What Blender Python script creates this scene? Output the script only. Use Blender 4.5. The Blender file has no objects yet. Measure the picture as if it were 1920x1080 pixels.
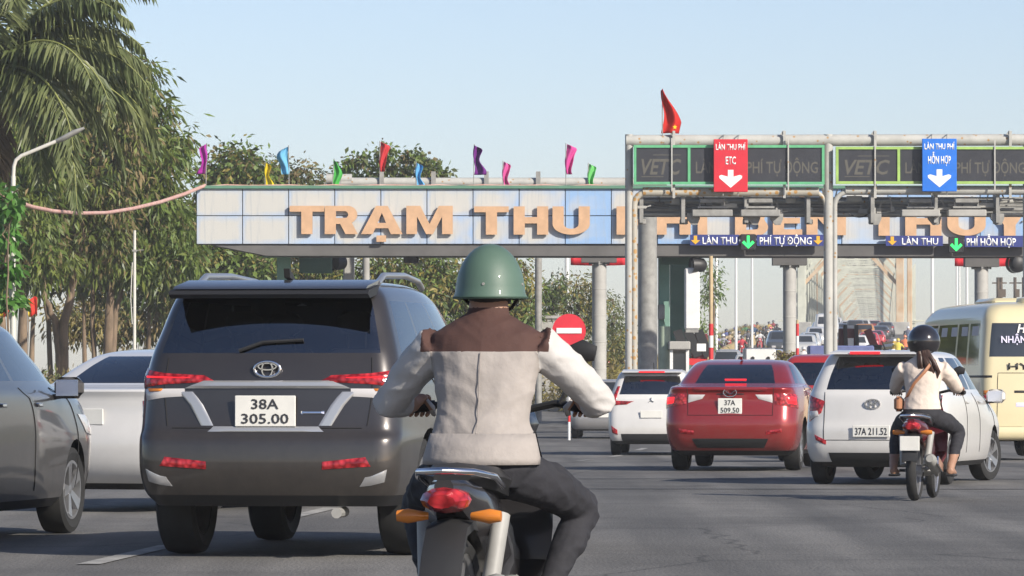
import bpy, bmesh, math, random
import numpy as np
from mathutils import Vector, Matrix
R = math.radians
rnd = random.Random(7)
nrg = np.random.default_rng(11)
SC = bpy.context.scene
COL = SC.collection

# ------------------------------------------------------------------ camera
EYE = 1.14; FPX = 9000.0; TILT = math.atan(177.0 / FPX)
cd = bpy.data.cameras.new('camera'); cam = bpy.data.objects.new('camera', cd); COL.objects.link(cam)
cd.sensor_width = 36.0; cd.lens = 36.0 * FPX / 1920.0; cd.clip_start = 0.5; cd.clip_end = 30000.0
cam.location = (0, 0, EYE); cam.rotation_euler = (math.pi / 2 + TILT, 0, 0)
SC.camera = cam

# ------------------------------------------------------------------ sky, sun, exposure
SUN_EL, SUN_AZ = R(29), R(136)          # azimuth clockwise from +Y: behind the camera, to the right
W = bpy.data.worlds.new('World'); SC.world = W; W.use_nodes = True
wn = W.node_tree.nodes; wl = W.node_tree.links
bg = wn['Background']; sky = wn.new('ShaderNodeTexSky'); sky.sky_type = 'NISHITA'
sky.sun_disc = False; sky.sun_elevation = SUN_EL; sky.sun_rotation = SUN_AZ
sky.altitude = 0.0; sky.air_density = 0.75; sky.dust_density = 0.55; sky.ozone_density = 3.8
gain = wn.new('ShaderNodeMix'); gain.data_type = 'RGBA'; gain.blend_type = 'MULTIPLY'; gain.inputs[0].default_value = 1.0; gain.inputs[7].default_value = (1.22, 1.02, 0.93, 1)
wl.new(sky.outputs['Color'], gain.inputs[6]); wl.new(gain.outputs[2], bg.inputs['Color']); bg.inputs['Strength'].default_value = 0.112
sd = bpy.data.lights.new('sun', 'SUN'); sd.energy = 4.6; sd.angle = R(0.53); sd.color = (1.0, 0.93, 0.82)
sun = bpy.data.objects.new('sun', sd); COL.objects.link(sun)
sv = Vector((math.sin(SUN_AZ) * math.cos(SUN_EL), math.cos(SUN_AZ) * math.cos(SUN_EL), math.sin(SUN_EL)))
sun.rotation_euler = sv.to_track_quat('Z', 'Y').to_euler(); sun.location = (30, -30, 60)
SC.view_settings.view_transform = 'Standard'; SC.view_settings.look = 'None'
SC.view_settings.exposure = 0.45; SC.view_settings.gamma = 1.0; SC.view_settings.use_curve_mapping = False
SC.cycles.use_denoising = True
SC.cycles.max_bounces = 6; SC.cycles.diffuse_bounces = 3; SC.cycles.glossy_bounces = 3; SC.cycles.transparent_max_bounces = 8

# ------------------------------------------------------------------ helpers
CT, ST = math.cos(TILT), math.sin(TILT)
def P(px, py, d):
    """world point seen at photo pixel (1920 wide) that stands d metres away"""
    u = (px - 960.0) / FPX; v = (540.0 - py) / FPX; k = CT - v * ST
    return Vector((d * u / k, d, EYE + d * (ST + v * CT) / k))
def S(d): return FPX / d
def gz(y):
    """road level along the view"""
    if y < 60: return 0.0
    if y < 95: t = (y - 60) / 35.0; return -0.28 * t * t * (3 - 2 * t)
    if y < 150: return -0.28
    if y < 210: t = y - 150; return -0.28 + 0.021 * t * t / 120.0
    if y < 470: return -0.28 + 0.021 * 30 + 0.021 * (y - 210)
    return gz(469.999) + 0.0125 * (y - 470)
def roadx(y):
    """centre line of the carriageway beyond the toll plaza"""
    return 8.5 + max(0.0, y - 150) * 0.0766
def tag(o, label=None, cat=None, group=None, kind=None):
    if label: o['label'] = label
    if cat: o['category'] = cat
    if group: o['group'] = group
    if kind: o['kind'] = kind
    return o
def empty(name, loc, rz=0.0, label=None, cat=None, group=None):
    o = bpy.data.objects.new(name, None); COL.objects.link(o); o.empty_display_size = 0.2
    o.location = loc; o.rotation_euler = (0, 0, rz)
    return tag(o, label, cat, group)
def children(o): return [c for c in ALLC.get(o.name, [])]
ALLC = {}
def adopt(c, p):
    c.parent = p; ALLC.setdefault(p.name, []).append(c)
def copy_tree(o, parent=None):
    c = o.copy(); COL.objects.link(c)
    c.parent = None
    if parent is not None: adopt(c, parent)
    for ch in children(o): copy_tree(ch, c)
    return c

MATS = {}
def mat(name, col, rough=0.6, metal=0.0, var=0.0, vscale=3.0, col2=None, coat=0.0, bump=0.0, bscale=40.0, spec=0.5, emit=None, estr=0.0, transl=0.0, stretch=None, detail=4.0):
    if name in MATS: return MATS[name]
    m = bpy.data.materials.new(name); m.use_nodes = True; nt = m.node_tree; N = nt.nodes; L = nt.links
    b = N['Principled BSDF']; b.inputs['Roughness'].default_value = rough; b.inputs['Metallic'].default_value = metal
    b.inputs['Specular IOR Level'].default_value = spec; b.inputs['Coat Weight'].default_value = coat; b.inputs['Coat Roughness'].default_value = 0.04
    c4 = (*col, 1.0); b.inputs['Base Color'].default_value = c4
    tc = None
    if var > 0 or bump > 0:
        tc = N.new('ShaderNodeTexCoord'); vec = tc.outputs['Object']
        if stretch:
            mp = N.new('ShaderNodeMapping'); mp.inputs['Scale'].default_value = stretch; L.new(vec, mp.inputs['Vector']); vec = mp.outputs['Vector']
    if var > 0:
        nz = N.new('ShaderNodeTexNoise'); nz.inputs['Scale'].default_value = vscale; nz.inputs['Detail'].default_value = detail; nz.inputs['Roughness'].default_value = 0.62
        L.new(vec, nz.inputs['Vector'])
        rp = N.new('ShaderNodeValToRGB'); rp.color_ramp.elements[0].position = 0.33; rp.color_ramp.elements[1].position = 0.68
        c2 = col2 if col2 else tuple(max(0.0, x * (1 - var)) for x in col)
        rp.color_ramp.elements[0].color = (*c2, 1.0); rp.color_ramp.elements[1].color = c4
        L.new(nz.outputs['Fac'], rp.inputs['Fac']); L.new(rp.outputs['Color'], b.inputs['Base Color'])
    if bump > 0:
        nb = N.new('ShaderNodeTexNoise'); nb.inputs['Scale'].default_value = bscale; nb.inputs['Detail'].default_value = 5.0; L.new(vec, nb.inputs['Vector'])
        bp = N.new('ShaderNodeBump'); bp.inputs['Strength'].default_value = bump; bp.inputs['Distance'].default_value = 0.02
        L.new(nb.outputs['Fac'], bp.inputs['Height']); L.new(bp.outputs['Normal'], b.inputs['Normal'])
    if emit:
        b.inputs['Emission Color'].default_value = (*emit, 1.0); b.inputs['Emission Strength'].default_value = estr
    if transl > 0:
        out = N['Material Output']; tr = N.new('ShaderNodeBsdfTranslucent'); mx = N.new('ShaderNodeMixShader'); mx.inputs['Fac'].default_value = transl
        if var > 0: L.new(rp.outputs['Color'], tr.inputs['Color'])
        else: tr.inputs['Color'].default_value = c4
        L.new(b.outputs['BSDF'], mx.inputs[1]); L.new(tr.outputs['BSDF'], mx.inputs[2]); L.new(mx.outputs['Shader'], out.inputs['Surface'])
    MATS[name] = m; return m
def spotted(name, col, spot, scale=14.0, thr=0.25, rough=0.55, streak=None):
    """painted metal with specks of rust and soot streaks"""
    m = mat(name, col, rough, 0.0, 0.22, 2.2, bump=0.12, bscale=60)
    nt = m.node_tree; N = nt.nodes; L = nt.links; b = N['Principled BSDF']
    src = b.inputs['Base Color'].links[0].from_socket; tc = [n for n in N if n.type == 'TEX_COORD'][0]
    vo = N.new('ShaderNodeTexVoronoi'); vo.inputs['Scale'].default_value = scale; L.new(tc.outputs['Object'], vo.inputs['Vector'])
    rp = N.new('ShaderNodeValToRGB'); rp.color_ramp.elements[0].position = thr; rp.color_ramp.elements[0].color = (1, 1, 1, 1)
    rp.color_ramp.elements[1].position = thr + 0.06; rp.color_ramp.elements[1].color = (0, 0, 0, 1)
    L.new(vo.outputs['Distance'], rp.inputs['Fac'])
    mx = N.new('ShaderNodeMix'); mx.data_type = 'RGBA'; L.new(rp.outputs['Color'], mx.inputs[0]); L.new(src, mx.inputs[6]); mx.inputs[7].default_value = (*spot, 1)
    L.new(mx.outputs[2], b.inputs['Base Color'])
    return m

class MB:
    """collects shapes, builds ONE mesh object"""
    def __init__(s): s.v = []; s.f = []; s.m = []
    def add(s, vs, fs, mi=0):
        o = len(s.v); s.v.extend([tuple(v) for v in vs]); s.f.extend([tuple(i + o for i in f) for f in fs]); s.m.extend([mi] * len(fs)); return s
    def box(s, c, size, mi=0, rz=0.0, bev=0.0):
        hx, hy, hz = size[0] / 2, size[1] / 2, size[2] / 2
        if bev > 0:
            b = min(bev, hx * .9, hy * .9, hz * .9); pts = []
            for z, q in ((-hz, b), (-hz + b, 0), (hz - b, 0), (hz, b)):
                X, Y = hx - q, hy - q
                pts += [(-X + b, -Y, z), (X - b, -Y, z), (X, -Y + b, z), (X, Y - b, z), (X - b, Y, z), (-X + b, Y, z), (-X, Y - b, z), (-X, -Y + b, z)]
            fs = [tuple(range(7, -1, -1)), tuple(range(24, 32))]
            for k in range(3):
                for i in range(8): j = (i + 1) % 8; fs.append((k * 8 + i, k * 8 + j, k * 8 + 8 + j, k * 8 + 8 + i))
        else:
            pts = [(x, y, z) for z in (-hz, hz) for x, y in ((-hx, -hy), (hx, -hy), (hx, hy), (-hx, hy))]
            fs = [(3, 2, 1, 0), (4, 5, 6, 7), (0, 1, 5, 4), (1, 2, 6, 5), (2, 3, 7, 6), (3, 0, 4, 7)]
        ca, sa = math.cos(rz), math.sin(rz)
        return s.add([(c[0] + x * ca - y * sa, c[1] + x * sa + y * ca, c[2] + z) for x, y, z in pts], fs, mi)
    def beam(s, a, b, w, h, mi=0, up=(0, 0, 1)):
        a = Vector(a); b = Vector(b); t = (b - a).normalized(); u = Vector(up)
        if abs(t.dot(u)) > 0.98: u = Vector((0, 1, 0))
        x = t.cross(u).normalized(); y = x.cross(t)
        vs = [p + x * (sx * w / 2) + y * (sy * h / 2) for p in (a, b) for sx, sy in ((-1, -1), (1, -1), (1, 1), (-1, 1))]
        return s.add(vs, [(3, 2, 1, 0), (4, 5, 6, 7), (0, 1, 5, 4), (1, 2, 6, 5), (2, 3, 7, 6), (3, 0, 4, 7)], mi)
    def tube(s, pts, rad, seg=10, mi=0, cap=True, closed=False):
        pts = [Vector(p) for p in pts]; n = len(pts)
        rs = rad if isinstance(rad, (list, tuple)) else [rad] * n
        vs = []; px = None
        for i, p in enumerate(pts):
            if closed: t = (pts[(i + 1) % n] - pts[i - 1]).normalized()
            else: t = (pts[min(i + 1, n - 1)] - pts[max(i - 1, 0)]).normalized()
            if px is None:
                u = Vector((0, 0, 1)) if abs(t.z) < 0.9 else Vector((1, 0, 0)); x = t.cross(u).normalized()
            else:
                x = px - t * px.dot(t)
                x = x.normalized() if x.length > 1e-6 else t.orthogonal().normalized()
            px = x; y = t.cross(x); r = rs[i]
            for k in range(seg):
                a = 2 * math.pi * k / seg; rr = r if not isinstance(r, tuple) else None
                vs.append(p + x * (math.cos(a) * (r if rr is not None else r[0])) + y * (math.sin(a) * (r if rr is not None else r[1])))
        fs = []
        for i in range(n if closed else n - 1):
            i2 = (i + 1) % n
            for k in range(seg): k2 = (k + 1) % seg; fs.append((i * seg + k, i * seg + k2, i2 * seg + k2, i2 * seg + k))
        if cap and not closed: fs += [tuple(range(seg - 1, -1, -1)), tuple(range((n - 1) * seg, n * seg))]
        return s.add(vs, fs, mi)
    def lathe(s, prof, c=(0, 0, 0), axis='z', seg=24, mi=0, cap=True):
        vs = []
        for r, h in prof:
            for k in range(seg):
                a = 2 * math.pi * k / seg; x, y = r * math.cos(a), r * math.sin(a)
                vs.append((c[0] + x, c[1] + y, c[2] + h) if axis == 'z' else (c[0] + x, c[1] + h, c[2] - y) if axis == 'y' else (c[0] + h, c[1] + x, c[2] + y))
        n = len(prof); fs = []
        for i in range(n - 1):
            for k in range(seg): k2 = (k + 1) % seg; fs.append((i * seg + k, i * seg + k2, (i + 1) * seg + k2, (i + 1) * seg + k))
        if cap: fs += [tuple(range(seg - 1, -1, -1)), tuple(range((n - 1) * seg, n * seg))]
        return s.add(vs, fs, mi)
    def prism(s, poly, y0, y1, mi=0):
        """polygon in the XZ plane, extruded along Y"""
        n = len(poly); vs = [(x, y0, z) for x, z in poly] + [(x, y1, z) for x, z in poly]
        fs = [tuple(range(n)), tuple(range(2 * n - 1, n - 1, -1))] + [(i, i + n, (i + 1) % n + n, (i + 1) % n) for i in range(n)]
        return s.add(vs, fs, mi)
    def loft(s, rings, mi=0, cap=True):
        n = len(rings[0]); vs = [p for r in rings for p in r]; fs = []
        for i in range(len(rings) - 1):
            for k in range(n): k2 = (k + 1) % n; fs.append((i * n + k, i * n + k2, (i + 1) * n + k2, (i + 1) * n + k))
        if cap: fs += [tuple(range(n - 1, -1, -1)), tuple(range((len(rings) - 1) * n, len(rings) * n))]
        return s.add(vs, fs, mi)
    def mesh(s, name, mats, smooth=None):
        me = bpy.data.meshes.new(name); me.from_pydata(s.v, [], s.f)
        for m in (mats if isinstance(mats, (list, tuple)) else [mats]): me.materials.append(m)
        if any(s.m): me.polygons.foreach_set('material_index', s.m)
        bm = bmesh.new(); bm.from_mesh(me); bmesh.ops.recalc_face_normals(bm, faces=bm.faces); bm.to_mesh(me); bm.free()
        if smooth:
            me.polygons.foreach_set('use_smooth', [True] * len(me.polygons)); me.set_sharp_from_angle(angle=R(smooth))
        me.update(); return me
    def build(s, name, mats, parent=None, smooth=None, loc=None):
        o = bpy.data.objects.new(name, s.mesh(name, mats, smooth)); COL.objects.link(o)
        if parent is not None: adopt(o, parent)
        if loc is not None: o.location = loc
        return o
def link(name, me, parent=None, loc=None, rot=None, sc=None):
    o = bpy.data.objects.new(name, me); COL.objects.link(o)
    if parent is not None: adopt(o, parent)
    if loc is not None: o.location = loc
    if rot is not None: o.rotation_euler = rot
    if sc is not None: o.scale = sc
    return o
def quads(name, arr, mats, parent=None, mi=None):
    """arr (n,4,3) of free quads -> one mesh (leaves, blades)"""
    n = len(arr); me = bpy.data.meshes.new(name)
    me.vertices.add(n * 4); me.vertices.foreach_set('co', np.ascontiguousarray(arr, dtype=np.float32).ravel())
    me.loops.add(n * 4); me.loops.foreach_set('vertex_index', np.arange(n * 4, dtype=np.int32))
    me.polygons.add(n); me.polygons.foreach_set('loop_start', np.arange(0, n * 4, 4, dtype=np.int32)); me.polygons.foreach_set('loop_total', np.full(n, 4, dtype=np.int32))
    for m in (mats if isinstance(mats, (list, tuple)) else [mats]): me.materials.append(m)
    if mi is not None: me.polygons.foreach_set('material_index', np.asarray(mi, dtype=np.int32))
    me.update(calc_edges=True); me.validate()
    o = bpy.data.objects.new(name, me); COL.objects.link(o)
    if parent is not None: adopt(o, parent)
    return o
def curve_mesh(name, contours, extr, m):
    cu = bpy.data.curves.new(name, 'CURVE'); cu.dimensions = '2D'; cu.fill_mode = 'BOTH'; cu.extrude = extr
    for c in contours:
        sp = cu.splines.new('POLY'); sp.points.add(len(c) - 1); sp.use_cyclic_u = True
        for i, p in enumerate(c): sp.points[i].co = (p[0], p[1], 0, 1)
    o = bpy.data.objects.new(name, cu); COL.objects.link(o)
    bpy.context.view_layer.update()
    me = bpy.data.meshes.new_from_object(o.evaluated_get(bpy.context.evaluated_depsgraph_get()))
    bpy.data.objects.remove(o); me.materials.clear(); me.materials.append(m); me.name = name
    return me
def text_mesh(name, txt, h, w, m, extr=0.004, bold=0.0, shear=0.0):
    """text centred on the origin in XY; cap height h, width w"""
    cu = bpy.data.curves.new(name, 'FONT'); cu.body = txt; cu.extrude = 0.0; cu.offset = bold; cu.shear = shear; cu.resolution_u = 2
    o = bpy.data.objects.new(name, cu); COL.objects.link(o); bpy.context.view_layer.update()
    me = bpy.data.meshes.new_from_object(o.evaluated_get(bpy.context.evaluated_depsgraph_get()))
    bpy.data.objects.remove(o); me.materials.clear(); me.materials.append(m); me.name = name
    co = np.empty(len(me.vertices) * 3, dtype=np.float32); me.vertices.foreach_get('co', co); co = co.reshape(-1, 3)
    if len(co):
        x0, x1 = co[:, 0].min(), co[:, 0].max()
        co[:, 0] = (co[:, 0] - (x0 + x1) / 2) * (w / max(1e-6, x1 - x0)); co[:, 1] = (co[:, 1] - 0.36) * (h / 0.73)
        co[:, 2] = 0
        me.vertices.foreach_set('co', co.ravel())
        if extr > 0:
            bm = bmesh.new(); bm.from_mesh(me); bmesh.ops.dissolve_degenerate(bm, dist=1e-5, edges=bm.edges)
            g = bmesh.ops.extrude_face_region(bm, geom=bm.faces[:]); vs = [e for e in g['geom'] if isinstance(e, bmesh.types.BMVert)]
            bmesh.ops.translate(bm, verts=vs, vec=(0, 0, extr)); bmesh.ops.recalc_face_normals(bm, faces=bm.faces); bm.to_mesh(me); bm.free()
    me.update(); return me
FACE = (math.pi / 2, 0, 0)   # text lying in XY -> faces the camera side (-Y)

# ------------------------------------------------------------------ materials of the setting
M_road = mat('asphalt', (0.175, 0.17, 0.163), 0.9, 0, 0.35, 0.5, bump=0.45, bscale=30, col2=(0.10, 0.097, 0.094), stretch=(1.4, 0.25, 1), detail=8)
def road_wear(m):
    N = m.node_tree.nodes; L = m.node_tree.links; b = N['Principled BSDF']; src = b.inputs['Base Color'].links[0].from_socket; tc = [n for n in N if n.type == 'TEX_COORD'][0]
    mp = N.new('ShaderNodeMapping'); mp.inputs['Rotation'].default_value = (0, 0, R(6)); mp.inputs['Scale'].default_value = (1.1, 0.03, 1); L.new(tc.outputs['Object'], mp.inputs['Vector'])
    nz = N.new('ShaderNodeTexNoise'); nz.inputs['Scale'].default_value = 1.0; nz.inputs['Detail'].default_value = 3; L.new(mp.outputs['Vector'], nz.inputs['Vector'])
    rp = N.new('ShaderNodeValToRGB'); rp.color_ramp.elements[0].position = .4; rp.color_ramp.elements[0].color = (.72, .72, .72, 1); rp.color_ramp.elements[1].position = .62; rp.color_ramp.elements[1].color = (1.18, 1.17, 1.15, 1); L.new(nz.outputs['Fac'], rp.inputs['Fac'])
    n2 = N.new('ShaderNodeTexNoise'); n2.inputs['Scale'].default_value = 0.22; n2.inputs['Detail'].default_value = 6; n2.inputs['Roughness'].default_value = .7; L.new(tc.outputs['Object'], n2.inputs['Vector'])
    r2 = N.new('ShaderNodeValToRGB'); r2.color_ramp.elements[0].position = .38; r2.color_ramp.elements[0].color = (.7, .7, .7, 1); r2.color_ramp.elements[1].position = .56; r2.color_ramp.elements[1].color = (1, 1, 1, 1); L.new(n2.outputs['Fac'], r2.inputs['Fac'])
    x1 = N.new('ShaderNodeMix'); x1.data_type = 'RGBA'; x1.blend_type = 'MULTIPLY'; x1.inputs[0].default_value = 1; L.new(src, x1.inputs[6]); L.new(rp.outputs['Color'], x1.inputs[7])
    x2 = N.new('ShaderNodeMix'); x2.data_type = 'RGBA'; x2.blend_type = 'MULTIPLY'; x2.inputs[0].default_value = 1; L.new(x1.outputs[2], x2.inputs[6]); L.new(r2.outputs['Color'], x2.inputs[7]); n3 = N.new('ShaderNodeTexNoise'); n3.inputs['Scale'].default_value = 22; n3.inputs['Detail'].default_value = 8; n3.inputs['Roughness'].default_value = .8; L.new(tc.outputs['Object'], n3.inputs['Vector'])
    r3 = N.new('ShaderNodeValToRGB'); r3.color_ramp.elements[0].position = .35; r3.color_ramp.elements[0].color = (.62, .62, .62, 1); r3.color_ramp.elements[1].position = .66; r3.color_ramp.elements[1].color = (1.3, 1.29, 1.26, 1); L.new(n3.outputs['Fac'], r3.inputs['Fac'])
    x3 = N.new('ShaderNodeMix'); x3.data_type = 'RGBA'; x3.blend_type = 'MULTIPLY'; x3.inputs[0].default_value = 1; L.new(x2.outputs[2], x3.inputs[6]); L.new(r3.outputs['Color'], x3.inputs[7])
    vo = N.new('ShaderNodeTexVoronoi'); vo.feature = 'DISTANCE_TO_EDGE'; vo.inputs['Scale'].default_value = .28; ds = N.new('ShaderNodeMix'); ds.data_type = 'VECTOR'; ds.inputs[0].default_value = .25; nd = N.new('ShaderNodeTexNoise'); nd.inputs['Scale'].default_value = 1.3; L.new(tc.outputs['Object'], nd.inputs['Vector']); L.new(tc.outputs['Object'], ds.inputs[4]); L.new(nd.outputs['Color'], ds.inputs[5]); L.new(ds.outputs[1], vo.inputs['Vector'])
    r4 = N.new('ShaderNodeValToRGB'); r4.color_ramp.elements[0].position = .0; r4.color_ramp.elements[0].color = (.45, .45, .45, 1); r4.color_ramp.elements[1].position = .006; r4.color_ramp.elements[1].color = (1, 1, 1, 1); L.new(vo.outputs['Distance'], r4.inputs['Fac'])
    x4 = N.new('ShaderNodeMix'); x4.data_type = 'RGBA'; x4.blend_type = 'MULTIPLY'; x4.inputs[0].default_value = 1; L.new(x3.outputs[2], x4.inputs[6]); L.new(r4.outputs['Color'], x4.inputs[7]); L.new(x4.outputs[2], b.inputs['Base Color'])
road_wear(M_road)
M_line = mat('road_paint', (0.72, 0.71, 0.66), 0.7, 0, 0.4, 3.0)
M_yline = mat('yellow_paint', (0.62, 0.42, 0.08), 0.7, 0, 0.4, 3.0)
M_kerb = mat('kerb_concrete', (0.36, 0.35, 0.33), 0.85, 0, 0.3, 2.0, bump=0.2)
M_soil = mat('verge_soil', (0.15, 0.13, 0.07), 0.95, 0, 0.5, 0.8, col2=(0.07, 0.09, 0.03), bump=0.5, bscale=8)
M_conc = mat('concrete', (0.42, 0.41, 0.38), 0.85, 0, 0.3, 1.2, bump=0.15)
M_pipe = spotted('grey_painted_pipe', (0.47, 0.465, 0.43), (0.36, 0.22, 0.1), 5.0, 0.13)
M_rusty = spotted('spotted_pipe', (0.46, 0.43, 0.36), (0.42, 0.24, 0.08), 6.5, 0.30)
M_steel = mat('dull_steel', (0.33, 0.325, 0.305), 0.55, 0.0, 0.35, 4.0)
M_column = mat('banded_column', (0.47, 0.46, 0.43), 0.7, 0, 0.25, 1.5, bump=0.1)
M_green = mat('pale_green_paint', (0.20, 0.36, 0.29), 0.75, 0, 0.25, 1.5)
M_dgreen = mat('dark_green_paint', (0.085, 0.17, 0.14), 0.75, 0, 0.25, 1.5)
M_soffit = mat('grey_soffit', (0.13, 0.125, 0.12), 0.8, 0, 0.25, 1.5)
M_cap = mat('green_capping', (0.11, 0.25, 0.17), 0.6, 0, 0.2, 2.0)
M_letter = mat('peach_letter', (0.64, 0.40, 0.235), 0.65, 0, 0.22, 2.5, bump=.1)
M_black = mat('black_plastic', (0.02, 0.02, 0.022), 0.5)
M_white = mat('white_paint', (0.75, 0.75, 0.73), 0.55, 0, 0.12, 2.5)
M_red = mat('red_paint', (0.55, 0.025, 0.03), 0.5)
M_signred = mat('sign_red', (0.64, 0.02, 0.04), 0.5, 0, .14, 3)
M_signblue = mat('sign_blue', (0.012, 0.17, 0.68), 0.5, 0, .14, 3)
M_navy = mat('navy_board', (0.035, 0.05, 0.22), 0.5, 0, 0.2, 3.0)
M_signwhite = mat('sign_white', (0.82, 0.82, 0.80), 0.5)
M_gold = mat('amber_arrow', (0.75, 0.40, 0.03), 0.5)
M_led = mat('green_led', (0.02, 0.5, 0.1), 0.5, emit=(0.03, 1.0, 0.16), estr=1.0)
M_panelblk = mat('dark_display', (0.042, 0.044, 0.052), 0.35, 0, 0.25, 1.5)
M_ghost = mat('unlit_lettering', (0.10, 0.095, 0.08), 0.6)
M_gframe = mat('green_frame', (0.13, 0.47, 0.23), 0.5, 0, .25, 3)
M_lframe = mat('lime_frame', (0.36, 0.56, 0.14), 0.5, 0, .25, 3)
M_rope = mat('rope_light', (0.62, 0.42, 0.36), 0.6, 0, 0.45, 3.0, col2=(0.5, 0.25, 0.2))
M_polewhite = mat('pale_pole', (0.62, 0.60, 0.54), 0.55, 0, 0.2, 1.0)
M_bark = mat('pale_bark', (0.25, 0.18, 0.12), 0.9, 0, 0.55, 4.0, bump=0.6, bscale=12, stretch=(1, 1, 0.3))
M_bark2 = mat('dark_bark', (0.13, 0.095, 0.065), 0.9, 0, 0.5, 4.0, bump=0.6, bscale=12, stretch=(1, 1, 0.3))
M_leafA = mat('mango_leaf', (0.23, 0.275, 0.05), 0.45, 0, 0.6, 0.7, col2=(0.10, 0.14, 0.035), transl=0.40)
M_leafB = mat('bright_leaf', (0.22, 0.30, 0.06), 0.5, 0, 0.5, 1.1, col2=(0.10, 0.165, 0.04), transl=0.36)
M_leafC = mat('dry_leaf', (0.26, 0.19, 0.085), 0.75, 0, 0.5, 1.3, col2=(0.13, 0.12, 0.045), transl=0.22)
M_leafD = mat('olive_leaf', (0.19, 0.22, 0.07), 0.6, 0, 0.5, 1.0, col2=(0.10, 0.125, 0.04), transl=0.34)
M_leafE = mat('yellowing_leaf', (0.30, 0.24, 0.05), 0.6, 0, 0.5, 1.0, col2=(0.17, 0.16, 0.04), transl=0.26)
M_palm = mat('palm_leaflet', (0.20, 0.22, 0.09), 0.4, 0, 0.5, 0.7, col2=(0.09, 0.125, 0.045), transl=0.28)
M_palmdry = mat('dead_palm_leaflet', (0.24, 0.17, 0.10), 0.8, 0, 0.4, 1.5, transl=0.15)
M_grass = mat('dry_grass', (0.34, 0.26, 0.11), 0.85, 0, 0.45, 0.8, col2=(0.19, 0.16, 0.06), transl=0.2)
M_bridge = mat('bridge_paint', (0.62, 0.63, 0.53), 0.6, 0, 0.35, 0.6, col2=(0.42, 0.43, 0.36))
M_bridger = mat('bridge_rust', (0.46, 0.27, 0.13), 0.7, 0, 0.4, 0.7, col2=(0.55, 0.46, 0.34))

def fascia_mat(name, base, dirty, seed):
    """sun-bleached blue panel: cloudy fade from dusty cream to blue, with drip streaks and soot"""
    m = bpy.data.materials.new(name); m.use_nodes = True; N = m.node_tree.nodes; L = m.node_tree.links; b = N['Principled BSDF']; b.inputs['Roughness'].default_value = 0.5
    tc = N.new('ShaderNodeTexCoord'); mp = N.new('ShaderNodeMapping'); mp.inputs['Location'].default_value = (seed * 3.1, seed * 1.7, seed)
    mp.inputs['Scale'].default_value = (0.8, 1, 0.9); L.new(tc.outputs['Object'], mp.inputs['Vector'])
    n1 = N.new('ShaderNodeTexNoise'); n1.inputs['Scale'].default_value = 1.0; n1.inputs['Detail'].default_value = 3; L.new(mp.outputs['Vector'], n1.inputs['Vector'])
    # fade towards the panel's rim (dust is washed out along the joints)
    sx = N.new('ShaderNodeSeparateXYZ'); L.new(tc.outputs['Object'], sx.inputs['Vector'])
    def edge(sock, half, width):
        a = N.new('ShaderNodeMath'); a.operation = 'ABSOLUTE'; L.new(sock, a.inputs[0])
        s = N.new('ShaderNodeMapRange'); s.inputs['From Min'].default_value = half - width; s.inputs['From Max'].default_value = half; s.interpolation_type = 'SMOOTHSTEP'; L.new(a.outputs[0], s.inputs['Value']); return s.outputs[0]
    ex = edge(sx.outputs['X'], 0.75, 0.22); ez = edge(sx.outputs['Z'], 0.46, 0.3)
    mxx = N.new('ShaderNodeMath'); mxx.operation = 'MAXIMUM'; L.new(ex, mxx.inputs[0]); L.new(ez, mxx.inputs[1])
    ad = N.new('ShaderNodeMath'); ad.operation = 'MULTIPLY_ADD'; L.new(mxx.outputs[0], ad.inputs[0]); ad.inputs[1].default_value = 0.22; L.new(n1.outputs['Fac'], ad.inputs[2])
    rp = N.new('ShaderNodeValToRGB'); rp.color_ramp.elements[0].position = 0.36 + dirty; rp.color_ramp.elements[1].position = 0.70 + dirty
    rp.color_ramp.elements[0].color = (0.51, 0.505, 0.475, 1); rp.color_ramp.elements[1].color = (*base, 1); L.new(ad.outputs[0], rp.inputs['Fac'])
    # vertical drip streaks
    m2 = N.new('ShaderNodeMapping'); m2.inputs['Scale'].default_value = (14, 1, 0.7); m2.inputs['Location'].default_value = (seed, 0, seed * 2); L.new(tc.outputs['Object'], m2.inputs['Vector'])
    n2 = N.new('ShaderNodeTexNoise'); n2.inputs['Scale'].default_value = 1.0; n2.inputs['Detail'].default_value = 4; L.new(m2.outputs['Vector'], n2.inputs['Vector'])
    r2 = N.new('ShaderNodeMapRange'); r2.inputs['From Min'].default_value = 0.5; r2.inputs['From Max'].default_value = 0.8; r2.inputs['To Max'].default_value = 0.7; L.new(n2.outputs['Fac'], r2.inputs['Value'])
    mx = N.new('ShaderNodeMix'); mx.data_type = 'RGBA'; L.new(r2.outputs[0], mx.inputs[0]); L.new(rp.outputs['Color'], mx.inputs[6]); mx.inputs[7].default_value = (0.30, 0.34, 0.38, 1)
    L.new(mx.outputs[2], b.inputs['Base Color']); return m
FASC = [fascia_mat('bleached_blue_panel', (0.31, 0.44, 0.65), 0.09, 1.0), fascia_mat('dusty_cream_panel', (0.33, 0.45, 0.64), 0.24, 2.3),
        fascia_mat('strong_blue_panel', (0.26, 0.41, 0.64), -0.10, 3.7), fascia_mat('pale_sky_panel', (0.38, 0.49, 0.65), 0.12, 5.1)]

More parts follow.
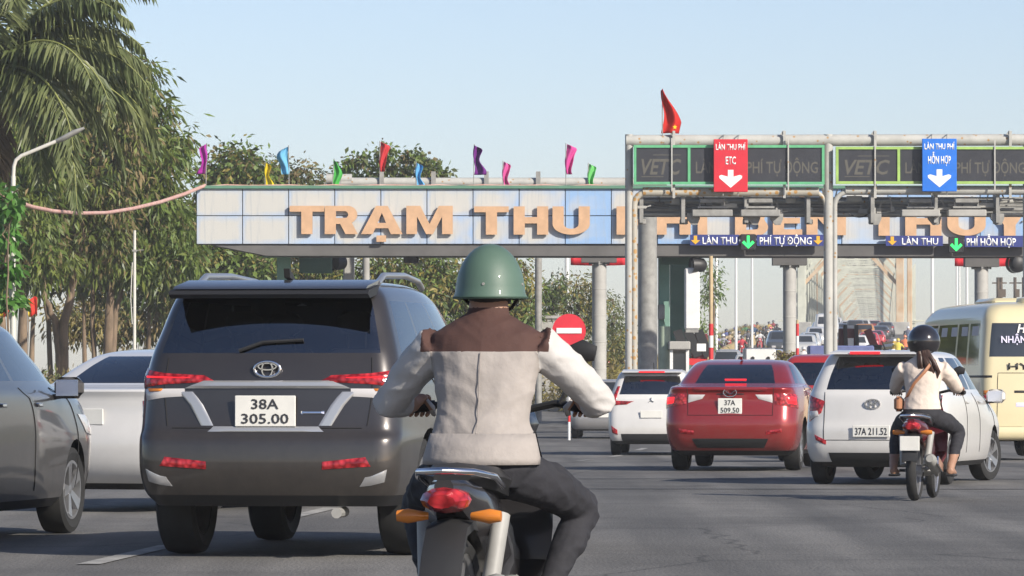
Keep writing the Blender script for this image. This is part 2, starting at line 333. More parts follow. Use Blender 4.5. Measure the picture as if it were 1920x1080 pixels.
# ------------------------------------------------------------------ ground and road
def sheet(name, xs, ys, zf, m, kind='structure'):
    vs = [(x(y) if callable(x) else x, y, zf(x(y) if callable(x) else x, y)) for y in ys for x in xs]; n = len(xs)
    fs = [(j * n + i, j * n + i + 1, (j + 1) * n + i + 1, (j + 1) * n + i) for j in range(len(ys) - 1) for i in range(n - 1)]
    mb = MB(); mb.add(vs, fs); o = mb.build(name, m, smooth=60); tag(o, kind=kind); return o
def terr(x, y):
    c = roadx(y); dx = abs(x - c); base = gz(min(y, 900)) - 0.05
    if y < 150: return base
    w = 26 if y < 175 else 9.5
    k = max(0.0, dx - w)
    low = -0.6
    return max(low, base - k * 0.45) if base > low else base
YS = [-60, 0, 20, 40, 60, 65, 70, 75, 80, 85, 90, 95, 110, 130, 150, 160, 170, 180, 190, 200, 210, 230, 260, 300, 350, 400, 470, 471, 700, 1000, 2000, 6000, 20000]
XO = [-9000, -2000, -500, -150, -80, -50, -40, -32, -26, -21, -17, -13, -9.5, 9.5, 13, 17, 21, 26, 32, 40, 50, 80, 150, 500, 2000, 9000]
sheet('ground', [(lambda y, o=o: roadx(y) + o) for o in XO], YS, lambda x, y: (terr(x, y) - 0.04) if y < 471 else -0.64, M_soil)
YR = [-60, 0, 15, 30, 45, 60, 63, 66, 69, 72, 75, 78, 81, 84, 87, 90, 95, 105, 115, 125, 135, 150]
sheet('road', [(lambda y: -11.5 + max(0, 110 - y) * 0.0), -6, 0, 6, 12, 18, 24, 30, 36], YR, lambda x, y: gz(y), M_road)
YR2 = [150, 155, 160, 165, 170, 175, 180, 185, 190, 195, 200, 205, 210, 230, 260, 300, 350, 400, 440, 468]
def rw(y): return 22 if y < 165 else max(7.6, 22 - (y - 165) * 0.36)
sheet('approach_road', [(lambda y, k=k: roadx(y) + k * rw(y)) for k in (-1, -.5, 0, .5, 1)], YR2, lambda x, y: gz(y) + 0.006, M_road)
# lane paint and dark cross lines on the plaza
def paint(name, x0, y0, x1, y1, w, m=M_line, lift=0.006):
    n = max(2, int(abs(y1 - y0) / 3) + 1); vs = []
    dx, dy = x1 - x0, y1 - y0; l = math.hypot(dx, dy); ox, oy = dy / l * w / 2, -dx / l * w / 2
    for i in range(n + 1):
        t = i / n; x, y = x0 + dx * t, y0 + dy * t; z = gz(y) + lift
        vs += [(x - ox, y - oy, z), (x + ox, y + oy, z)]
    mb = MB(); mb.add(vs, [(2 * i, 2 * i + 1, 2 * i + 3, 2 * i + 2) for i in range(n)]); o = mb.build(name, m); tag(o, kind='structure'); return o
HD = math.tan(R(6.0))
M_wline = mat('worn_lane_paint', (0.40, 0.39, 0.36), 0.8, 0, 0.4, 2.2, col2=(0.15, 0.146, 0.14), detail=9)
for bx, d0 in ((-1.9, 30.0), (7.6, 36.0), (12.6, 44.0)):
    for y in np.arange(d0, 108, 10.0): paint('lane_dash', bx + (y - 40) * .075, y, bx + (y - 36.5) * .075, y + 3.5, 0.15, M_wline)
M_dark_line = mat('dark_road_line', (0.05, 0.05, 0.05), 0.7, 0, 0.3, 2)
for y in (51.2, 56.6, 66.0): paint('dark_road_line', -9, y + 0.5, 20, y - 0.6, 0.16, M_dark_line, 0.005)  # thin dark lines laid across the carriageway
# left kerb, verge
def vedge(y): return -8.6 - max(0, y - 95) * 0.035
kb = MB()
ykb = [40, 60, 70, 80, 90, 95, 105, 120, 135, 150, 165]
for a, b in zip(ykb[:-1], ykb[1:]):
    kb.beam((vedge(a), a, gz(a) + 0.06), (vedge(b), b, gz(b) + 0.06), 0.25, 0.16)
tag(kb.build('kerb', M_kerb), kind='structure')
vs = []
for y in ykb + [200, 260]:
    e = vedge(y) - 0.12; g = gz(min(y, 165)) + 0.12
    vs += [(e, y, g), (e - 3, y, g + 0.15), (e - 9, y, g + 0.3), (e - 40, y, g + 0.3)]
n = len(ykb) + 2
mb = MB(); mb.add(vs, [(j * 4 + i, j * 4 + i + 1, (j + 1) * 4 + i + 1, (j + 1) * 4 + i) for j in range(n - 1) for i in range(3)])
tag(mb.build('verge', M_soil, smooth=60), kind='structure')

# ------------------------------------------------------------------ toll canopy with its name
D1 = 156.0; S1 = S(D1)
X0 = P(368, 400, D1).x; ZT = P(368, 353.5, D1).z; ZB = P(368, 458, D1).z; PW = 86.5 / S1
canopy = empty('toll_canopy', (P(1150, 458, D1).x, D1, gz(D1)), label='long toll plaza canopy with bleached blue fascia and raised peach lettering', cat='toll station')
cx, cy, cz = canopy.location
def rel(p): return (p[0] - cx, p[1] - cy, p[2] - cz)
NCOL = 21; XE = X0 + NCOL * PW
body = MB(); body.box(rel(((X0 + XE) / 2, D1 + 0.75, (ZT + ZB) / 2)), (XE - X0, 1.30, ZT - ZB - 0.04))
body.build('fascia_box', M_soffit, canopy)
zm = P(368, 404.5, D1).z; g = 0.012
pm = MB(); pm.box((0, 0, 0), (PW - 0.03, 0.05, 0.88), bev=0.008); hup = ZT - zm; hlo = zm - ZB
pmesh = {}
for i in range(NCOL):
    for row, (za, zb) in enumerate(((zm, ZT), (ZB, zm))):
        k = (1 if rnd.random() < 0.8 else 3) if (row == 0 and i < 6) else rnd.choice([0, 0, 2, 3, 0])
        if i < 2 and row == 1: k = 1
        if i == 8 and row == 0: k = 2
        key = (k, row)
        if key not in pmesh:
            m_ = MB(); m_.box((0, 0, 0), (PW - 0.026, 0.05, zb - za - 0.026), bev=0.008); pmesh[key] = m_.mesh('panel', FASC[k])
        link('panel', pmesh[key], canopy, rel((X0 + (i + 0.5) * PW, D1 + 0.075 + rnd.uniform(-.006, .006), (za + zb) / 2)))
cp = MB(); cp.box(rel(((X0 + XE) / 2, D1 + 0.7, ZT + 0.05)), (XE - X0 + 0.1, 1.5, 0.10)); cp.build('capping', M_cap, canopy)
# soffit slab: its left end slopes up to the fascia; runs back over the lanes
DEP = 9.0
so = MB(); zs = ZB - 0.10
xl0 = P(392, 458, D1).x; xl1 = P(500, 458, D1).x
prof = [(xl0 - cx, ZB - 0.005 - cz), (XE - cx, ZB - 0.005 - cz), (XE - cx, P(0, 481, D1 + .13).z - cz), (xl1 - cx, P(0, 479.5, D1 + .13).z - cz)]
so.prism(prof, 0.13, 2.6); so.build('soffit', M_soffit, canopy)

H = 53.0
def arc(cx_, cy_, rx, ry, a0, a1, n=10): return [(cx_ + rx * math.cos(R(a0 + (a1 - a0) * i / n)), cy_ + ry * math.sin(R(a0 + (a1 - a0) * i / n))) for i in range(n + 1)]
def glyph(ch, w):
    s = 21.0 if w > 40 else w
    if ch == 'T': return [[(0, H), (w, H), (w, 42), (w / 2 + 10.5, 42), (w / 2 + 10.5, 0), (w / 2 - 10.5, 0), (w / 2 - 10.5, 42), (0, 42)]]
    if ch == 'H': return [[(0, 0), (0, H), (s, H), (s, 33), (w - s, 33), (w - s, H), (w, H), (w, 0), (w - s, 0), (w - s, 21), (s, 21), (s, 0)]]
    if ch == 'U': return [[(0, H), (s, H)] + arc(w / 2, 20, w / 2 - s, 9, 180, 360) + [(w - s, H), (w, H)] + arc(w / 2, 20, w / 2, 20, 0, -180, 16)]
    if ch == 'A': k = w / 78; return [[(0, 0), (28 * k, H), (50 * k, H), (78 * k, 0), (56 * k, 0), (51 * k, 11), (27 * k, 11), (22 * k, 0)], [(39 * k, 40), (47 * k, 21), (31 * k, 21)]]
    if ch == 'M': k = w / 87; return [[(x * k, y) for x, y in [(0, 0), (0, H), (26, H), (43.5, 19), (61, H), (87, H), (87, 0), (67, 0), (67, 33), (50, 0), (37, 0), (20, 33), (20, 0)]]]
    if ch == 'R': return [[(0, 0), (0, H), (w - 19, H)] + arc(w - 19, 36.5, 18, 16.5, 90, -65) + [(w, 0), (w - 23, 0), (w - 33, 19), (s, 19), (s, 0)], [(s, 43), (w - 23, 43)] + arc(w - 23, 36.5, 5, 6, 80, -80, 6) + [(s, 30)]]
    if ch == 'P': return [[(0, 0), (0, H), (w - 19, H)] + arc(w - 19, 35, 19, 18, 90, -90) + [(s, 17), (s, 0)], [(s, 43), (w - 23, 43)] + arc(w - 23, 35.5, 5, 7, 80, -80, 6) + [(s, 28)]]
    if ch == 'B': return [[(0, 0), (0, H), (w - 20, H)] + arc(w - 20, 39.5, 16, 13.5, 90, -40) + arc(w - 19, 15, 19, 15, 40, -90), [(s, 44), (w - 24, 44)] + arc(w - 24, 39, 4, 5, 70, -70, 5) + [(s, 33)], [(s, 23), (w - 22, 23)] + arc(w - 22, 16.5, 4, 6, 70, -70, 5) + [(s, 10)]]
    if ch == 'E': return [[(0, 0), (0, H), (w - 1, H), (w - 1, 42), (s, 42), (s, 33), (w - 4, 33), (w - 4, 22), (s, 22), (s, 11), (w, 11), (w, 0)]]
    if ch == 'N': return [[(0, 0), (0, H), (24, H), (w - s, 21), (w - s, H), (w, H), (w, 0), (w - 24, 0), (s, 32), (s, 0)]]
    if ch == 'Y': k = w / 70; return [[(x * k, y) for x, y in [(24, 0), (24, 20), (0, H), (26, H), (35, 36), (44, H), (70, H), (46, 20), (46, 0)]]]
    if ch == 'I': return [[(0, 0), (0, H), (w, H), (w, 0)]]
    if ch == '.': return [[(0, 0), (0, 12), (w, 12), (w, 0)]]
    if ch == "'": return [[(0, 0), (9, 13), (22, 13), (9, 0)]]
    if ch == '^': return [[(0, 0), (15, 11), (25, 11), (40, 0), (28, 0), (20, 6), (12, 0)]]
    if ch == '?': return [[(0, 12), (3, 16), (12, 16), (15, 11), (10, 5), (10, 0), (4, 0), (4, 6), (9, 11), (5, 12)]]
BIG = [('T', 543, 608, 439), ('R', 609, 671, 439), ('A', 677, 755, 439), ('.', 706, 724, 453.5), ('M', 762, 849, 439), ('T', 889, 954, 440), ('H', 963, 1028, 440), ('U', 1036, 1106, 440),
       ('P', 1156, 1218, 440), ('H', 1229, 1295, 440), ('I', 1308, 1326, 440), ("'", 1310, 1330, 384), ('B', 1378, 1440, 441), ('E', 1449, 1504, 441), ('^', 1457, 1497, 385), ("'", 1494, 1512, 376), ('N', 1512, 1586, 441),
       ('T', 1625, 1690, 442), ('H', 1697, 1765, 442), ('U', 1776, 1848, 442), ('?', 1805, 1820, 385), ('Y', 1858, 1928, 442)]
gm = {}
for ch, xa, xb, yb in BIG:
    w = xb - xa
    me = gm.setdefault((ch, w), curve_mesh('letter', [[(x / S1, y / S1) for x, y in c] for c in glyph(ch, w)], 0.05, M_letter))
    p = P(xa, yb, D1 - 0.05); o = link('letter' if ch.isalpha() else 'accent_mark', me, canopy, rel((p.x, D1 - 0.075, p.z)), FACE)
st = MB()
for ch, xa, xb, yb in BIG:
    if ch.isalpha():
        for t in (0.2, 0.8):
            xx = xa + 10.5 if t < .5 else xb - 10.5
            if ch == 'T': xx = (xa + xb) / 2 + (t - .5) * 14
            if ch in 'AYM': xx = (xa + xb) / 2 + (t - .5) * 60 if ch == 'A' else xx
            p = P(xx, yb - (6 if ch == 'A' else 27), D1); st.box(rel((p.x, D1 + 0.02, p.z)), (0.04, 0.11, 0.04))
st.build('letter_standoffs', M_steel, canopy)

# columns and cross beams under the canopy
def column(parent, px0, px1, pyt, d, m, base=None, name='column', flange=False, bands=0):
    a = P(px0, pyt, d); b = P(px1, pyt, d); r = (b.x - a.x) / 2; x = (a.x + b.x) / 2; g0 = gz(d) if base is None else base
    h = a.z - g0; mb = MB(); pr = [(r, -0.05)]
    for k in range(bands):
        z = h * (k + 1) / (bands + 1); pr += [(r, z - 0.02), (r * 1.03, z - 0.015), (r * 1.03, z + 0.015), (r, z + 0.02)]
    pr += [(r, h)]; mb.lathe(pr, (0, 0, 0), seg=24)
    o = mb.build(name, m, smooth=35)
    if parent is not None: adopt(o, parent); o.location = rel((x, d, g0))
    else: o.location = (x, d, g0)
    if flange:
        f = MB(); f.lathe([(r * 1.25, h - 0.06), (r * 1.25, h)], seg=24)
        for k in range(8): a_ = k * math.pi / 4; f.box((math.cos(a_) * r * 1.32, math.sin(a_) * r * 1.32, h - 0.03), (0.06, 0.06, 0.12))
        f.build('flange', M_steel, o, smooth=35)
    return o
zs_px = 480
column(canopy, 1110, 1137, 492, D1 + 11.0, M_column, flange=True, bands=5)
column(canopy, 1468, 1493, 497, D1 + 11.0, M_column, flange=True, bands=5)
column(canopy, 1827, 1853, 500, D1 + 11.0, M_column, flange=True, bands=5)
column(canopy, 1003, 1016, 484, D1 + 11.0, M_steel)
column(canopy, 680, 693, 480, D1 + 11.0, M_conc)
for px0, px1, py in ((1090, 1156, 492), (1448, 1512, 497), (1808, 1872, 500)):
    a = P(px0, 470, D1 + 11); b = P(px1, py, D1 + 11); hd = MB(); hd.box(rel(((a.x + b.x) / 2, D1 + 11, (a.z + b.z) / 2 + 0.02)), (b.x - a.x, 0.7, a.z - b.z + 0.06)); hd.build('column_head', M_soffit, canopy)
def gbox(px0, px1, py0, py1, d, dep, m, name, par=canopy, bev=0.02):
    a = P(px0, py0, d); b = P(px1, py1, d); mb = MB(); mb.box((0, 0, 0), (b.x - a.x, dep, a.z - b.z), bev=bev)
    o = mb.build(name, m)
    c = ((a.x + b.x) / 2, d + dep / 2, (a.z + b.z) / 2)
    if par is None: o.location = c
    else: adopt(o, par); o.location = tuple(c[i] - par.location[i] for i in range(3))
    return o
gbox(519, 544, 470, 790, D1 + 2.0, 0.5, M_green, 'column')
gbox(492, 560, 459, 482, D1 + 1.6, 0.9, M_green, 'cross_beam')
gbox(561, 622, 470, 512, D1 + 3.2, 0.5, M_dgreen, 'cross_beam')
gbox(645, 664, 478, 790, D1 + 5.0, 0.4, M_conc, 'column')
gbox(1236, 1256, 478, 620, D1 + 2.0, 0.5, M_green, 'column')
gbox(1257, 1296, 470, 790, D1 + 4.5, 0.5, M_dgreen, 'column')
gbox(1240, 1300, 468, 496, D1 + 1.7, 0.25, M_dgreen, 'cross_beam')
column(canopy, 1236, 1257, 612, D1 + 1.2, mat('pale_green_drum', (0.42, 0.50, 0.38), 0.7, 0, 0.3, 2.0), name='protective_drum')

# hanging white enclosure, payphone-like box on the column, signal heads
enc = empty('lane_enclosure', P(1298, 618, D1 + 0.3), label='tall white metal enclosure hanging beside the pale green toll column', cat='enclosure')
mb = MB(); a = P(1284, 500, D1 + .3); b = P(1312, 616, D1 + .3); hw = (b.x - a.x) / 2
mb.box((0, 0.3, (a.z - b.z) / 2), (hw * 2, 0.6, a.z - b.z), bev=0.05); mb.build('shell', M_white, enc)
mb = MB(); mb.box((0, 0.3, -0.04), (hw * 1.7, 0.5, 0.1)); mb.build('foot_plate', M_steel, enc)
mb = MB(); mb.beam((0, 0.3, a.z - b.z - 0.1), (0.0, 0.3, P(0, 478, D1).z - b.z), 0.08, 0.08); mb.build('hanger', M_steel, enc)
ph = empty('wall_box', P(1240, 585, D1 + 1.75), label='small grey meter box mounted on the pale green toll column', cat='box')
mb = MB(); mb.box((0, 0.1, 0), (0.22, 0.42, 0.5), bev=0.03); mb.build('case', M_steel, ph)
mb = MB(); mb.tube([(0.05, -0.1, -0.2), (0.12, -0.08, -0.45), (0.05, 0.0, -0.6), (-0.05, 0.12, -0.5)], 0.015, 6); mb.build('cable', M_black, ph)
def signal(px, py, d, r, label, grp=None, turn=0.6):
    e = empty('signal_head', P(px, py, d), turn, label, 'signal light', grp)
    mb = MB(); mb.lathe([(r * .55, -0.28), (r * .9, -0.2), (r, -0.02), (r, 0.03), (r * .8, 0.06)], axis='y', seg=20); mb.build('housing', M_black, e, smooth=40)
    mb = MB(); mb.lathe([(r * 1.02, 0.03), (r * 1.06, 0.22)], axis='y', seg=20, cap=False); mb.build('visor', M_black, e, smooth=40)
    mb = MB(); mb.tube([(0, 0, r * .8), (0, 0, P(0, 476, d).z - e.location.z)], 0.03, 8); mb.build('hanger', M_steel, e)
    return e
signal(1308, 497, D1 + 0.4, 0.24, 'round black signal head hanging above the white enclosure', turn=1.9)
signal(1907, 494, D1 + 0.4, 0.30, 'round black signal head hanging under the canopy above the cream bus', turn=0.4)
signal(634, 492, D1 + 4, 0.26, 'round dark signal head under the canopy beside the dark green beam', turn=2.4)
hb = empty('hanging_box', P(771, 478, D1 + 2), label='black camera box hanging under the canopy below the last letter of the first word', cat='camera box')
mb = MB(); mb.box((0, 0, -0.12), (0.5, 0.5, 0.3), bev=0.03); mb.build('case', M_black, hb); mb = MB(); mb.box((0, -0.27, -0.12), (0.3, 0.06, 0.16)); mb.build('lens_hood', M_black, hb)

# booths, island noses, lane barriers
def booth(px0, px1, pyt, d, label, m=M_white):
    a = P(px0, pyt, d); b = P(px1, pyt, d); g0 = gz(d); w = b.x - a.x; h = a.z - g0
    e = empty('toll_booth', ((a.x + b.x) / 2, d, g0), label=label, cat='toll booth')
    mb = MB(); mb.box((0, 1.2, h * .3), (w, 2.4, h * .6), bev=0.03); mb.build('lower_wall', m, e)
    mb = MB(); mb.box((0, 1.2, h * .95), (w * 1.12, 2.7, h * .1), bev=0.03); mb.build('roof', M_conc, e)
    mb = MB()
    for sx in (-1, 1):
        for yy in (0.05, 2.35): mb.box((sx * (w / 2 - 0.05), yy, h * .75), (0.1, 0.1, h * .31))
    mb.build('window_posts', m, e)
    mb = MB(); mb.box((0, 0.06, h * .75), (w - 0.2, 0.03, h * .29)); mb.build('window', MATS.get('dark_glass') or mat('dark_glass', (0.03, 0.035, 0.04), 0.08, spec=0.6), e)
    mb = MB(); mb.box((0, -0.02, h * .22), (w * .7, 0.03, h * .3)); mb.build('door_panel', M_conc, e)
    return e
booth(1256, 1292, 640, D1 + 0.5, 'grey toll booth behind the thick shaded steel post')
def cabinet(px0, px1, py0, py1, d, label, m=M_white):
    a = P(px0, py0, d); b = P(px1, py1, d); g0 = gz(d)
    e = empty('island_block', ((a.x + b.x) / 2, d, g0), label=label, cat='traffic island')
    mb = MB(); h = a.z - g0; mb.box((0, 0.8, h / 2 - 0.03), (b.x - a.x, 1.6, h + 0.06), bev=0.05); mb.build('block', m, e)
    mb = MB()
    for sx in (-1, 1): mb.lathe([(0.06, -0.03), (0.06, 0.02)], (sx * (b.x - a.x) * .25, -0.005, h - 0.35), axis='y', seg=12)
    mb.build('anchor_holes', M_black, e)
    return e
cabinet(1397, 1455, 652, 690, D1 + 4, 'pale concrete island block with two dark holes beside the banded column')
M_maroon = mat('maroon_paint', (0.16, 0.03, 0.035), 0.5)
def barrier(px, pyt, d, label, tilt=38, w=0.7, arm=True):
    p = P(px, pyt, d); g0 = gz(d)
    e = empty('lane_barrier', (p.x, d, g0), label=label, cat='barrier')
    h = p.z - g0
    mb = MB(); mb.box((0, 0.25, h / 2), (w * .75, 0.5, h), bev=0.02); mb.build('housing', M_maroon, e)
    for k in range(3):
        mb = MB(); x = -w / 2 + k * w / 2; mb.beam((x - .05, -.05, h - 0.75), (x - .05 - 0.45 * math.tan(R(tilt)), -.05, h + 0.12), 0.12, 0.3); mb.build('louvre', M_black, e)
    mb = MB(); mb.beam((-w * .9, -0.08, h - 0.9), (w * .3, -0.08, h - 0.95), 0.2, 0.22); mb.build('warning_bar', M_red, e)
    mb = MB(); mb.box((0.05, -0.1, h - 0.45), (0.3, 0.05, 0.25)); mb.build('notice_plate', M_signwhite, e)
    return e
barrier(1312, 626, D1 + 2.5, 'dark slatted lane barrier machine beside the striped height pole')
barrier(1589, 616, D1 + 6, 'dark red lane barrier machine with white plate in front of the bridge', tilt=5, w=0.75)
b3 = empty('raised_barrier', (P(1632, 650, D1 + 7).x, D1 + 7, gz(D1 + 7)), label='raised maroon barrier arm leaning beside the queue to the bridge', cat='barrier')
mb = MB(); p0 = P(1641, 652, D1 + 7); p1 = P(1626, 618, D1 + 7); mb.beam((p0.x - b3.location.x, 0, p0.z - b3.location.z), (p1.x - b3.location.x, 0, p1.z - b3.location.z), 0.2, 0.25); mb.build('arm', M_maroon, b3)
mb = MB(); hh = p0.z - b3.location.z + .1; mb.box((0.12, 0.02, hh / 2), (0.5, 0.4, hh), bev=0.03); mb.build('post', M_black, b3)
# blue painted island front
isl = empty('lane_island', (P(1578, 660, D1 + 3).x, D1 + 3, gz(D1 + 3)), label='blue painted toll island with concrete nose', cat='traffic island')
a = P(1518, 648, D1 + 3); b = P(1640, 648, D1 + 3); h = a.z - gz(D1 + 3)
mb = MB(); mb.box((0, 0.6, h / 2), (b.x - a.x, 1.2, h), bev=0.04); mb.build('wall', mat('island_blue', (0.14, 0.17, 0.36), 0.7, 0, 0.3, 2), isl)
mb = MB(); mb.box((0, 0.6, 0.1), ((b.x - a.x) * 1.1, 2.4, 0.24), bev=0.04); mb.build('plinth', M_kerb, isl)
# striped height poles
def striped_pole(px, py0, pys, py1, d, label, red_h=0.5, w=9):
    p = P(px, py0, d); g0 = gz(d); e = empty('striped_pole', (p.x, d, g0), label=label, cat='pole'); r = w / S(d) / 2
    z0 = P(px, pys, d).z - g0; zt = p.z - g0
    mb = MB(); mb.tube([(0, 0, z0), (0, 0, zt)], r * .85, 10); mb.build('upper_pole', mat('ochre_pole', (0.55, 0.42, 0.24), 0.6, 0, 0.3, 2), e, smooth=40)
    z = z0; k = 0
    while z > 0:
        zn = max(-0.02, z - red_h); mb = MB(); mb.tube([(0, 0, zn), (0, 0, z)], r, 10); mb.build('band', M_red if k % 2 == 0 else M_white, e, smooth=40); z = zn if zn > 0 else -1; k += 1
    return e
striped_pole(1333, 480, 607, 680, D1 - 3, 'ochre pole with red and white bands at the lane edge', 0.38)
striped_pole(1495, 600, 607, 690, D1 + 1, 'short red and white pole beside the banded column', 0.4, 6)
# banners hanging behind the canopy
def banner(px0, px1, py0, py1, d, label):
    a = P(px0, py0, d); b = P(px1, py1, d); e = empty('banner', ((a.x + b.x) / 2, d, b.z), label=label, cat='banner')
    w = b.x - a.x; h = a.z - b.z; mb = MB(); n = 14; vs = []
    for i in range(n + 1):
        x = -w / 2 + w * i / n; y = 0.03 * math.sin(i * 1.1); sag = 0.06 * math.sin(math.pi * i / n)
        vs += [(x, y, h - sag), (x, y, -sag * .4)]
    mb.add(vs, [(2 * i, 2 * i + 1, 2 * i + 3, 2 * i + 2) for i in range(n)]); o = mb.build('cloth', mat('banner_red', (0.62, 0.015, 0.03), 0.7, 0, 0.15, 2), e, smooth=60)
    sm = o.modifiers.new('s', 'SOLIDIFY'); sm.thickness = 0.01
    mb = MB(); mb.box((-w * .08, -0.05, h * .82), (w * .16, 0.02, h * .25)); mb.build('print', M_gold, e)
    mb = MB()
    for sx in (-1, 1): mb.tube([(sx * w / 2 * .98, 0, h - .02), (sx * (w / 2 + .3), 0, h + 0.3)], 0.012, 5)
    mb.build('ties', M_steel, e)
    return e
banner(1070, 1172, 478, 497, D1 + 12.2, 'red banner with yellow print behind the column near the no-entry sign')
banner(1790, 1893, 482, 499, D1 + 12.2, 'red banner hanging behind the canopy above the cream bus')

# lane boards and LED arrows on the fascia
def arrow_poly(w, h):
    return [(-w * .18, h / 2), (w * .18, h / 2), (w * .18, -h * .02), (w / 2, -h * .02), (0, -h / 2), (-w / 2, -h * .02), (-w * .18, -h * .02)]
def fat_arrow(w, h):
    return [(-w * .12, h / 2), (w * .12, h / 2), (w * .12, h * .12), (w * .40, h * .22), (w * .5, h * .16), (w * .48, h * .03), (0, -h / 2), (-w * .48, h * .03), (-w * .5, h * .16), (-w * .40, h * .22), (-w * .12, h * .12)]
def chevron(w, h):
    t = w * .16
    return [(-t * .7, h / 2), (t * .7, h / 2), (t * .7, -h * .12), (w / 2 - t, h * .12), (w / 2, -h * .04), (0, -h / 2), (-w / 2, -h * .04), (-w / 2 + t, h * .12), (-t * .7, -h * .12)]
def lane_board(px0, px1, py0, py1, txt, tx0, tx1, label, arrow_px=None):
    d = D1 - 0.25; a = P(px0, py0, d); b = P(px1, py1, d)
    e = empty('lane_board', ((a.x + b.x) / 2, d, b.z), label=label, cat='sign')
    h = a.z - b.z; mb = MB(); mb.box((0, 0.05, h / 2), (b.x - a.x, 0.08, h)); mb.build('board', M_navy, e)
    mb = MB()
    for sx in (-.4, .4): mb.box((sx * (b.x - a.x), 0.2, h * .5), (0.05, 0.26, 0.05))
    mb.build('bracket', M_steel, e)
    tw = (tx1 - tx0) / S(d); me = text_mesh('lettering', txt, h * .68, tw, M_signwhite, 0.004, 0.018)
    link('lettering', me, e, (P((tx0 + tx1) / 2, 450, d).x - e.location.x, 0.004, h * .46), FACE)
    if arrow_px:
        me = curve_mesh('arrow', [arrow_poly(0.30, 0.28)], 0.004, M_gold); link('arrow', me, e, (P(arrow_px, 450, d).x - e.location.x, 0.0, h * .5), FACE)
    return e
lane_board(1294, 1386, 440, 460, 'LÀN THU', 1317, 1382, 'navy lane board with amber arrow under the second word, first half', 1304)
lane_board(1419, 1545, 440, 461, 'PHÍ TỰ ĐỘNG', 1424, 1522, 'navy lane board reading automatic fee with amber arrow at its right end', 1534)
lane_board(1661, 1768, 442, 461, 'LÀN THU', 1691, 1759, 'navy lane board with amber arrow under the last word', 1673)
lane_board(1809, 1935, 442, 463, 'PHÍ HỖN HỢP', 1812, 1905, 'navy lane board reading mixed lane above the cream bus')
def led(px, py, label):
    d = D1 - 0.35; e = empty('lane_signal', P(px, py, d), label=label, cat='signal light', group='green arrow lane signals')
    mb = MB(); mb.box((0, 0.07, 0), (0.50, 0.14, 0.52), bev=0.02); mb.build('case', M_black, e)
    me = curve_mesh('arrow', [chevron(0.40, 0.42)], 0.004, M_led); link('arrow', me, e, (0, -0.006, 0), FACE)
    mb = MB(); mb.box((0, 0.28, 0.1), (0.06, 0.36, 0.06)); mb.build('bracket', M_steel, e)
led(1403, 454, 'lit green arrow lane signal above the automatic lane')
led(1793, 459, 'lit green arrow lane signal above the mixed lane')

# ------------------------------------------------------------------ rear pipe gantry behind the fascia
D0 = 168.0
rg = empty('rear_pipe_gantry', (P(900, 340, D0).x, D0, gz(D0)), label='long grey pipe gantry with upright brackets behind the fascia', cat='gantry')
def rr(px, py, d=D0): p = P(px, py, d); return (p.x - rg.location.x, p.y - rg.location.y, p.z - rg.location.z)
r0 = 9 / S(D0)
mb = MB(); mb.tube([rr(625, 342), rr(1250, 342)], r0, 16); mb.build('pipe', M_pipe, rg, smooth=40)
mb = MB(); mb.tube([rr(612, 336), rr(660, 336)], r0 * 1.1, 16); mb.build('pipe_joint', M_pipe, rg, smooth=40)
for px in (636, 716, 813, 912, 1009, 1106):
    mb = MB(); a = rr(px, 322); b = rr(px, 352); mb.box(((a[0] + b[0]) / 2, -r0 - .04, (a[2] + b[2]) / 2), (0.16, 0.08, a[2] - b[2])); mb.build('bracket', M_steel, rg)
for px in (650, 1240):
    mb = MB(); p = rr(px, 342); mb.tube([(p[0], p[1], 0), p], 0.12, 14); mb.build('leg', M_pipe, rg, smooth=40)
mb = MB(); mb.box(((rr(1118, 350)[0] + rr(1175, 350)[0]) / 2, -0.3, rr(0, 351)[2]), (1.1, 0.4, 0.12)); mb.build('tray', M_conc, rg)

# ------------------------------------------------------------------ front gantry with displays
D2 = 128.0; S2 = S(D2)
gn = empty('sign_gantry', (P(1550, 400, D2).x, D2, gz(D2)), label='grey spotted pipe gantry carrying two long display panels over the lanes', cat='gantry')
def gr(px, py, dy=0.0): p = P(px, py, D2 + dy); return Vector((p.x - gn.location.x, p.y - gn.location.y, p.z - gn.location.z))
def gpipe(pts, wpx, name='pipe', m=M_pipe, seg=16):
    mb = MB(); mb.tube(pts, wpx / S2 / 2, seg); return mb.build(name, m, gn, smooth=40)
gpipe([gr(1174, 264), gr(2010, 262)], 22, 'top_pipe')
gpipe([gr(1205, 360), gr(1535, 360)], 18, 'lower_pipe', M_rusty)
gpipe([gr(1585, 357), gr(2010, 357)], 17, 'lower_pipe')
for px, w in ((1179.5, 15), (1553, 18), (1926, 17)):
    a = gr(px, 252); gpipe([(a.x, 0, 0), (a.x, 0, a.z)], w, 'post', M_pipe)
    b = MB(); b.lathe([(0.24, 0), (0.24, 0.05)], (a.x, 0, 0)); b.build('base_plate', M_steel, gn)
def bend(px, sgn, m, w=11):
    c = gr(px, 360); x = c.x; pts = []
    r = 26 / S2
    for k in range(9):
        a = math.pi / 2 * k / 8; pts.append((x + sgn * (w / S2 * .9 + r - r * math.cos(math.pi / 2 - a) - 0) if False else x + sgn * (12 / S2 + r * (1 - math.cos(a))), -0.02, c.z - r * (1 - math.sin(a))))
    pts = [(pts[0][0], -0.02, 0.0)] + pts if w > 9 else pts
    gpipe(pts, w, 'bent_brace', m)
bend(1177, 1, M_rusty, 12); bend(1560, -1, M_rusty, 9); bend(1553, 1, M_pipe, 9.5)
gpipe([gr(1546, 352, .02), gr(1553, 385, .02)], 12, 'gusset', M_pipe)
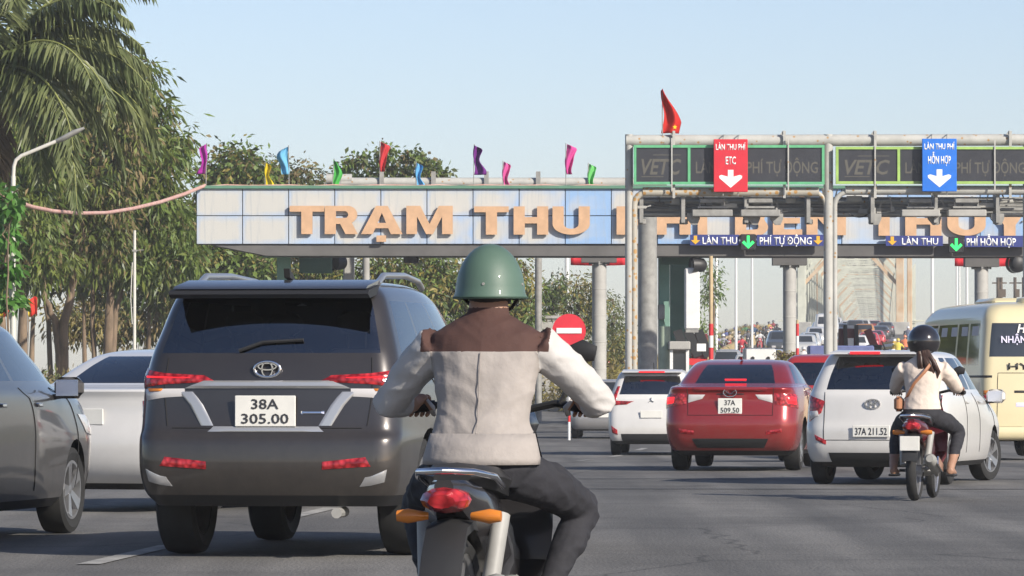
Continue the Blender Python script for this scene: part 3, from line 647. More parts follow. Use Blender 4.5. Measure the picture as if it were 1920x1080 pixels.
# big shaded post standing right behind
pst = empty('steel_mast', (P(1214, 400, 135).x, 135.0, gz(135)), label='thick shaded steel mast standing behind the gantry post', cat='post')
r = 18.5 / S(135); h = P(1214, 398, 135).z - gz(135)
mb = MB(); mb.tube([(0, 0, 0), (0, 0, h)], [r, r * .95], 20); mb.build('shaft', M_steel, pst, smooth=40)
mb = MB(); mb.box((0, 0, h + .1), (r * 2.4, r * 2.4, 0.2), bev=0.03); mb.build('head', M_steel, pst)
mb = MB(); mb.box((0, 0, 0.04), (r * 3, r * 3, 0.08)); mb.build('base_plate', M_steel, pst)
# display panels
def display(px0, px1, pxd, py0, py1, fm, label, tA, tB):
    d = D2 - 0.28; a = P(px0, py0, d); b = P(px1, py1, d)
    e = empty('display_panel', ((a.x + b.x) / 2, d, b.z), label=label, cat='display')
    w = b.x - a.x; h = a.z - b.z; t = 5 / S2
    mb = MB(); mb.box((0, 0.14, h / 2), (w - 0.02, 0.22, h - 0.02)); mb.build('case', M_steel, e)
    xs = P(pxd, 300, d).x - e.location.x
    for nm, x0, x1 in (('screen', -w / 2 + t, xs - t / 2), ('screen', xs + t / 2, w / 2 - t)):
        mb = MB(); mb.box(((x0 + x1) / 2, 0.02, h / 2), (x1 - x0, 0.03, h - 2 * t)); mb.build(nm, M_panelblk, e)
    mb = MB()
    for z in (t / 2, h - t / 2): mb.box((0, 0.0, z), (w, 0.06, t))
    for x in (-w / 2 + t / 2, w / 2 - t / 2, xs): mb.box((x, 0.0, h / 2), (t, 0.06, h - 2 * t - 0.004))
    mb.build('frame', fm, e)
    wA = (xs + w / 2); cA = (xs - w / 2) / 2
    link('logo_lettering', text_mesh('logo_lettering', 'VETC', h * .40, wA * .72, M_ghost, 0.0, 0.02, 0.25), e, (cA, 0.002, h * .46), FACE)
    mb = MB(); mb.box((cA + wA * .1, 0.003, h * .75), (wA * .5, 0.002, 0.02)); mb.box((cA - wA * .16, 0.003, h * .2), (wA * .4, 0.002, 0.02)); mb.build('logo_bar', M_ghost, e)
    wB = w / 2 - xs; cB = (w / 2 + xs) / 2
    link('unlit_lettering', text_mesh('unlit_lettering', 'LÀN THU PHÍ TỰ ĐỘNG', h * .30, wB * .9, M_ghost, 0.0, 0.012), e, (cB, 0.002, h * .44), FACE)
    for f in (0.2, 0.81):
        mb = MB(); mb.box((-w / 2 + w * f, -0.05, h * .5), (0.035, 0.03, h * 1.35)); mb.build('tie_rod', M_pipe, e)
    return e
display(1188, 1546, 1292, 272, 346, M_gframe, 'long dark display panel with green frame behind the red sign', 0, 0)
display(1567, 1935, 1685, 275, 345, M_lframe, 'long dark display panel with lime frame behind the blue sign', 0, 0)
for f in (1263, 1470, 1640, 1893):    # pipe clamps and hangers
    mb = MB(); a = gr(f, 246); b = gr(f, 276); mb.box(((a.x + b.x) / 2, -0.2, (a.z + b.z) / 2), (0.07, 0.06, a.z - b.z)); mb.add([(a.x - .12, -0.2, a.z - .1), (a.x - .03, -0.2, a.z + .02), (a.x - .03, -.14, a.z + .02), (a.x - .12, -.14, a.z - .1), (a.x - .03, -.2, a.z - .1), (a.x - .03, -.14, a.z - .1)], [(0, 1, 4), (3, 5, 2), (0, 3, 2, 1), (1, 2, 5, 4), (0, 4, 5, 3)]); mb.build('clamp', M_pipe, gn)
    mb = MB(); a = gr(f, 345); b = gr(f, 372); mb.box(((a.x + b.x) / 2, -0.17, (a.z + b.z) / 2), (0.07, 0.06, a.z - b.z)); mb.build('hanger', M_pipe, gn)
def lane_sign(px0, px1, py0, py1, m, t1, t2, w2, label, lbl):
    d = D2 - 0.55; a = P(px0, py0, d); b = P(px1, py1, d); w = b.x - a.x; h = a.z - b.z
    e = empty('lane_sign', ((a.x + b.x) / 2, d, b.z), label=label, cat='sign')
    mb = MB(); mb.box((0, 0.04, h / 2), (w, 0.06, h), bev=0.012); mb.build('board', m, e)
    link('lettering', text_mesh('lettering', t1, h * .115, w * .87, M_signwhite, 0.003, 0.02), e, (0, 0.008, h * .855), FACE)
    link('lettering', text_mesh('lettering', t2, h * .15, w * w2, M_signwhite, 0.003, 0.02), e, (0, 0.008, h * .60), FACE)
    link('arrow', curve_mesh('arrow', [fat_arrow(w * .68, h * .34)], 0.003, M_signwhite), e, (0, 0.008, h * .25), FACE)
    for sx in (-.22, .22):
        mb = MB(); mb.tube([(sx * w, 0.09, -0.10), (sx * w, 0.09, h + 0.02), (sx * w + 0.03, 0.30, h + 0.13), (sx * w + 0.05, 0.56, h + 0.14)], 0.014, 6); mb.build('rod', M_steel, e)
    return e
lane_sign(1338, 1402, 261, 360, M_signred, 'LÀN THU PHÍ', 'ETC', 0.30, 'red lane sign with white arrow hanging on the green framed display', 0)
lane_sign(1729, 1794, 260, 359, M_signblue, 'LÀN THU PHÍ', 'HỖN HỢP', 0.66, 'blue lane sign with white arrow hanging on the lime framed display', 0)
# catwalk pipes, brackets and antenna boxes below
for y, w, m in ((371, 3.5, M_steel), (378, 8, M_pipe), (386, 3, M_steel), (393, 6.5, M_steel), (402, 5.5, M_pipe)):
    gpipe([gr(1190, y, 0.9), gr(2010, y, 0.9)], w, 'rail', m, 10)
mb = MB(); a = gr(1190, 372, 1.5); b = gr(2010, 407, 1.5); mb.box(((a.x + b.x) / 2, 1.5, (a.z + b.z) / 2), (b.x - a.x, 0.06, a.z - b.z)); mb.build('catwalk_skirt', mat('grey_mesh_skirt', (0.30, 0.30, 0.285), 0.8, 0, 0.4, 3), gn)
for px in (1202, 1280, 1398, 1514, 1634, 1752, 1868):
    mb = MB(); a = gr(px, 366, .5); mb.box((a.x, 0.5, a.z - 0.35), (0.1, 0.9, 0.8)); mb.box((a.x + .02, 0.3, a.z - 0.72), (0.22, 0.12, 0.14), bev=.02); mb.build('bracket', M_steel, gn)
for k, px in enumerate((1300, 1413, 1456, 1640, 1752, 1870)):
    p = P(px, 405, D2 + 0.3); e = empty('lane_antenna', p, label='grey antenna housing hanging under the catwalk ' + ('between the steel mast and the red sign', 'between the two readers near the red sign', 'beside the reader near the middle gantry post', 'next to the middle gantry post', 'between the two pale readers', 'past the pale readers above the mixed lane board')[k], cat='antenna', group='antennas under the gantry catwalk')
    mb = MB(); mb.loft([[(x * .17, y * .14, z) for x, y in ((-1, -1), (1, -1), (1, 1), (-1, 1))] for z in (0.06,)] + [[(x * .17, y * .14, -0.08) for x, y in ((-1, -1), (1, -1), (1, 1), (-1, 1))], [(x * .07 + .03, y * .1 - .05, -0.24) for x, y in ((-1, -1), (1, -1), (1, 1), (-1, 1))]]); mb.build('housing', M_steel, e)
    mb = MB(); mb.tube([(0, 0, 0.0), (0, 0.05, 0.22)], 0.03, 8); mb.build('arm', M_steel, e)
for k, (px, wpx) in enumerate(((1335, 76), (1425, 74), (1725, 72), (1812, 72))):
    p = P(px, 400, D2 + 0.15); e = empty('reader_unit', p, label=('flat grey reader unit under the catwalk right below the red lane sign', 'flat grey reader unit under the catwalk between the red sign and the middle gantry post', 'pale flat reader unit under the catwalk left below the blue lane sign', 'pale flat reader unit under the catwalk past the blue lane sign')[k], cat='reader', group='reader units under the gantry')
    w = wpx / S2; mb = MB(); mb.box((0, 0, 0), (w, 0.5, 13 / S2), bev=0.02); mb.build('case', M_conc if k > 1 else M_steel, e)
    mb = MB(); mb.box((0, 0, 0.16), (w * .72, 0.3, 0.05)); mb.box((-w * .3, 0, 0.28), (0.04, 0.06, 0.3)); mb.box((w * .3, 0, 0.28), (0.04, 0.06, 0.3)); mb.box((0, -.1, 0.33), (w * .62, 0.1, 0.12), bev=.02); mb.build('cradle', M_steel, e)
for k in range(26):
    px = 1205 + k * 28 + rnd.uniform(-8, 8); py = rnd.uniform(370, 398); q = gr(px, py, rnd.uniform(.1, .7)); mb = MB()
    mb.box(q, (rnd.uniform(.08, .45), .14, rnd.uniform(.06, .16)), bev=.01); mb.beam(q, q + Vector((rnd.uniform(-.1, .1), 0, rnd.uniform(.15, .35))), .035, .035); mb.beam(q + Vector((-.15, 0, -.06)), q + Vector((.25, 0, rnd.uniform(-.12, .1))), .03, .03); mb.build('fitting', rnd.choice([M_steel, M_conc, M_pipe, M_soffit]), gn)
mb = MB(); a = gr(1590, 400, .4); mb.tube([a + Vector((.7 * t, 0, -.15 * math.sin(t * math.pi) + .1 * t)) for t in np.linspace(0, 1, 10)], 0.018, 6); mb.build('cable', M_black, gn)

# ------------------------------------------------------------------ flags
def flag(px, pyt, pyb, pbase, d, w, col, label, lean=0.0, curl=1.0, name='festival_flag', grp=None, dark=None, shape='wave'):
    base = P(px, pbase, d); e = empty(name, base, label=label, cat='flag', group=grp)
    zt = P(px, pyt, d).z - base.z; zb = P(px, pyb, d).z - base.z
    mb = MB(); mb.tube([(0, 0, -0.05), (lean * .5, 0, zt * .6), (lean, 0, zt + 0.03)], 0.016, 6); mb.build('staff', M_steel, e)
    nu, nv = 10, 16; vs = []; ph = rnd.uniform(0, 6)
    for j in range(nv + 1):
        v = j / nv; z = zt + (zb - zt) * v
        if shape == 'hang': prof = .10 + .95 * min(1.0, v * 1.35) ** 1.1
        else: prof = (.80 + .22 * math.sin(ph + v * 4.2) + .10 * math.sin(ph * 2 + v * 9)) * min(1.0, .4 + v * 7)
        for i in range(nu + 1):
            u = i / nu; x = lean * (zt + (zb - zt) * v) / zt + (u * w * prof + .10 * w * math.sin(ph + v * 6)) * curl
            y = 0.13 * math.sin(u * 7 + ph + v * 3) * (0.3 + u) * abs(w) * 2.2
            vs.append((x, y, z - u * abs(w) * (.18 if shape != 'hang' else -.1) * (1 - v)))
    fs = [(j * (nu + 1) + i, j * (nu + 1) + i + 1, (j + 1) * (nu + 1) + i + 1, (j + 1) * (nu + 1) + i) for j in range(nv) for i in range(nu)]
    mb = MB(); mb.add(vs, fs); o = mb.build('cloth', mat('cloth_%02d%02d%02d' % tuple(int(c * 99) for c in col), col, 0.75, 0, 0.12, 4, transl=0.35), e, smooth=80)
    s_ = o.modifiers.new('s', 'SOLIDIFY'); s_.thickness = 0.004
    return e
FD = D1 + 0.7
flag(386, 270, 326, 351, FD, 0.30, (0.50, 0.03, 0.42), 'magenta festival flag at the left end of the canopy', 0.03, -1)
flag(497, 305, 350, 351, FD, 0.28, (0.85, 0.68, 0.02), 'yellow festival flag on the canopy edge')
flag(542, 274, 327, 351, FD, 0.34, (0.20, 0.58, 0.85), 'light blue festival flag on a tall staff above the first letter', -0.02, -1)
flag(623, 299, 350, 351, FD, 0.26, (0.10, 0.58, 0.10), 'deep green festival flag on the canopy edge', 0.06)
flag(712, 266, 322, 351, FD, 0.30, (0.72, 0.05, 0.06), 'red festival flag on a tall staff on the canopy')
flag(780, 305, 350, 351, FD, 0.30, (0.18, 0.55, 0.88), 'light blue festival flag standing low on the canopy edge')
flag(888, 272, 328, 351, FD, 0.38, (0.22, 0.02, 0.30), 'dark purple festival flag on a tall staff', 0.02)
flag(943, 303, 350, 351, FD, 0.30, (0.85, 0.14, 0.45), 'pink festival flag standing low on the canopy edge')
flag(1061, 270, 327, 351, FD, 0.34, (0.82, 0.10, 0.42), 'deep pink festival flag on a tall staff')
flag(1103, 307, 353, 353, FD, 0.30, (0.22, 0.72, 0.22), 'pale green festival flag beside the sign gantry')
nf = flag(1242, 170, 250, 262, D2 - 0.1, 0.46, (0.78, 0.03, 0.02), 'large red national flag with yellow star on the sign gantry', 0.0, 1.0, name='national_flag', shape='hang')
star = [(0.07 * (1 if k % 2 == 0 else .4) * math.sin(k * math.pi / 5), 0.07 * (1 if k % 2 == 0 else .4) * math.cos(k * math.pi / 5)) for k in range(10)]
link('star', curve_mesh('star', [star], 0.002, mat('flag_yellow', (0.85, 0.62, 0.02), 0.7)), nf, (0.33, -0.12, 0.33), FACE)

# ------------------------------------------------------------------ rope light from lamp post to the canopy
def catenary(a, b, sag, n=26): return [a.lerp(b, i / n) + Vector((0, 0, -sag * 4 * (i / n) * (1 - i / n))) for i in range(n + 1)]
rl = empty('rope_light', P(210, 398, 130), label='thick pinkish rope light swagged from lamp post to canopy corner', cat='rope light')
a = P(30, 378, 104.4); b = P(384, 348, D1 + 0.3); pts = catenary(a, b, 0.32)
pts = [a + (b - a) * (i / 26.0) + Vector((0, 0, 0)) for i in range(27)]
path = [(30, 378), (60, 388), (100, 396), (150, 400), (200, 399), (250, 391), (300, 379), (345, 364), (384, 348)]
pts = []
for i, (px, py) in enumerate(path):
    d = 104.4 + (D1 + 0.3 - 104.4) * (px - 30) / 354.0; pts.append(P(px, py, d) - rl.location)
mb = MB(); mb.tube(pts, [0.055, .05, .05, .05, .05, .055, .06, .06, .06], 8); mb.build('swag', M_rope, rl, smooth=60)
ln = [P(384 + k * 40, 350 - 3 * abs(math.sin(k * 1.3)), D1 + 0.05) - rl.location for k in range(20)]
mb = MB(); mb.tube(ln, 0.035, 6); mb.build('edge_run', M_rope, rl, smooth=60)

# ------------------------------------------------------------------ poles
def lamp_post():
    d = 104.0; b = P(26, 700, d); g0 = gz(d) + 0.3; e = empty('street_lamp', (b.x, d, g0), label='pale street lamp with long angled arm in front of the palm', cat='street lamp')
    def q(px, py): p = P(px, py, d); return (p.x - b.x, 0, p.z - g0)
    mb = MB(); mb.tube([(0, 0, -0.1), q(24, 500), q(25, 330)], [0.065, 0.058, 0.05], 12); mb.build('pole', M_polewhite, e, smooth=40)
    mb = MB(); mb.tube([q(25, 331), q(26, 312), q(30, 300), q(40, 292), q(60, 284), q(110, 263)], 0.042, 10); mb.build('arm', M_polewhite, e, smooth=40)
    mb = MB(); mb.tube([q(106, 265), q(120, 259), q(140, 248), q(158, 240)], [(0.05, 0.05), (0.13, 0.06), (0.13, 0.06), (0.03, 0.03)], 12); mb.build('luminaire', M_steel, e, smooth=40)
    mb = MB(); a = q(36, 454); mb.beam((0, 0, a[2]), (a[0] + .1, 0, a[2]), 0.04, 0.05); mb.build('bracket', M_steel, e)
    mb = MB(); mb.tube([q(18, 430), q(16, 480), q(19, 560), q(17, 640)], 0.022, 6); mb.build('cable', M_polewhite, e)
    return e
lamp_post()
d = 132.0; b = P(252, 700, d); g0 = gz(d) + 0.3
e = empty('plain_pole', (b.x, d, g0), label='bare thin pale pole standing before the eucalyptus trunks', cat='pole')
mb = MB(); mb.tube([(0, 0, -0.1), (0, 0, P(252, 432, d).z - g0)], [0.05, 0.04], 10); mb.build('shaft', M_polewhite, e, smooth=40)
mb = MB(); z = P(0, 470, d).z - g0; mb.tube([(0, 0, z), (0.25, 0, z + .02)], 0.012, 5); mb.box((0, 0, z), (0.12, 0.12, 0.06)); mb.build('collar', M_steel, e)
mb = MB(); zz = P(0, 560, d).z - g0; mb.tube([(-.06, -.05, zz + 1.0), (-.10, -.06, zz), (-.06, -.05, zz - .7)], 0.014, 5); mb.build('cable', M_polewhite, e)
POLES = [(1063, 484, 300, 9, 'slim white lamp pole seen above the no-entry sign'), (1343, 480, 262, 5.5, 'white lamp pole nearest the striped height pole'), (1380, 480, 300, 5, 'white lamp pole in the middle of the three before the bridge'), (1410, 480, 340, 4.5, 'white lamp pole before the bridge, next to the banded column'),
         (1748, 470, 330, 6, 'white lamp pole right of the bridge portal'), (1794, 490, 400, 4, 'thin white pole right behind the bus roof'), (1799, 490, 430, 3.5, 'thin grey pole close behind another thin pole above the bus'), (1813, 485, 380, 5, 'white pole beside the banded column above the bus')]
for px, pyt, d, w, lb in POLES:
    p = P(px, pyt, d); g0 = terr(p.x, d) - 0.1; z1 = p.z + (60 / S(d) if pyt < 490 else 0.0)
    e = empty('lamp_pole', (p.x, d, g0), label=lb, cat='pole'); rr_ = w / S(d) / 2
    mb = MB(); mb.tube([(0, 0, 0), (0, 0, z1 - g0 + 1.5)], [rr_ * 1.1, rr_ * .8], 8); mb.build('shaft', M_white, e, smooth=40)
    mb = MB(); mb.tube([(0, 0, z1 - g0 + 1.48), (0.3, 0, z1 - g0 + 1.9), (1.4, 0, z1 - g0 + 2.1)], rr_ * .6, 6); mb.build('arm', M_white, e)
for px, d in ((1871, 420), (1877, 424), (1903, 425), (1919, 425)):   # utility poles behind the bus
    p = P(px, 520, d); g0 = -0.7; e = empty('utility_pole', (p.x, d, g0), label='dark utility pole with equipment behind the bus roof', cat='utility pole', group='utility poles beyond the bridge')
    h = p.z - g0; mb = MB(); mb.tube([(0, 0, 0), (0, 0, h)], 0.14, 8); mb.build('shaft', M_bark2, e)
    mb = MB(); mb.beam((-.5, 0, h - .5), (.5, 0, h - .5), 0.1, 0.12); mb.box((0.2, 0, h - 1.4), (0.4, 0.35, 0.7)); mb.box((-.25, 0, h - 2.3), (0.3, 0.3, 0.5)); mb.build('equipment', M_bark2, e)

# no-entry sign
d = 118.0; c = P(1067, 620, d); g0 = gz(d)
ne = empty('no_entry_sign', (c.x, d, g0), label='round red no-entry sign with white bar on a striped post', cat='road sign')
rs = 31.5 / S(d)
mb = MB(); mb.lathe([(rs, -0.02), (rs, 0.02)], (0, 0, c.z - g0), axis='y', seg=40); mb.build('disc', M_signred, ne)
mb = MB(); mb.box((0, -0.035, c.z - g0), (47 / S(d), 0.02, 10 / S(d))); mb.build('bar', M_signwhite, ne)
for k in range(6):
    z0 = k * (c.z - g0) / 6; z1 = (k + 1) * (c.z - g0) / 6; mb = MB(); mb.tube([(0, 0.06, z0), (0, 0.06, z1)], 0.035, 10); mb.build('post_band', M_red if k % 2 else M_white, ne, smooth=40)
striped_pole(1083, 650, 651, 740, 122, 'thin red and white delineator post beside the no-entry sign', 0.28, 4)
# far block-work wall behind the column
wl_ = empty('block_wall', (P(1030, 660, 200).x, 200, gz(200) - 0.6), label='low grey concrete wall beyond the toll columns', cat='wall')
zt = P(0, 597, 200).z - wl_.location.z
mb = MB(); mb.box((-.6, 0.15, zt / 2), (3.2, 0.3, zt)); mb.build('wall_face', M_conc, wl_)
mb = MB(); mb.box((-.6, 0.15, zt + .06), (3.4, 0.45, 0.12)); mb.build('coping', M_kerb, wl_)
for k in range(3): mb = MB(); mb.box((-.6, -0.02, zt * .9 - k * .55), (3.15, 0.04, 0.48)); mb.build('course', M_conc, wl_)

# ------------------------------------------------------------------ truss bridge
DB0, DB1 = 470.0, 1110.0
hx = math.atan2(1655 - 960, FPX); bx0 = P(1595, 620, DB0).x
br = empty('truss_bridge', (bx0, DB0, gz(DB0)), -hx, 'pale rusty steel truss bridge with dense lattice portal', 'bridge')
LB = DB1 - DB0; NP = 38; PL = LB / NP; BW = 4.8; BH = 10.5; SL = 0.0125
def bz(y): return SL * y - 2.0e-5 * y * y
dk = MB(); dk.loft([[(x, y, bz(y) + z) for x, z in ((-BW - 1.4, 0.006), (BW + 1.4, 0.006), (BW + 1.4, -1.0), (-BW - 1.4, -1.0))] for y in [-3] + list(np.linspace(10, LB, 40))])
dk.build('deck', M_road, br)
def toph(k): return BH - 2.6 * max(0, 1 - k / 2.0)
for sx, nm in ((-1, 'left_truss'), (1, 'right_truss')):
    t = MB()
    for k in range(NP + 1):
        y = k * PL; h_ = toph(k); t.beam((sx * BW, y, bz(y)), (sx * BW, y, bz(y) + h_), 0.42, 0.5, 1 if (k * 7 + (sx > 0) * 3) % 6 == 0 else 0)
        t.beam((sx * BW, y, bz(y) + h_ - 3.2), (sx * (BW - 2.9), y, bz(y) + h_ - 0.05), 0.3, 0.34, 1 if k % 4 == 0 else 0)
        if k < NP:
            y2 = y + PL; ym = y + PL / 2; h2 = toph(k + 1)
            t.beam((sx * BW, y, bz(y) + h_), (sx * BW, y2, bz(y2) + h2), 0.6, 0.6)
            t.beam((sx * BW, y, bz(y) + 0.6), (sx * BW, y2, bz(y2) + 0.6), 0.5, 0.7)
            t.beam((sx * BW, y, bz(y) + .6), (sx * BW, ym, bz(ym) + (h_ + h2) / 2), 0.3, 0.3); t.beam((sx * BW, ym, bz(ym) + (h_ + h2) / 2), (sx * BW, y2, bz(y2) + .6), 0.3, 0.3)
            t.beam((sx * BW, ym, bz(ym)), (sx * BW, ym, bz(ym) + (h_ + h2) / 2), 0.2, 0.2)
            t.beam((sx * BW, ym, bz(ym) + h_ - 3.0), (sx * (BW - 2.7), ym, bz(ym) + h_ - 0.05), 0.16, 0.2)
    o = t.build(nm, [M_bridge, M_bridger], br); o['kind'] = 'stuff'
t = MB()
for k in range(NP + 1):
    y = k * PL; z = bz(y) + toph(k)
    t.beam((-BW, y, z), (BW, y, z), 0.3, 0.34, 2 if k % 3 == 1 else 1 if k % 7 == 3 else 0); t.beam((-BW + 1.6, y, z - 1.3), (BW - 1.6, y, z - 1.3), 0.14, 0.16)
    for j_ in range(4): x_ = -BW + 1.6 + j_ * 1.6; t.beam((x_, y, z - 1.3), (x_ + .8, y, z), .07, .08); t.beam((x_ + 1.6, y, z - 1.3), (x_ + .8, y, z), .07, .08)
    if k < NP:
        y2 = y + PL; z2 = bz(y2) + toph(k + 1); t.beam((-BW, y, z), (BW, y2, z2), 0.16, 0.16, 2); t.beam((BW, y, z), (-BW, y2, z2), 0.16, 0.16, 2)
o = t.build('overhead_bracing', [M_bridge, M_bridger, mat('shaded_brace', (.34, .32, .28), .7, 0, .3, .5)], br); o['kind'] = 'stuff'  # third tone puts the shade of the bracing's underside into its colour
for sx in (-1, 1):
    mb = MB(); mb.box((sx * BW, -0.5, toph(0) / 2), (0.8, 0.8, toph(0)), bev=0.05); mb.box((sx * (BW + .95), -0.4, toph(0) / 2), (0.5, 0.6, toph(0)), bev=0.05); o = mb.build('portal_post', M_bridger if sx > 0 else M_bridge, br)
    mb = MB(); mb.box((sx * BW, -0.9, 0.6), (1.9, 1.2, 1.25), bev=0.05); mb.build('post_footing', M_conc, br)
    mb = MB()
    for k in range(22): mb.box((sx * (BW + 1.9), 3 + k * 11, bz(k * 11) + 0.4 + 1.0), (1.0, 0.3, 0.12)); mb.beam((sx * (BW + 1.5), 3 + k * 11, bz(k * 11)), (sx * (BW + 1.5), 3 + k * 11, bz(k * 11) + 7), 0.12, 0.12)
    mb.tube([(sx * (BW + 1.5), y_, bz(y_) + 1.1) for y_ in np.linspace(0, LB, 30)], 0.05, 5); mb.build('walkway_rail', M_bridge, br)
# approach parapets
for sx, nm in ((-1, 'left'), (1, 'right')):
    e = empty('approach_parapet', (roadx(300) + sx * 7.4, 300, gz(300)), label='pale concrete parapet along the %s side of the ramp up to the bridge' % nm, cat='parapet')
    ys = [225, 260, 300, 340, 380, 420, 460]
    for a_, b_ in zip(ys[:-1], ys[1:]):
        mb = MB(); A = Vector((roadx(a_) + sx * 7.4, a_, gz(a_) + .4)) - e.location; B = Vector((roadx(b_) + sx * 7.4, b_ - .4, gz(b_) + .4)) - e.location
        mb.beam(A, B, 0.3, 0.85); mb.build('wall_section', M_kerb if sx > 0 else mat('ochre_parapet', (0.55, 0.42, 0.2), 0.8, 0, 0.3, 1), e)
dv = empty('striped_divider', (P(1668, 640, 300).x, 300, gz(300)), label='yellow and white striped divider on the right of the bridge approach', cat='divider')
for k in range(9):
    y = 260 + k * 14; mb = MB(); x = P(1664 + k * 1.0, 640, y).x; mb.box((x - dv.location.x, y - 300, gz(y) - dv.location.z + .35), (0.5, 9, 0.75), bev=.05); mb.build('block', M_yline if k % 2 else M_white, dv)

# ------------------------------------------------------------------ warm dusty air
HZ = 0.0004
hm = bpy.data.materials.new('dusty_air'); hm.use_nodes = True; hn = hm.node_tree.nodes; hn.clear()
ho = hn.new('ShaderNodeOutputMaterial'); hv = hn.new('ShaderNodeVolumePrincipled'); hv.inputs['Color'].default_value = (0.93, 0.95, 0.97, 1); hv.inputs['Density'].default_value = HZ; hv.inputs['Anisotropy'].default_value = 0.1
hm.node_tree.links.new(hv.outputs['Volume'], ho.inputs['Volume'])
mb = MB(); mb.box((30, 500, 19), (500, 1200, 42)); hz_ = mb.build('haze', hm); tag(hz_, 'thin dusty air over the whole plaza', 'haze', kind='stuff')

# ------------------------------------------------------------------ vegetation
M_deep = mat('dark_clump_leaf', (0.10, 0.14, 0.035), 0.45, 0, 0.5, 0.9, col2=(0.05, 0.08, 0.025), transl=0.28)  # darker leaf copy; its clumps put the crown's shaded gaps into the colour
def leaves(pts, dirs, length, width, n):
    length = np.asarray(length); width = np.asarray(width)
    """rhombus leaves: pts (n,3) bases, dirs (n,3) unit directions"""
    L = nrg.uniform(.65, 1.25, (n, 1)) * length; Wd = nrg.uniform(.7, 1.2, (n, 1)) * width
    rv = nrg.normal(size=(n, 3)); side = np.cross(dirs, rv); side /= np.linalg.norm(side, axis=1, keepdims=True) + 1e-9
    up = np.cross(side, dirs)
    mid = pts + dirs * L * .45 + up * L * .06; tip = pts + dirs * L - np.array([0, 0, 1.0]) * L * .12
    return np.stack([pts, mid + side * Wd / 2, tip, mid - side * Wd / 2], axis=1)
def crown_leaves(blobs, dens, leaf, droop=0.6, clump=0.55, per=26):
    """blobs: (centre, (rx,ry,rz)); leaves grouped in clumps, mostly in the outer shell"""
    out = []; global LAST_CLUMP; LAST_CLUMP = []
    for c, r in blobs:
        vol = r[0] * r[1] * r[2]; nc = max(6, int(dens * (r[0] * r[2]) * 40))
        u = nrg.normal(size=(nc, 3)); u /= np.linalg.norm(u, axis=1, keepdims=True); rad = nrg.uniform(.25, 1.0, (nc, 1)) ** .55
        cc = np.array(c) + u * rad * np.array(r) * (1 + nrg.normal(size=(nc, 1)) * .08)
        k = per; base = np.repeat(cc, k, axis=0); cs = nrg.uniform(.55, 1.2, (nc, 1)) * clump
        off = nrg.normal(size=(nc * k, 3)) * .5 * np.repeat(cs, k, axis=0)
        pts = base + off
        dr = off / (np.linalg.norm(off, axis=1, keepdims=True) + 1e-6) * .8 + nrg.normal(size=off.shape) * .35 + np.array([0, 0, -droop]); dr /= np.linalg.norm(dr, axis=1, keepdims=True)
        szc = np.repeat(nrg.uniform(.7, 1.3, (nc, 1)), k, axis=0); out.append(leaves(pts, dr, leaf[0] * szc, leaf[1] * szc, nc * k)); LAST_CLUMP.append(np.repeat(nrg.random(nc), k))
    return np.concatenate(out)
def limb(mb, pts, r0, r1, seg=8):
    n = len(pts); mb.tube(pts, [r0 + (r1 - r0) * i / (n - 1) for i in range(n)], seg)
def wob(a, b, n, amp):
    a = Vector(a); b = Vector(b); return [a.lerp(b, i / n) + Vector((rnd.uniform(-amp, amp), rnd.uniform(-amp, amp), 0)) * (0 < i < n) for i in range(n + 1)]
def tree(name, label, d, base_px, base_py, stems, blobs, lm, leaf=(0.26, 0.07), dens=1.0, bark=M_bark, group=None, droop=0.6, clump=0.5, per=26, depth=1.0, cat='tree', g0=None, mix=None):
    """stems: list of [(px,py),...] with start radius; blobs in pixels (cx,cy,rx,ry)"""
    b = P(base_px, base_py, d); base = Vector((b.x, d, (gz(min(d, 165)) + 0.3) if g0 is None else g0)); e = empty(name, base, label=label, cat=cat, group=group)
    mb = MB(); s = S(d); bw = []
    for cx_, cy_, rx, ry in blobs:
        p = P(cx_, cy_, d); bw.append(((p.x - base.x, rnd.uniform(-.5, .5) * depth, p.z - base.z), (rx / s, max(rx, ry) / s * .8 * depth, ry / s)))
    for path, r0 in stems:
        pts = []
        dy = 0
        for i, (px, py) in enumerate(path):
            p = P(px, py, d) - base; pts.append((p.x, dy, p.z if i or py < 640 else -0.15)); dy += rnd.uniform(-.35, .35)
        fine = []
        for a, c in zip(pts[:-1], pts[1:]): fine += wob(a, c, 3, 0.05)[:-1]
        fine.append(Vector(pts[-1])); limb(mb, fine, r0, r0 * .45)
        end = fine[-1]
        for c, r in sorted(bw, key=lambda q: (Vector(q[0]) - end).length)[:3]:
            limb(mb, wob(end, Vector(c), 4, 0.15), r0 * .42, 0.03)
            for _ in range(5):
                tgt = Vector(c) + Vector([rnd.uniform(-.8, .8) * r[i] for i in range(3)]); limb(mb, wob(Vector(c), tgt, 3, 0.1), 0.035, 0.012, 5)
    mb.build('trunk', bark, e, smooth=50)
    lv = crown_leaves(bw, dens, leaf, droop, clump, per)
    if mix:
        cl = np.concatenate(LAST_CLUMP); mi = np.zeros(len(lv), dtype=np.int32)
        mi[cl < mix[1]] = 1; mi[cl > .95] = 2; mi[(cl > .78) & (cl <= .95)] = 3; jit = nrg.random(len(lv)); mi[jit < .06] = 2; mi[jit > .90] = 1
        o = quads('crown', lv, [lm, mix[0], M_leafC, M_deep], e, mi)
    else: o = quads('crown', lv, lm, e)
    return e

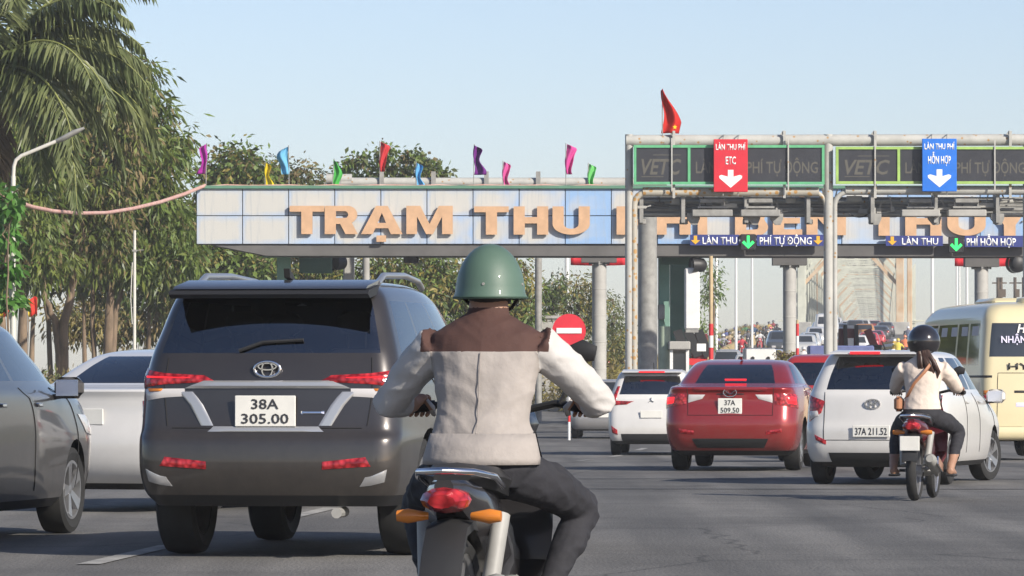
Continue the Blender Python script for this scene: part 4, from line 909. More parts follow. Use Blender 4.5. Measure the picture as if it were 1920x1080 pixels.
# eucalyptus and mango trees on the left verge
tree('eucalyptus_tree', 'tall eucalyptus with thick pale trunk beside the street lamp', 159, 45, 690, [([(45, 690), (44, 600), (40, 520), (35, 420)], 0.22), ([(8, 690), (2, 600), (-10, 500)], 0.18)],
     [(30, 420, 90, 90), (-10, 330, 90, 110), (60, 300, 90, 90), (-20, 500, 70, 55), (80, 500, 60, 30)], M_leafA, (0.36, 0.085), 1.15, droop=.9, mix=(M_leafB, .25))
tree('eucalyptus_tree', 'forked eucalyptus with three leaning pale stems next to the thick trunk', 162, 120, 700, [([(118, 700), (105, 600), (86, 560), (72, 470)], 0.15), ([(122, 700), (120, 610), (135, 540), (160, 440)], 0.20), ([(100, 640), (90, 600), (82, 520), (95, 430)], 0.10)],
     [(140, 190, 110, 90), (110, 110, 80, 45), (150, 330, 110, 100), (90, 440, 80, 70), (170, 450, 75, 60), (215, 145, 60, 50), (225, 250, 70, 80)], M_leafA, (0.36, 0.085), 1.2, droop=.9, mix=(M_leafC, .18))
tree('eucalyptus_tree', 'broad eucalyptus with twisted twin trunks behind the bare pole', 165, 205, 700, [([(205, 700), (206, 600), (212, 520), (230, 420)], 0.19), ([(200, 680), (215, 590), (226, 540), (216, 470)], 0.12), ([(178, 700), (172, 600), (178, 500), (182, 400)], 0.10)],
     [(255, 200, 62, 60), (280, 290, 70, 75), (330, 290, 34, 38), (230, 380, 90, 70), (300, 410, 60, 70), (335, 470, 42, 50), (250, 480, 75, 50), (180, 300, 60, 60), (262, 130, 35, 25)], M_leafA, (0.38, 0.09), 1.2, droop=.75, mix=(M_leafB, .3))
tree('climber_shrub', 'bright broad-leaved climber on the street lamp pole', 103.6, 20, 700, [([(16, 700), (14, 560), (20, 420)], 0.03)], [(18, 372, 24, 22), (8, 430, 20, 20), (6, 500, 14, 20), (12, 560, 12, 18)], mat('climber_leaf', (0.12, 0.30, 0.05), 0.5, 0, 0.4, 2, transl=0.3), (0.24, 0.15), 2.2, depth=.8, clump=.25, per=18, cat='plant')
# thickets behind
tree('shade_tree', 'dense dark mango tree closing the view behind the eucalyptus trunks', 178, 150, 700, [([(60, 700), (62, 560)], 0.14), ([(160, 700), (158, 560)], 0.12), ([(275, 700), (280, 560)], 0.12)],
     [(40, 380, 110, 110), (140, 400, 100, 100), (240, 400, 90, 90), (320, 430, 60, 70), (60, 250, 90, 90), (150, 260, 80, 90), (230, 290, 60, 80), (100, 500, 120, 45), (230, 510, 110, 45), (330, 530, 60, 50)], M_leafA, (0.46, 0.13), 0.8, droop=.6, mix=(M_leafD, .4))
tree('thicket_tree', 'tangled yellow-green tree rising above the left end of the canopy', 190, 450, 700, [([(450, 700), (440, 560), (430, 450)], 0.12), ([(420, 700), (400, 560), (395, 450)], 0.09)],
     [(425, 300, 36, 26), (470, 325, 50, 38), (420, 350, 50, 40), (395, 330, 26, 30), (440, 420, 80, 60), (400, 500, 70, 50), (480, 500, 60, 50)], M_leafE, (0.28, 0.13), 1.2, droop=.4, mix=(M_leafB, .5))
tree('thicket_tree', 'greyish half-bare tree behind the canopy near the yellow flag', 196, 545, 700, [([(550, 700), (545, 560), (540, 420)], 0.12)],
     [(555, 330, 42, 26), (520, 335, 38, 30), (590, 345, 30, 18), (500, 360, 60, 40), (550, 480, 60, 60), (600, 500, 50, 40)], M_leafD, (0.26, 0.09), 1.1, mix=(M_leafC, .4))
tree('thicket_tree', 'dry brown vine-covered thicket under the left end of the canopy', 192, 400, 720, [([(390, 720), (385, 600), (380, 540)], 0.1)],
     [(360, 520, 55, 60), (420, 520, 60, 50), (480, 510, 50, 40), (330, 560, 50, 60), (300, 480, 60, 50), (270, 600, 60, 45), (210, 600, 70, 50), (140, 600, 60, 45)], M_leafC, (0.28, 0.09), 1.2, droop=.8, mix=(M_leafE, .4))
tree('umbrella_tree', 'sparse tree with rounded leaf clusters behind the red flag', 205, 715, 720, [([(720, 720), (715, 520), (700, 360)], 0.12), ([(720, 520), (760, 400), (790, 340)], 0.07)],
     [(682, 300, 17, 11), (700, 328, 26, 16), (725, 290, 22, 12), (640, 322, 20, 12), (660, 342, 26, 12), (745, 312, 20, 12), (770, 293, 12, 7), (800, 318, 25, 18), (830, 330, 16, 12), (765, 338, 26, 12)], M_leafD, (0.26, 0.15), 1.5, droop=.5, clump=.35, mix=(M_leafB, .35))
tree('roadside_tree', 'leafy green tree filling the gap under the canopy behind the dark SUV', 196, 760, 720, [([(760, 720), (755, 600), (750, 520)], 0.12)],
     [(715, 505, 48, 30), (780, 510, 60, 35), (840, 520, 55, 45), (700, 545, 60, 40), (800, 560, 80, 50), (880, 560, 50, 60), (620, 520, 50, 40)], M_leafB, (0.28, 0.10), 1.2, mix=(M_leafE, .3))
tree('roadside_tree', 'leafy green tree showing right of the green helmet', 200, 965, 720, [([(970, 720), (968, 620), (965, 540)], 0.12)],
     [(960, 520, 34, 40), (985, 580, 28, 50), (950, 600, 40, 60), (975, 660, 40, 50)], M_leafB, (0.28, 0.09), 1.2, mix=(M_leafE, .3))
tree('round_tree', 'rounded olive tree between two grey columns behind the no-entry sign', 225, 1040, 720, [([(1035, 720), (1036, 600)], 0.12)], [(1030, 560, 32, 32), (1045, 545, 28, 22), (1025, 610, 40, 40), (1010, 650, 30, 40)], M_leafD, (0.24, 0.08), 1.2, mix=(M_leafB, .3), g0=-0.3)
tree('round_tree', 'taller olive tree just left of the banded column', 222, 1090, 720, [([(1090, 720), (1092, 600)], 0.12)], [(1095, 535, 26, 22), (1085, 580, 34, 34), (1110, 590, 26, 40), (1080, 640, 40, 40), (1150, 660, 34, 40)], M_leafD, (0.24, 0.08), 1.1, mix=(M_leafE, .35), g0=-0.3)
tree('round_tree', 'grey-green tree right of the banded column, thinning at its top', 230, 1150, 720, [([(1150, 720), (1148, 600)], 0.1)], [(1145, 560, 14, 14), (1155, 590, 22, 24), (1150, 630, 30, 30), (1165, 660, 24, 36)], M_leafD, (0.22, 0.07), 1.1, g0=-0.3)
tree('slender_tree', 'slender bright tree between the white enclosure and lamp poles', 235, 1338, 690, [([(1335, 700), (1338, 600), (1336, 520)], 0.07)], [(1330, 510, 14, 18), (1338, 545, 14, 14), (1325, 560, 12, 16), (1318, 610, 12, 14), (1322, 640, 16, 16)], M_leafB, (0.24, 0.07), 1.3, g0=-0.4)
tree('hedge_shrub', 'small clipped yellow-green shrub at the foot of the banded column', 158, 1472, 690, [([(1472, 690), (1472, 670)], 0.04)], [(1464, 664, 12, 8), (1480, 666, 12, 7), (1472, 668, 18, 8)], M_leafE, (0.10, 0.05), 3.0, clump=.12, per=20, depth=1.0, cat='plant', g0=gz(158))
# undergrowth on the verge: dry scrub nobody could count
blobs = []
for k in range(90):
    d = rnd.uniform(135, 175); px = rnd.uniform(-30, 520); p = P(px, 700, d); zz = gz(d) + 0.35
    if p.x < vedge(d) - 1.2: blobs.append(((p.x, d, zz + rnd.uniform(.0, .5)), (rnd.uniform(.5, 1.0), rnd.uniform(.5, .9), rnd.uniform(.35, .9))))
lv = crown_leaves(blobs, 2.2, (0.24, 0.06), -0.3, 0.35, 22); mi = (nrg.random(len(lv)) < .45).astype(np.int32)
o = quads('undergrowth', lv, [M_leafC, M_leafD], None, mi); tag(o, 'dry brown and olive scrub covering the verge under the trees', 'undergrowth', kind='stuff')
blobs = []
for k in range(70):
    d = rnd.uniform(185, 240); px = rnd.uniform(560, 1175); p = P(px, 700, d); blobs.append(((p.x, d, 0.2 + rnd.uniform(0, 1.0)), (rnd.uniform(.7, 1.4), .8, rnd.uniform(.7, 1.5))))
lv = crown_leaves(blobs, 1.3, (0.26, 0.07), -0.2, 0.4, 22); mi = (nrg.random(len(lv)) < .5).astype(np.int32)
o = quads('scrub_belt', lv, [M_leafC, M_leafE], None, mi); tag(o, 'belt of dry scrub beyond the toll columns', 'undergrowth', kind='stuff')
# tall dry grass on the left bank of the ramp
n = 9000; yy = nrg.uniform(255, 455, n); off = nrg.uniform(7.8, 10.8, n)
bx = np.array([roadx(y) for y in yy]) - off; bz_ = np.array([max(-.6, gz(y) - 0.05 - max(0, o_ - 9.5) * .45) for y, o_ in zip(yy, off)])
pts = np.stack([bx, yy, bz_], 1); dr = nrg.normal(size=(n, 3)) * .22 + np.array([0, 0, 1.0]); dr /= np.linalg.norm(dr, axis=1, keepdims=True)
o = quads('bank_grass', leaves(pts, dr, 1.35, 0.10, n), M_grass); tag(o, 'tall dry grass along the left bank of the ramp', 'grass', kind='stuff')
# grass tufts along the verge edge
n = 9000; yy = nrg.uniform(60, 160, n); xx = np.array([vedge(y) for y in yy]) - nrg.uniform(.2, 4.0, n); zz = np.array([gz(min(y, 165)) + 0.12 for y in yy])
dr = nrg.normal(size=(n, 3)) * .35 + np.array([0, 0, 1.0]); dr /= np.linalg.norm(dr, axis=1, keepdims=True)
o = quads('verge_grass', leaves(np.stack([xx, yy, zz], 1), dr, 0.28, 0.03, n), M_leafD); tag(o, 'short grass growing along the left kerb', 'grass', kind='stuff')

# palm
def palm():
    d = 118.0; c = P(-25, 135, d); g0 = gz(d) + 0.3; e = empty('palm_tree', (c.x - .1, d, g0), label='large palm with long arching fronds above the street lamp', cat='palm tree')
    cz_ = c.z - g0
    mb = MB(); mb.tube([(0, 0, -0.1), (-.05, 0, cz_ * .5), (0, 0, cz_ + .2)], [0.30, 0.24, 0.26], 14)
    for k in range(34): z = 1 + k * (cz_ - 1) / 34; mb.lathe([(0.27, z), (0.31, z + 0.05), (0.26, z + .14)], (-.03, 0, 0), seg=12, cap=False)
    mb.build('trunk', M_bark2, e, smooth=50)
    mb = MB()
    for k in range(26): a = k * 2.4; z = cz_ - .9 + k * .04; mb.beam((math.cos(a) * .22, math.sin(a) * .22, z), (math.cos(a) * .42, math.sin(a) * .42, z + .45), 0.14, 0.06)
    mb.build('leaf_bases', M_bark, e)
    N = 36
    for k in range(N):
        dead = k >= N - 5
        az = k * 2.39996 + rnd.uniform(-.25, .25)
        if k < 22: az = R(rnd.uniform(-62, 62))         # fronds reaching over the road side
        el = R(rnd.uniform(-5, 75)) if not dead else R(rnd.uniform(-75, -40))
        if k < 22: el = R([72, 60, 50, 40, 33, 26, 18, 12, 5, 0, -10, 45, 22, 66, 55, 36, 28, 15, 8, -4, -16, -22][k])
        L_ = rnd.uniform(4.1, 5.2) if not dead else rnd.uniform(2.2, 3.0)
        n = 22; p = Vector((math.cos(az) * .2, math.sin(az) * .2, cz_ + .1)); pts = [p.copy()]; a = el
        for i in range(n):
            a -= (R(92) * rnd.uniform(.92, 1.08) / n) * (0.35 + 1.2 * i / n) if not dead else R(20) / n
            a = max(a, R(-85)); p = p + Vector((math.cos(az) * math.cos(a), math.sin(az) * math.cos(a), math.sin(a))) * (L_ / n); pts.append(p.copy())
        mb = MB(); mb.tube(pts, [0.045 * (1 - .9 * i / n) + .005 for i in range(n + 1)], 6); fr_ = mb.build('frond', M_palmdry if dead else mat('palm_rachis', (0.22, 0.24, 0.07), 0.6), e, smooth=60)
        q = []
        sd_ = Vector((-math.sin(az), math.cos(az), 0))
        for i in range(2, n):
            for h_ in range(4):
                b0 = pts[i].lerp(pts[i + 1], h_ / 4.0); t = (pts[i + 1] - pts[i]).normalized(); f = i / n; ll = 0.95 * math.sin(math.pi * (.12 + .84 * f)) ** .7 * rnd.uniform(.8, 1.1)
                for sg in (-1, 1):
                    dv_ = (sd_ * sg * rnd.uniform(.45, .9) + t * .55 + Vector((0, 0, -rnd.uniform(.25, .95)))).normalized(); w = 0.042
                    u_ = dv_.cross(Vector((rnd.uniform(-1, 1), rnd.uniform(-1, 1), rnd.uniform(-.3, .3)))).normalized() * w
                    tip = b0 + dv_ * ll + Vector((0, 0, -.22 * ll)); mid = b0 + dv_ * ll * .5
                    q.append([tuple(b0 + u_ * .4), tuple(mid + u_), tuple(tip), tuple(mid - u_)])
        o = quads('leaflets', np.array(q), M_palmdry if dead else M_palm, fr_); o['kind'] = 'stuff'
palm()
# red festive banners among the trunks
for px, w, lb in ((14, 30, 'red and yellow flag partly hidden by the lamp pole'), (61, 18, 'small red flag with yellow edge behind the thick trunk')):
    d = 156; a = P(px, 592, d); e = empty('small_flag', a, label=lb, cat='flag'); wz = w / S(d); hz = 34 / S(d); g0 = gz(d) + .3 - a.z
    vs = []
    for i in range(9):
        for j in range(5): vs.append((-wz / 2 + wz * i / 8, 0.05 * math.sin(i * 1.2 + j * .5), hz * j / 4 - .05 * math.sin(i * .8)))
    mb = MB(); mb.add(vs, [(i * 5 + j, (i + 1) * 5 + j, (i + 1) * 5 + j + 1, i * 5 + j + 1) for i in range(8) for j in range(4)], 0)
    for f in range(8): mb.m[f] = 1
    o = mb.build('cloth', [mat('small_flag_red', (0.75, 0.04, 0.02), 0.7, transl=.3), mat('flag_yellow', (0.85, 0.62, 0.02), 0.7)], e, smooth=60)
    s_ = o.modifiers.new('s', 'SOLIDIFY'); s_.thickness = 0.004
    mb = MB(); mb.tube([(-wz / 2, 0, g0), (-wz / 2, 0, hz + .05)], 0.015, 6); mb.build('staff', M_steel, e)

# ------------------------------------------------------------------ vehicles
M_glass = mat('tinted_glass', (0.02, 0.023, 0.026), 0.05, spec=1.0)
M_busglass = M_glass
def see_through(name, tint, refl=.06):
    m = bpy.data.materials.new(name); m.use_nodes = True; N = m.node_tree.nodes; L = m.node_tree.links; N.remove(N['Principled BSDF']); out = N['Material Output']
    tr = N.new('ShaderNodeBsdfTransparent'); tr.inputs['Color'].default_value = (*tint, 1); gl = N.new('ShaderNodeBsdfGlossy'); gl.inputs['Roughness'].default_value = .03; gl.inputs['Color'].default_value = (.9, .92, .95, 1)
    fr = N.new('ShaderNodeFresnel'); fr.inputs['IOR'].default_value = 1.5; ad = N.new('ShaderNodeMath'); ad.inputs[1].default_value = refl; L.new(fr.outputs[0], ad.inputs[0]); mx = N.new('ShaderNodeMixShader'); L.new(ad.outputs[0], mx.inputs[0]); L.new(tr.outputs[0], mx.inputs[1]); L.new(gl.outputs[0], mx.inputs[2]); L.new(mx.outputs[0], out.inputs['Surface']); return m
M_cglass = see_through('car_glass', (.34, .35, .34), .17)
M_tyre = mat('tyre_rubber', (0.022, 0.022, 0.022), 0.85, 0, 0.3, 8)
M_rim = mat('alloy_rim', (0.42, 0.42, 0.43), 0.3, 0.8)
M_trim = mat('black_trim', (0.018, 0.018, 0.019), 0.55)
M_under = mat('underbody', (0.012, 0.012, 0.012), 0.9)
M_chrome = mat('chrome', (0.75, 0.75, 0.77), 0.12, 1.0)
M_tail = mat('tail_lamp', (0.42, 0.008, 0.012), 0.12, coat=0.6)
def ribbed(m, scale=26.0):
    N = m.node_tree.nodes; L = m.node_tree.links; b = N['Principled BSDF']; tc = N.new('ShaderNodeTexCoord'); wv = N.new('ShaderNodeTexVoronoi'); wv.inputs['Scale'].default_value = scale; L.new(tc.outputs['Object'], wv.inputs['Vector'])
    c = b.inputs['Base Color'].default_value; rp = N.new('ShaderNodeValToRGB'); rp.color_ramp.elements[0].color = (min(1, c[0] * 1.5), c[1] * 2.5 + .02, c[2] * 2.5 + .02, 1); rp.color_ramp.elements[1].color = (c[0] * .35, c[1] * .5, c[2] * .5, 1); rp.color_ramp.elements[1].position = .75; L.new(wv.outputs['Distance'], rp.inputs['Fac']); L.new(rp.outputs['Color'], b.inputs['Base Color'])
    bp = N.new('ShaderNodeBump'); bp.inputs['Strength'].default_value = .5; bp.inputs['Distance'].default_value = .01; L.new(wv.outputs['Distance'], bp.inputs['Height']); L.new(bp.outputs['Normal'], b.inputs['Normal'])
ribbed(M_tail)
M_brake = mat('brake_lamp_lit', (0.7, 0.01, 0.015), 0.2, emit=(1.0, 0.03, 0.04), estr=0.9)
M_amber = mat('amber_lens', (0.6, 0.2, 0.03), 0.15)
M_clear = mat('clear_lens', (0.55, 0.53, 0.52), 0.12, coat=0.5)
M_plate = mat('number_plate', (0.72, 0.71, 0.66), 0.5, 0, 0.1, 6)
M_plateY = mat('yellow_plate', (0.70, 0.52, 0.12), 0.5)
M_ink = mat('plate_ink', (0.03, 0.03, 0.035), 0.6)
def carpaint(name, col, metal=0.3, rough=0.32):
    """clear-coated paint with a film of road dust, thicker towards the sills"""
    if name in MATS: return MATS[name]
    m = mat(name, col, rough, metal, 0.06, 3.0, coat=0.9); N = m.node_tree.nodes; L = m.node_tree.links; b = N['Principled BSDF']
    src = b.inputs['Base Color'].links[0].from_socket; tc = [n for n in N if n.type == 'TEX_COORD'][0]
    nz = N.new('ShaderNodeTexNoise'); nz.inputs['Scale'].default_value = 5; nz.inputs['Detail'].default_value = 9; nz.inputs['Roughness'].default_value = .72; L.new(tc.outputs['Object'], nz.inputs['Vector'])
    sx = N.new('ShaderNodeSeparateXYZ'); L.new(tc.outputs['Object'], sx.inputs['Vector']); mr = N.new('ShaderNodeMapRange'); mr.inputs['From Min'].default_value = 1.0; mr.inputs['From Max'].default_value = .3; mr.inputs['To Min'].default_value = .10; mr.inputs['To Max'].default_value = .38; L.new(sx.outputs['Z'], mr.inputs['Value'])
    mu = N.new('ShaderNodeMath'); mu.operation = 'MULTIPLY'; L.new(nz.outputs['Fac'], mu.inputs[0]); L.new(mr.outputs[0], mu.inputs[1])
    mx = N.new('ShaderNodeMix'); mx.data_type = 'RGBA'; L.new(mu.outputs[0], mx.inputs[0]); L.new(src, mx.inputs[6]); mx.inputs[7].default_value = (.24, .21, .17, 1); L.new(mx.outputs[2], b.inputs['Base Color'])
    r_ = N.new('ShaderNodeMapRange'); r_.inputs['To Min'].default_value = .9; r_.inputs['To Max'].default_value = .35; r_.inputs['From Max'].default_value = .35; L.new(mu.outputs[0], r_.inputs['Value']); L.new(r_.outputs[0], b.inputs['Coat Weight'])
    return m
def pchip(xs, t):
    """monotone interpolation over integer knots"""
    n = len(xs); i = min(int(t), n - 2); f = t - i
    def dlt(k): return xs[k + 1] - xs[k]
    def m_(k):
        if k == 0: return dlt(0)
        if k == n - 1: return dlt(n - 2)
        a, b = dlt(k - 1), dlt(k)
        return 0.0 if a * b <= 0 else 2 * a * b / (a + b)
    m0, m1 = m_(i), m_(i + 1); h = f * f
    return (2 * h * f - 3 * h + 1) * xs[i] + (h * f - 2 * h + f) * m0 + (-2 * h * f + 3 * h) * xs[i + 1] + (h * f - h) * m1
class Shell:
    """closed car body: stacked rounded outlines. loop coordinate c: rear -1..1, left corner 1..2, left side 2..10, corner 10..11, front 11..13, corner 13..14, right side 14..22, corner 22..23 (= -2..-1)"""
    def __init__(s, rings, bow=0.05, bulge=0.0):
        s.k = list(zip(*[r if len(r) == 8 else r + (.2, .3)[len(r) - 6:] for r in rings])); s.n = len(rings); s.bow = bow
    def par(s, t): return [pchip(col, t) for col in s.k]
    def pt(s, c, t):
        z, xr, xf, wr, wm, wf, rr_, rf = s.par(t)
        L = xf - xr; rr_ = min(rr_, wr * .95, L * .4); rf = min(rf, wf * .95, L * .4); c = (c + 2) % 24 - 2
        side = 1.0
        if c < -1: cc, side = -c, -1.0            # right rear corner mirrored from the left
        elif c > 12: cc, side = 24 - c, -1.0
        elif c < 0: cc, side = -c, -1.0
        else: cc = c
        if cc <= 1: y = cc * (wr - rr_); x = xr + s.bow * (y / wr) ** 2 * min(1, L)
        elif cc <= 2:
            a = (cc - 1) * math.pi / 2; b0 = s.bow * ((wr - rr_) / wr) ** 2 * min(1, L)
            y = wr - rr_ + rr_ * math.sin(a); x = xr + b0 + (rr_) * (1 - math.cos(a))
        elif cc <= 10:
            u = (cc - 2) / 8; b0 = s.bow * ((wr - rr_) / wr) ** 2 * min(1, L)
            x = (xr + b0 + rr_) * (1 - u) + (xf - rf) * u; w = 1 - (2 * u - 1) ** 2 if False else 1.0
            y = wr + (wm - wr) * math.sin(math.pi * min(1, u * 1.0)) ** .7 if u < .5 else wf + (wm - wf) * math.sin(math.pi * u) ** .7
        elif cc <= 11:
            a = (cc - 10) * math.pi / 2; y = wf - rf + rf * math.cos(a); x = xf - rf + rf * math.sin(a)
        else: y = (wf - rf) * (1 - (cc - 11)); x = xf + 0.06 * (1 - (y / max(1e-3, wf)) ** 2) * min(1, L) - 0.06 * (1 - ((wf - rf) / wf) ** 2) * min(1, L)
        return Vector((x, y * side, z))
    def nrm(s, c, t):
        e = 0.03; a = s.pt(c + e, t) - s.pt(c - e, t); b = s.pt(c, min(t + e, s.n - 1)) - s.pt(c, max(t - e, 0)); n = b.cross(a)
        return n.normalized() if n.length > 1e-9 else Vector((-1, 0, 0))
    def grid(s, ns, res):
        cs = []
        for a, b, k in ((-1, 1, res), (1, 2, max(3, res // 3)), (2, 10, int(res * 1.8)), (10, 11, max(3, res // 3)), (11, 13, res), (13, 14, max(3, res // 3)), (14, 22, int(res * 1.8)), (22, 23, max(3, res // 3))):
            cs += [a + (b - a) * i / k for i in range(k)]
        ts = [i / ns for i in range((s.n - 1) * ns + 1)]
        return cs, ts
    def mesh(s, paintf, ns=3, res=16):
        cs, ts = s.grid(ns, res); nc = len(cs); mb = MB()
        vs = [s.pt(c, t) for t in ts for c in cs]; fs = []; mi = []
        for j in range(len(ts) - 1):
            for i in range(nc):
                i2 = (i + 1) % nc; fs.append((j * nc + i, (j + 1) * nc + i, (j + 1) * nc + i2, j * nc + i2))
                c2 = cs[i2] if i2 else 23.0; cm = (cs[i] + c2) / 2; mi.append(paintf((cm + 2) % 24 - 2, (ts[j] + ts[j + 1]) / 2))
        fs.append(tuple(range(nc))); mi.append(4); fs.append(tuple(range((len(ts) - 1) * nc + nc - 1, (len(ts) - 1) * nc - 1, -1))); mi.append(0)
        mb.v = [tuple(v) for v in vs]; mb.f = fs; mb.m = mi; return mb
    def patch(s, corners, off=0.006, depth=0.02, nu=8, nv=4):
        """raised lens or badge following the body; corners 4x(c,t): lower-left, lower-right, upper-right, upper-left"""
        mb = MB(); vs = []
        for lay in (off, off - depth):
            for j in range(nv + 1):
                for i in range(nu + 1):
                    u, v = i / nu, j / nv
                    c = (corners[0][0] * (1 - u) + corners[1][0] * u) * (1 - v) + (corners[3][0] * (1 - u) + corners[2][0] * u) * v
                    t = (corners[0][1] * (1 - u) + corners[1][1] * u) * (1 - v) + (corners[3][1] * (1 - u) + corners[2][1] * u) * v
                    rim_ = .4 if (i in (0, nu) or j in (0, nv)) and lay == off else 1.0
                    vs.append(s.pt(c, t) + s.nrm(c, t) * (lay * rim_))
        n = (nu + 1) * (nv + 1); q = lambda i, j: j * (nu + 1) + i
        fs = [(q(i, j), q(i + 1, j), q(i + 1, j + 1), q(i, j + 1)) for j in range(nv) for i in range(nu)]
        bd = [q(i, 0) for i in range(nu)] + [q(nu, j) for j in range(nv)] + [q(i, nv) for i in range(nu, 0, -1)] + [q(0, j) for j in range(nv, 0, -1)]
        fs += [(bd[k], bd[k] + n, bd[(k + 1) % len(bd)] + n, bd[(k + 1) % len(bd)]) for k in range(len(bd))]
        return mb.add(vs, fs)
def split_parts(me, names, mats_, parent):
    """material index -> child objects, one per connected piece"""
    groups = {}
    for p in me.polygons: groups.setdefault(p.material_index, []).append(p)
    co = [v.co.copy() for v in me.vertices]
    for mi, polys in groups.items():
        comps = [polys]
        if names[mi][1]:
            ed = {}
            for k, p in enumerate(polys):
                for ek in p.edge_keys: ed.setdefault(ek, []).append(k)
            par_ = list(range(len(polys)))
            def find(a):
                while par_[a] != a: par_[a] = par_[par_[a]]; a = par_[a]
                return a
            for ks in ed.values():
                for k in ks[1:]: par_[find(ks[0])] = find(k)
            cc = {}
            for k, p in enumerate(polys): cc.setdefault(find(k), []).append(p)
            comps = list(cc.values())
        for comp in comps:
            idx = {}; vs = []; fs = []
            for p in comp:
                f = []
                for v in p.vertices:
                    if v not in idx: idx[v] = len(vs); vs.append(co[v])
                    f.append(idx[v])
                fs.append(f)
            m2 = bpy.data.meshes.new(names[mi][0]); m2.from_pydata(vs, [], fs); m2.materials.append(mats_[mi])
            m2.polygons.foreach_set('use_smooth', [True] * len(fs)); m2.set_sharp_from_angle(angle=R(32)); m2.update()
            link(names[mi][0], m2, parent)
WHEEL = {}
def wheel_meshes(r, w, spokes=5, hub=M_rim):
    key = (round(r, 3), round(w, 3), spokes, hub.name)
    if key in WHEEL: return WHEEL[key]
    rr_ = r * .66; t = MB()
    t.lathe([(rr_, -w * .42), (r * .86, -w * .5), (r * .97, -w * .42), (r, -w * .2), (r, w * .2), (r * .97, w * .42), (r * .86, w * .5), (rr_, w * .42)], axis='y', seg=32, cap=False)
    m = MB(); m.lathe([(rr_ * 1.02, -w * .4), (rr_ * 1.02, w * .44), (rr_ * .92, w * .44), (rr_ * .88, w * .1), (rr_ * .3, 0.0)], axis='y', seg=32, cap=False)
    for k in range(spokes):
        for dd in (-.13, .13):
            a = 2 * math.pi * k / spokes + dd; a2 = 2 * math.pi * k / spokes + dd * .35
            m.beam((math.cos(a2) * rr_ * .15, w * .30, math.sin(a2) * rr_ * .15), (math.cos(a) * rr_ * .95, w * .40, math.sin(a) * rr_ * .95), 0.045, 0.03, up=(0, 1, 0))
    m.lathe([(rr_ * .24, w * .1), (rr_ * .24, w * .36), (rr_ * .1, w * .38)], axis='y', seg=16)
    di = MB(); di.lathe([(rr_ * .9, w * .02), (rr_ * .9, w * .05)], axis='y', seg=24)
    WHEEL[key] = (t.mesh('tyre', M_tyre, 40), m.mesh('rim', hub, 40), di.mesh('brake_disc', M_under)); return WHEEL[key]
def wheel(parent, x, y, r, w, steer=0.0, spokes=5, hub=M_rim):
    t, m, di = wheel_meshes(r, w, spokes, hub); s_ = 1 if y > 0 else -1
    o = link('wheel', t, parent, (x, y, r), (0, 0, (0 if s_ > 0 else math.pi) + steer)); link('rim', m, o); link('brake_disc', di, o); return o
def cabin(e, sh, g, rows):
    z, xr, xf, wr, wm, wf, a, b = sh.par(g['st'][0])
    fl = MB(); fl.loft([[(x, y, zz) for x, y in ((xr + .12, -wr + .12), (xf - .25, -wf + .1), (xf - .25, wf - .1), (xr + .12, wr - .12))] for zz in (z - .14, z - .10)]); fl.build('cabin_blackout', M_trim, e)  # dark slab added at window level to keep the interior dark
    for k, x in enumerate(rows):
        for y in ((-.36, .36) if k == len(rows) - 1 or len(rows) < 2 else (-.38, .38)):
            st_ = MB(); st_.box((x, y, z - .03), (.16, .46, .30), bev=.06); zr = min(z + .29, sh.k[0][-1] - .21); st_.box((x - .02, y, zr), (.10, .25, .15), bev=.045); st_.tube([(x, y - .06, z + .08), (x, y - .06, min(z + .26, sh.k[0][-1] - .24))], .008, 6); st_.tube([(x, y + .06, z + .08), (x, y + .06, min(z + .26, sh.k[0][-1] - .24))], .008, 6); st_.build('seat', M_seatf, e, 50)
M_seatf = mat('seat_fabric', (.06, .055, .05), .9)
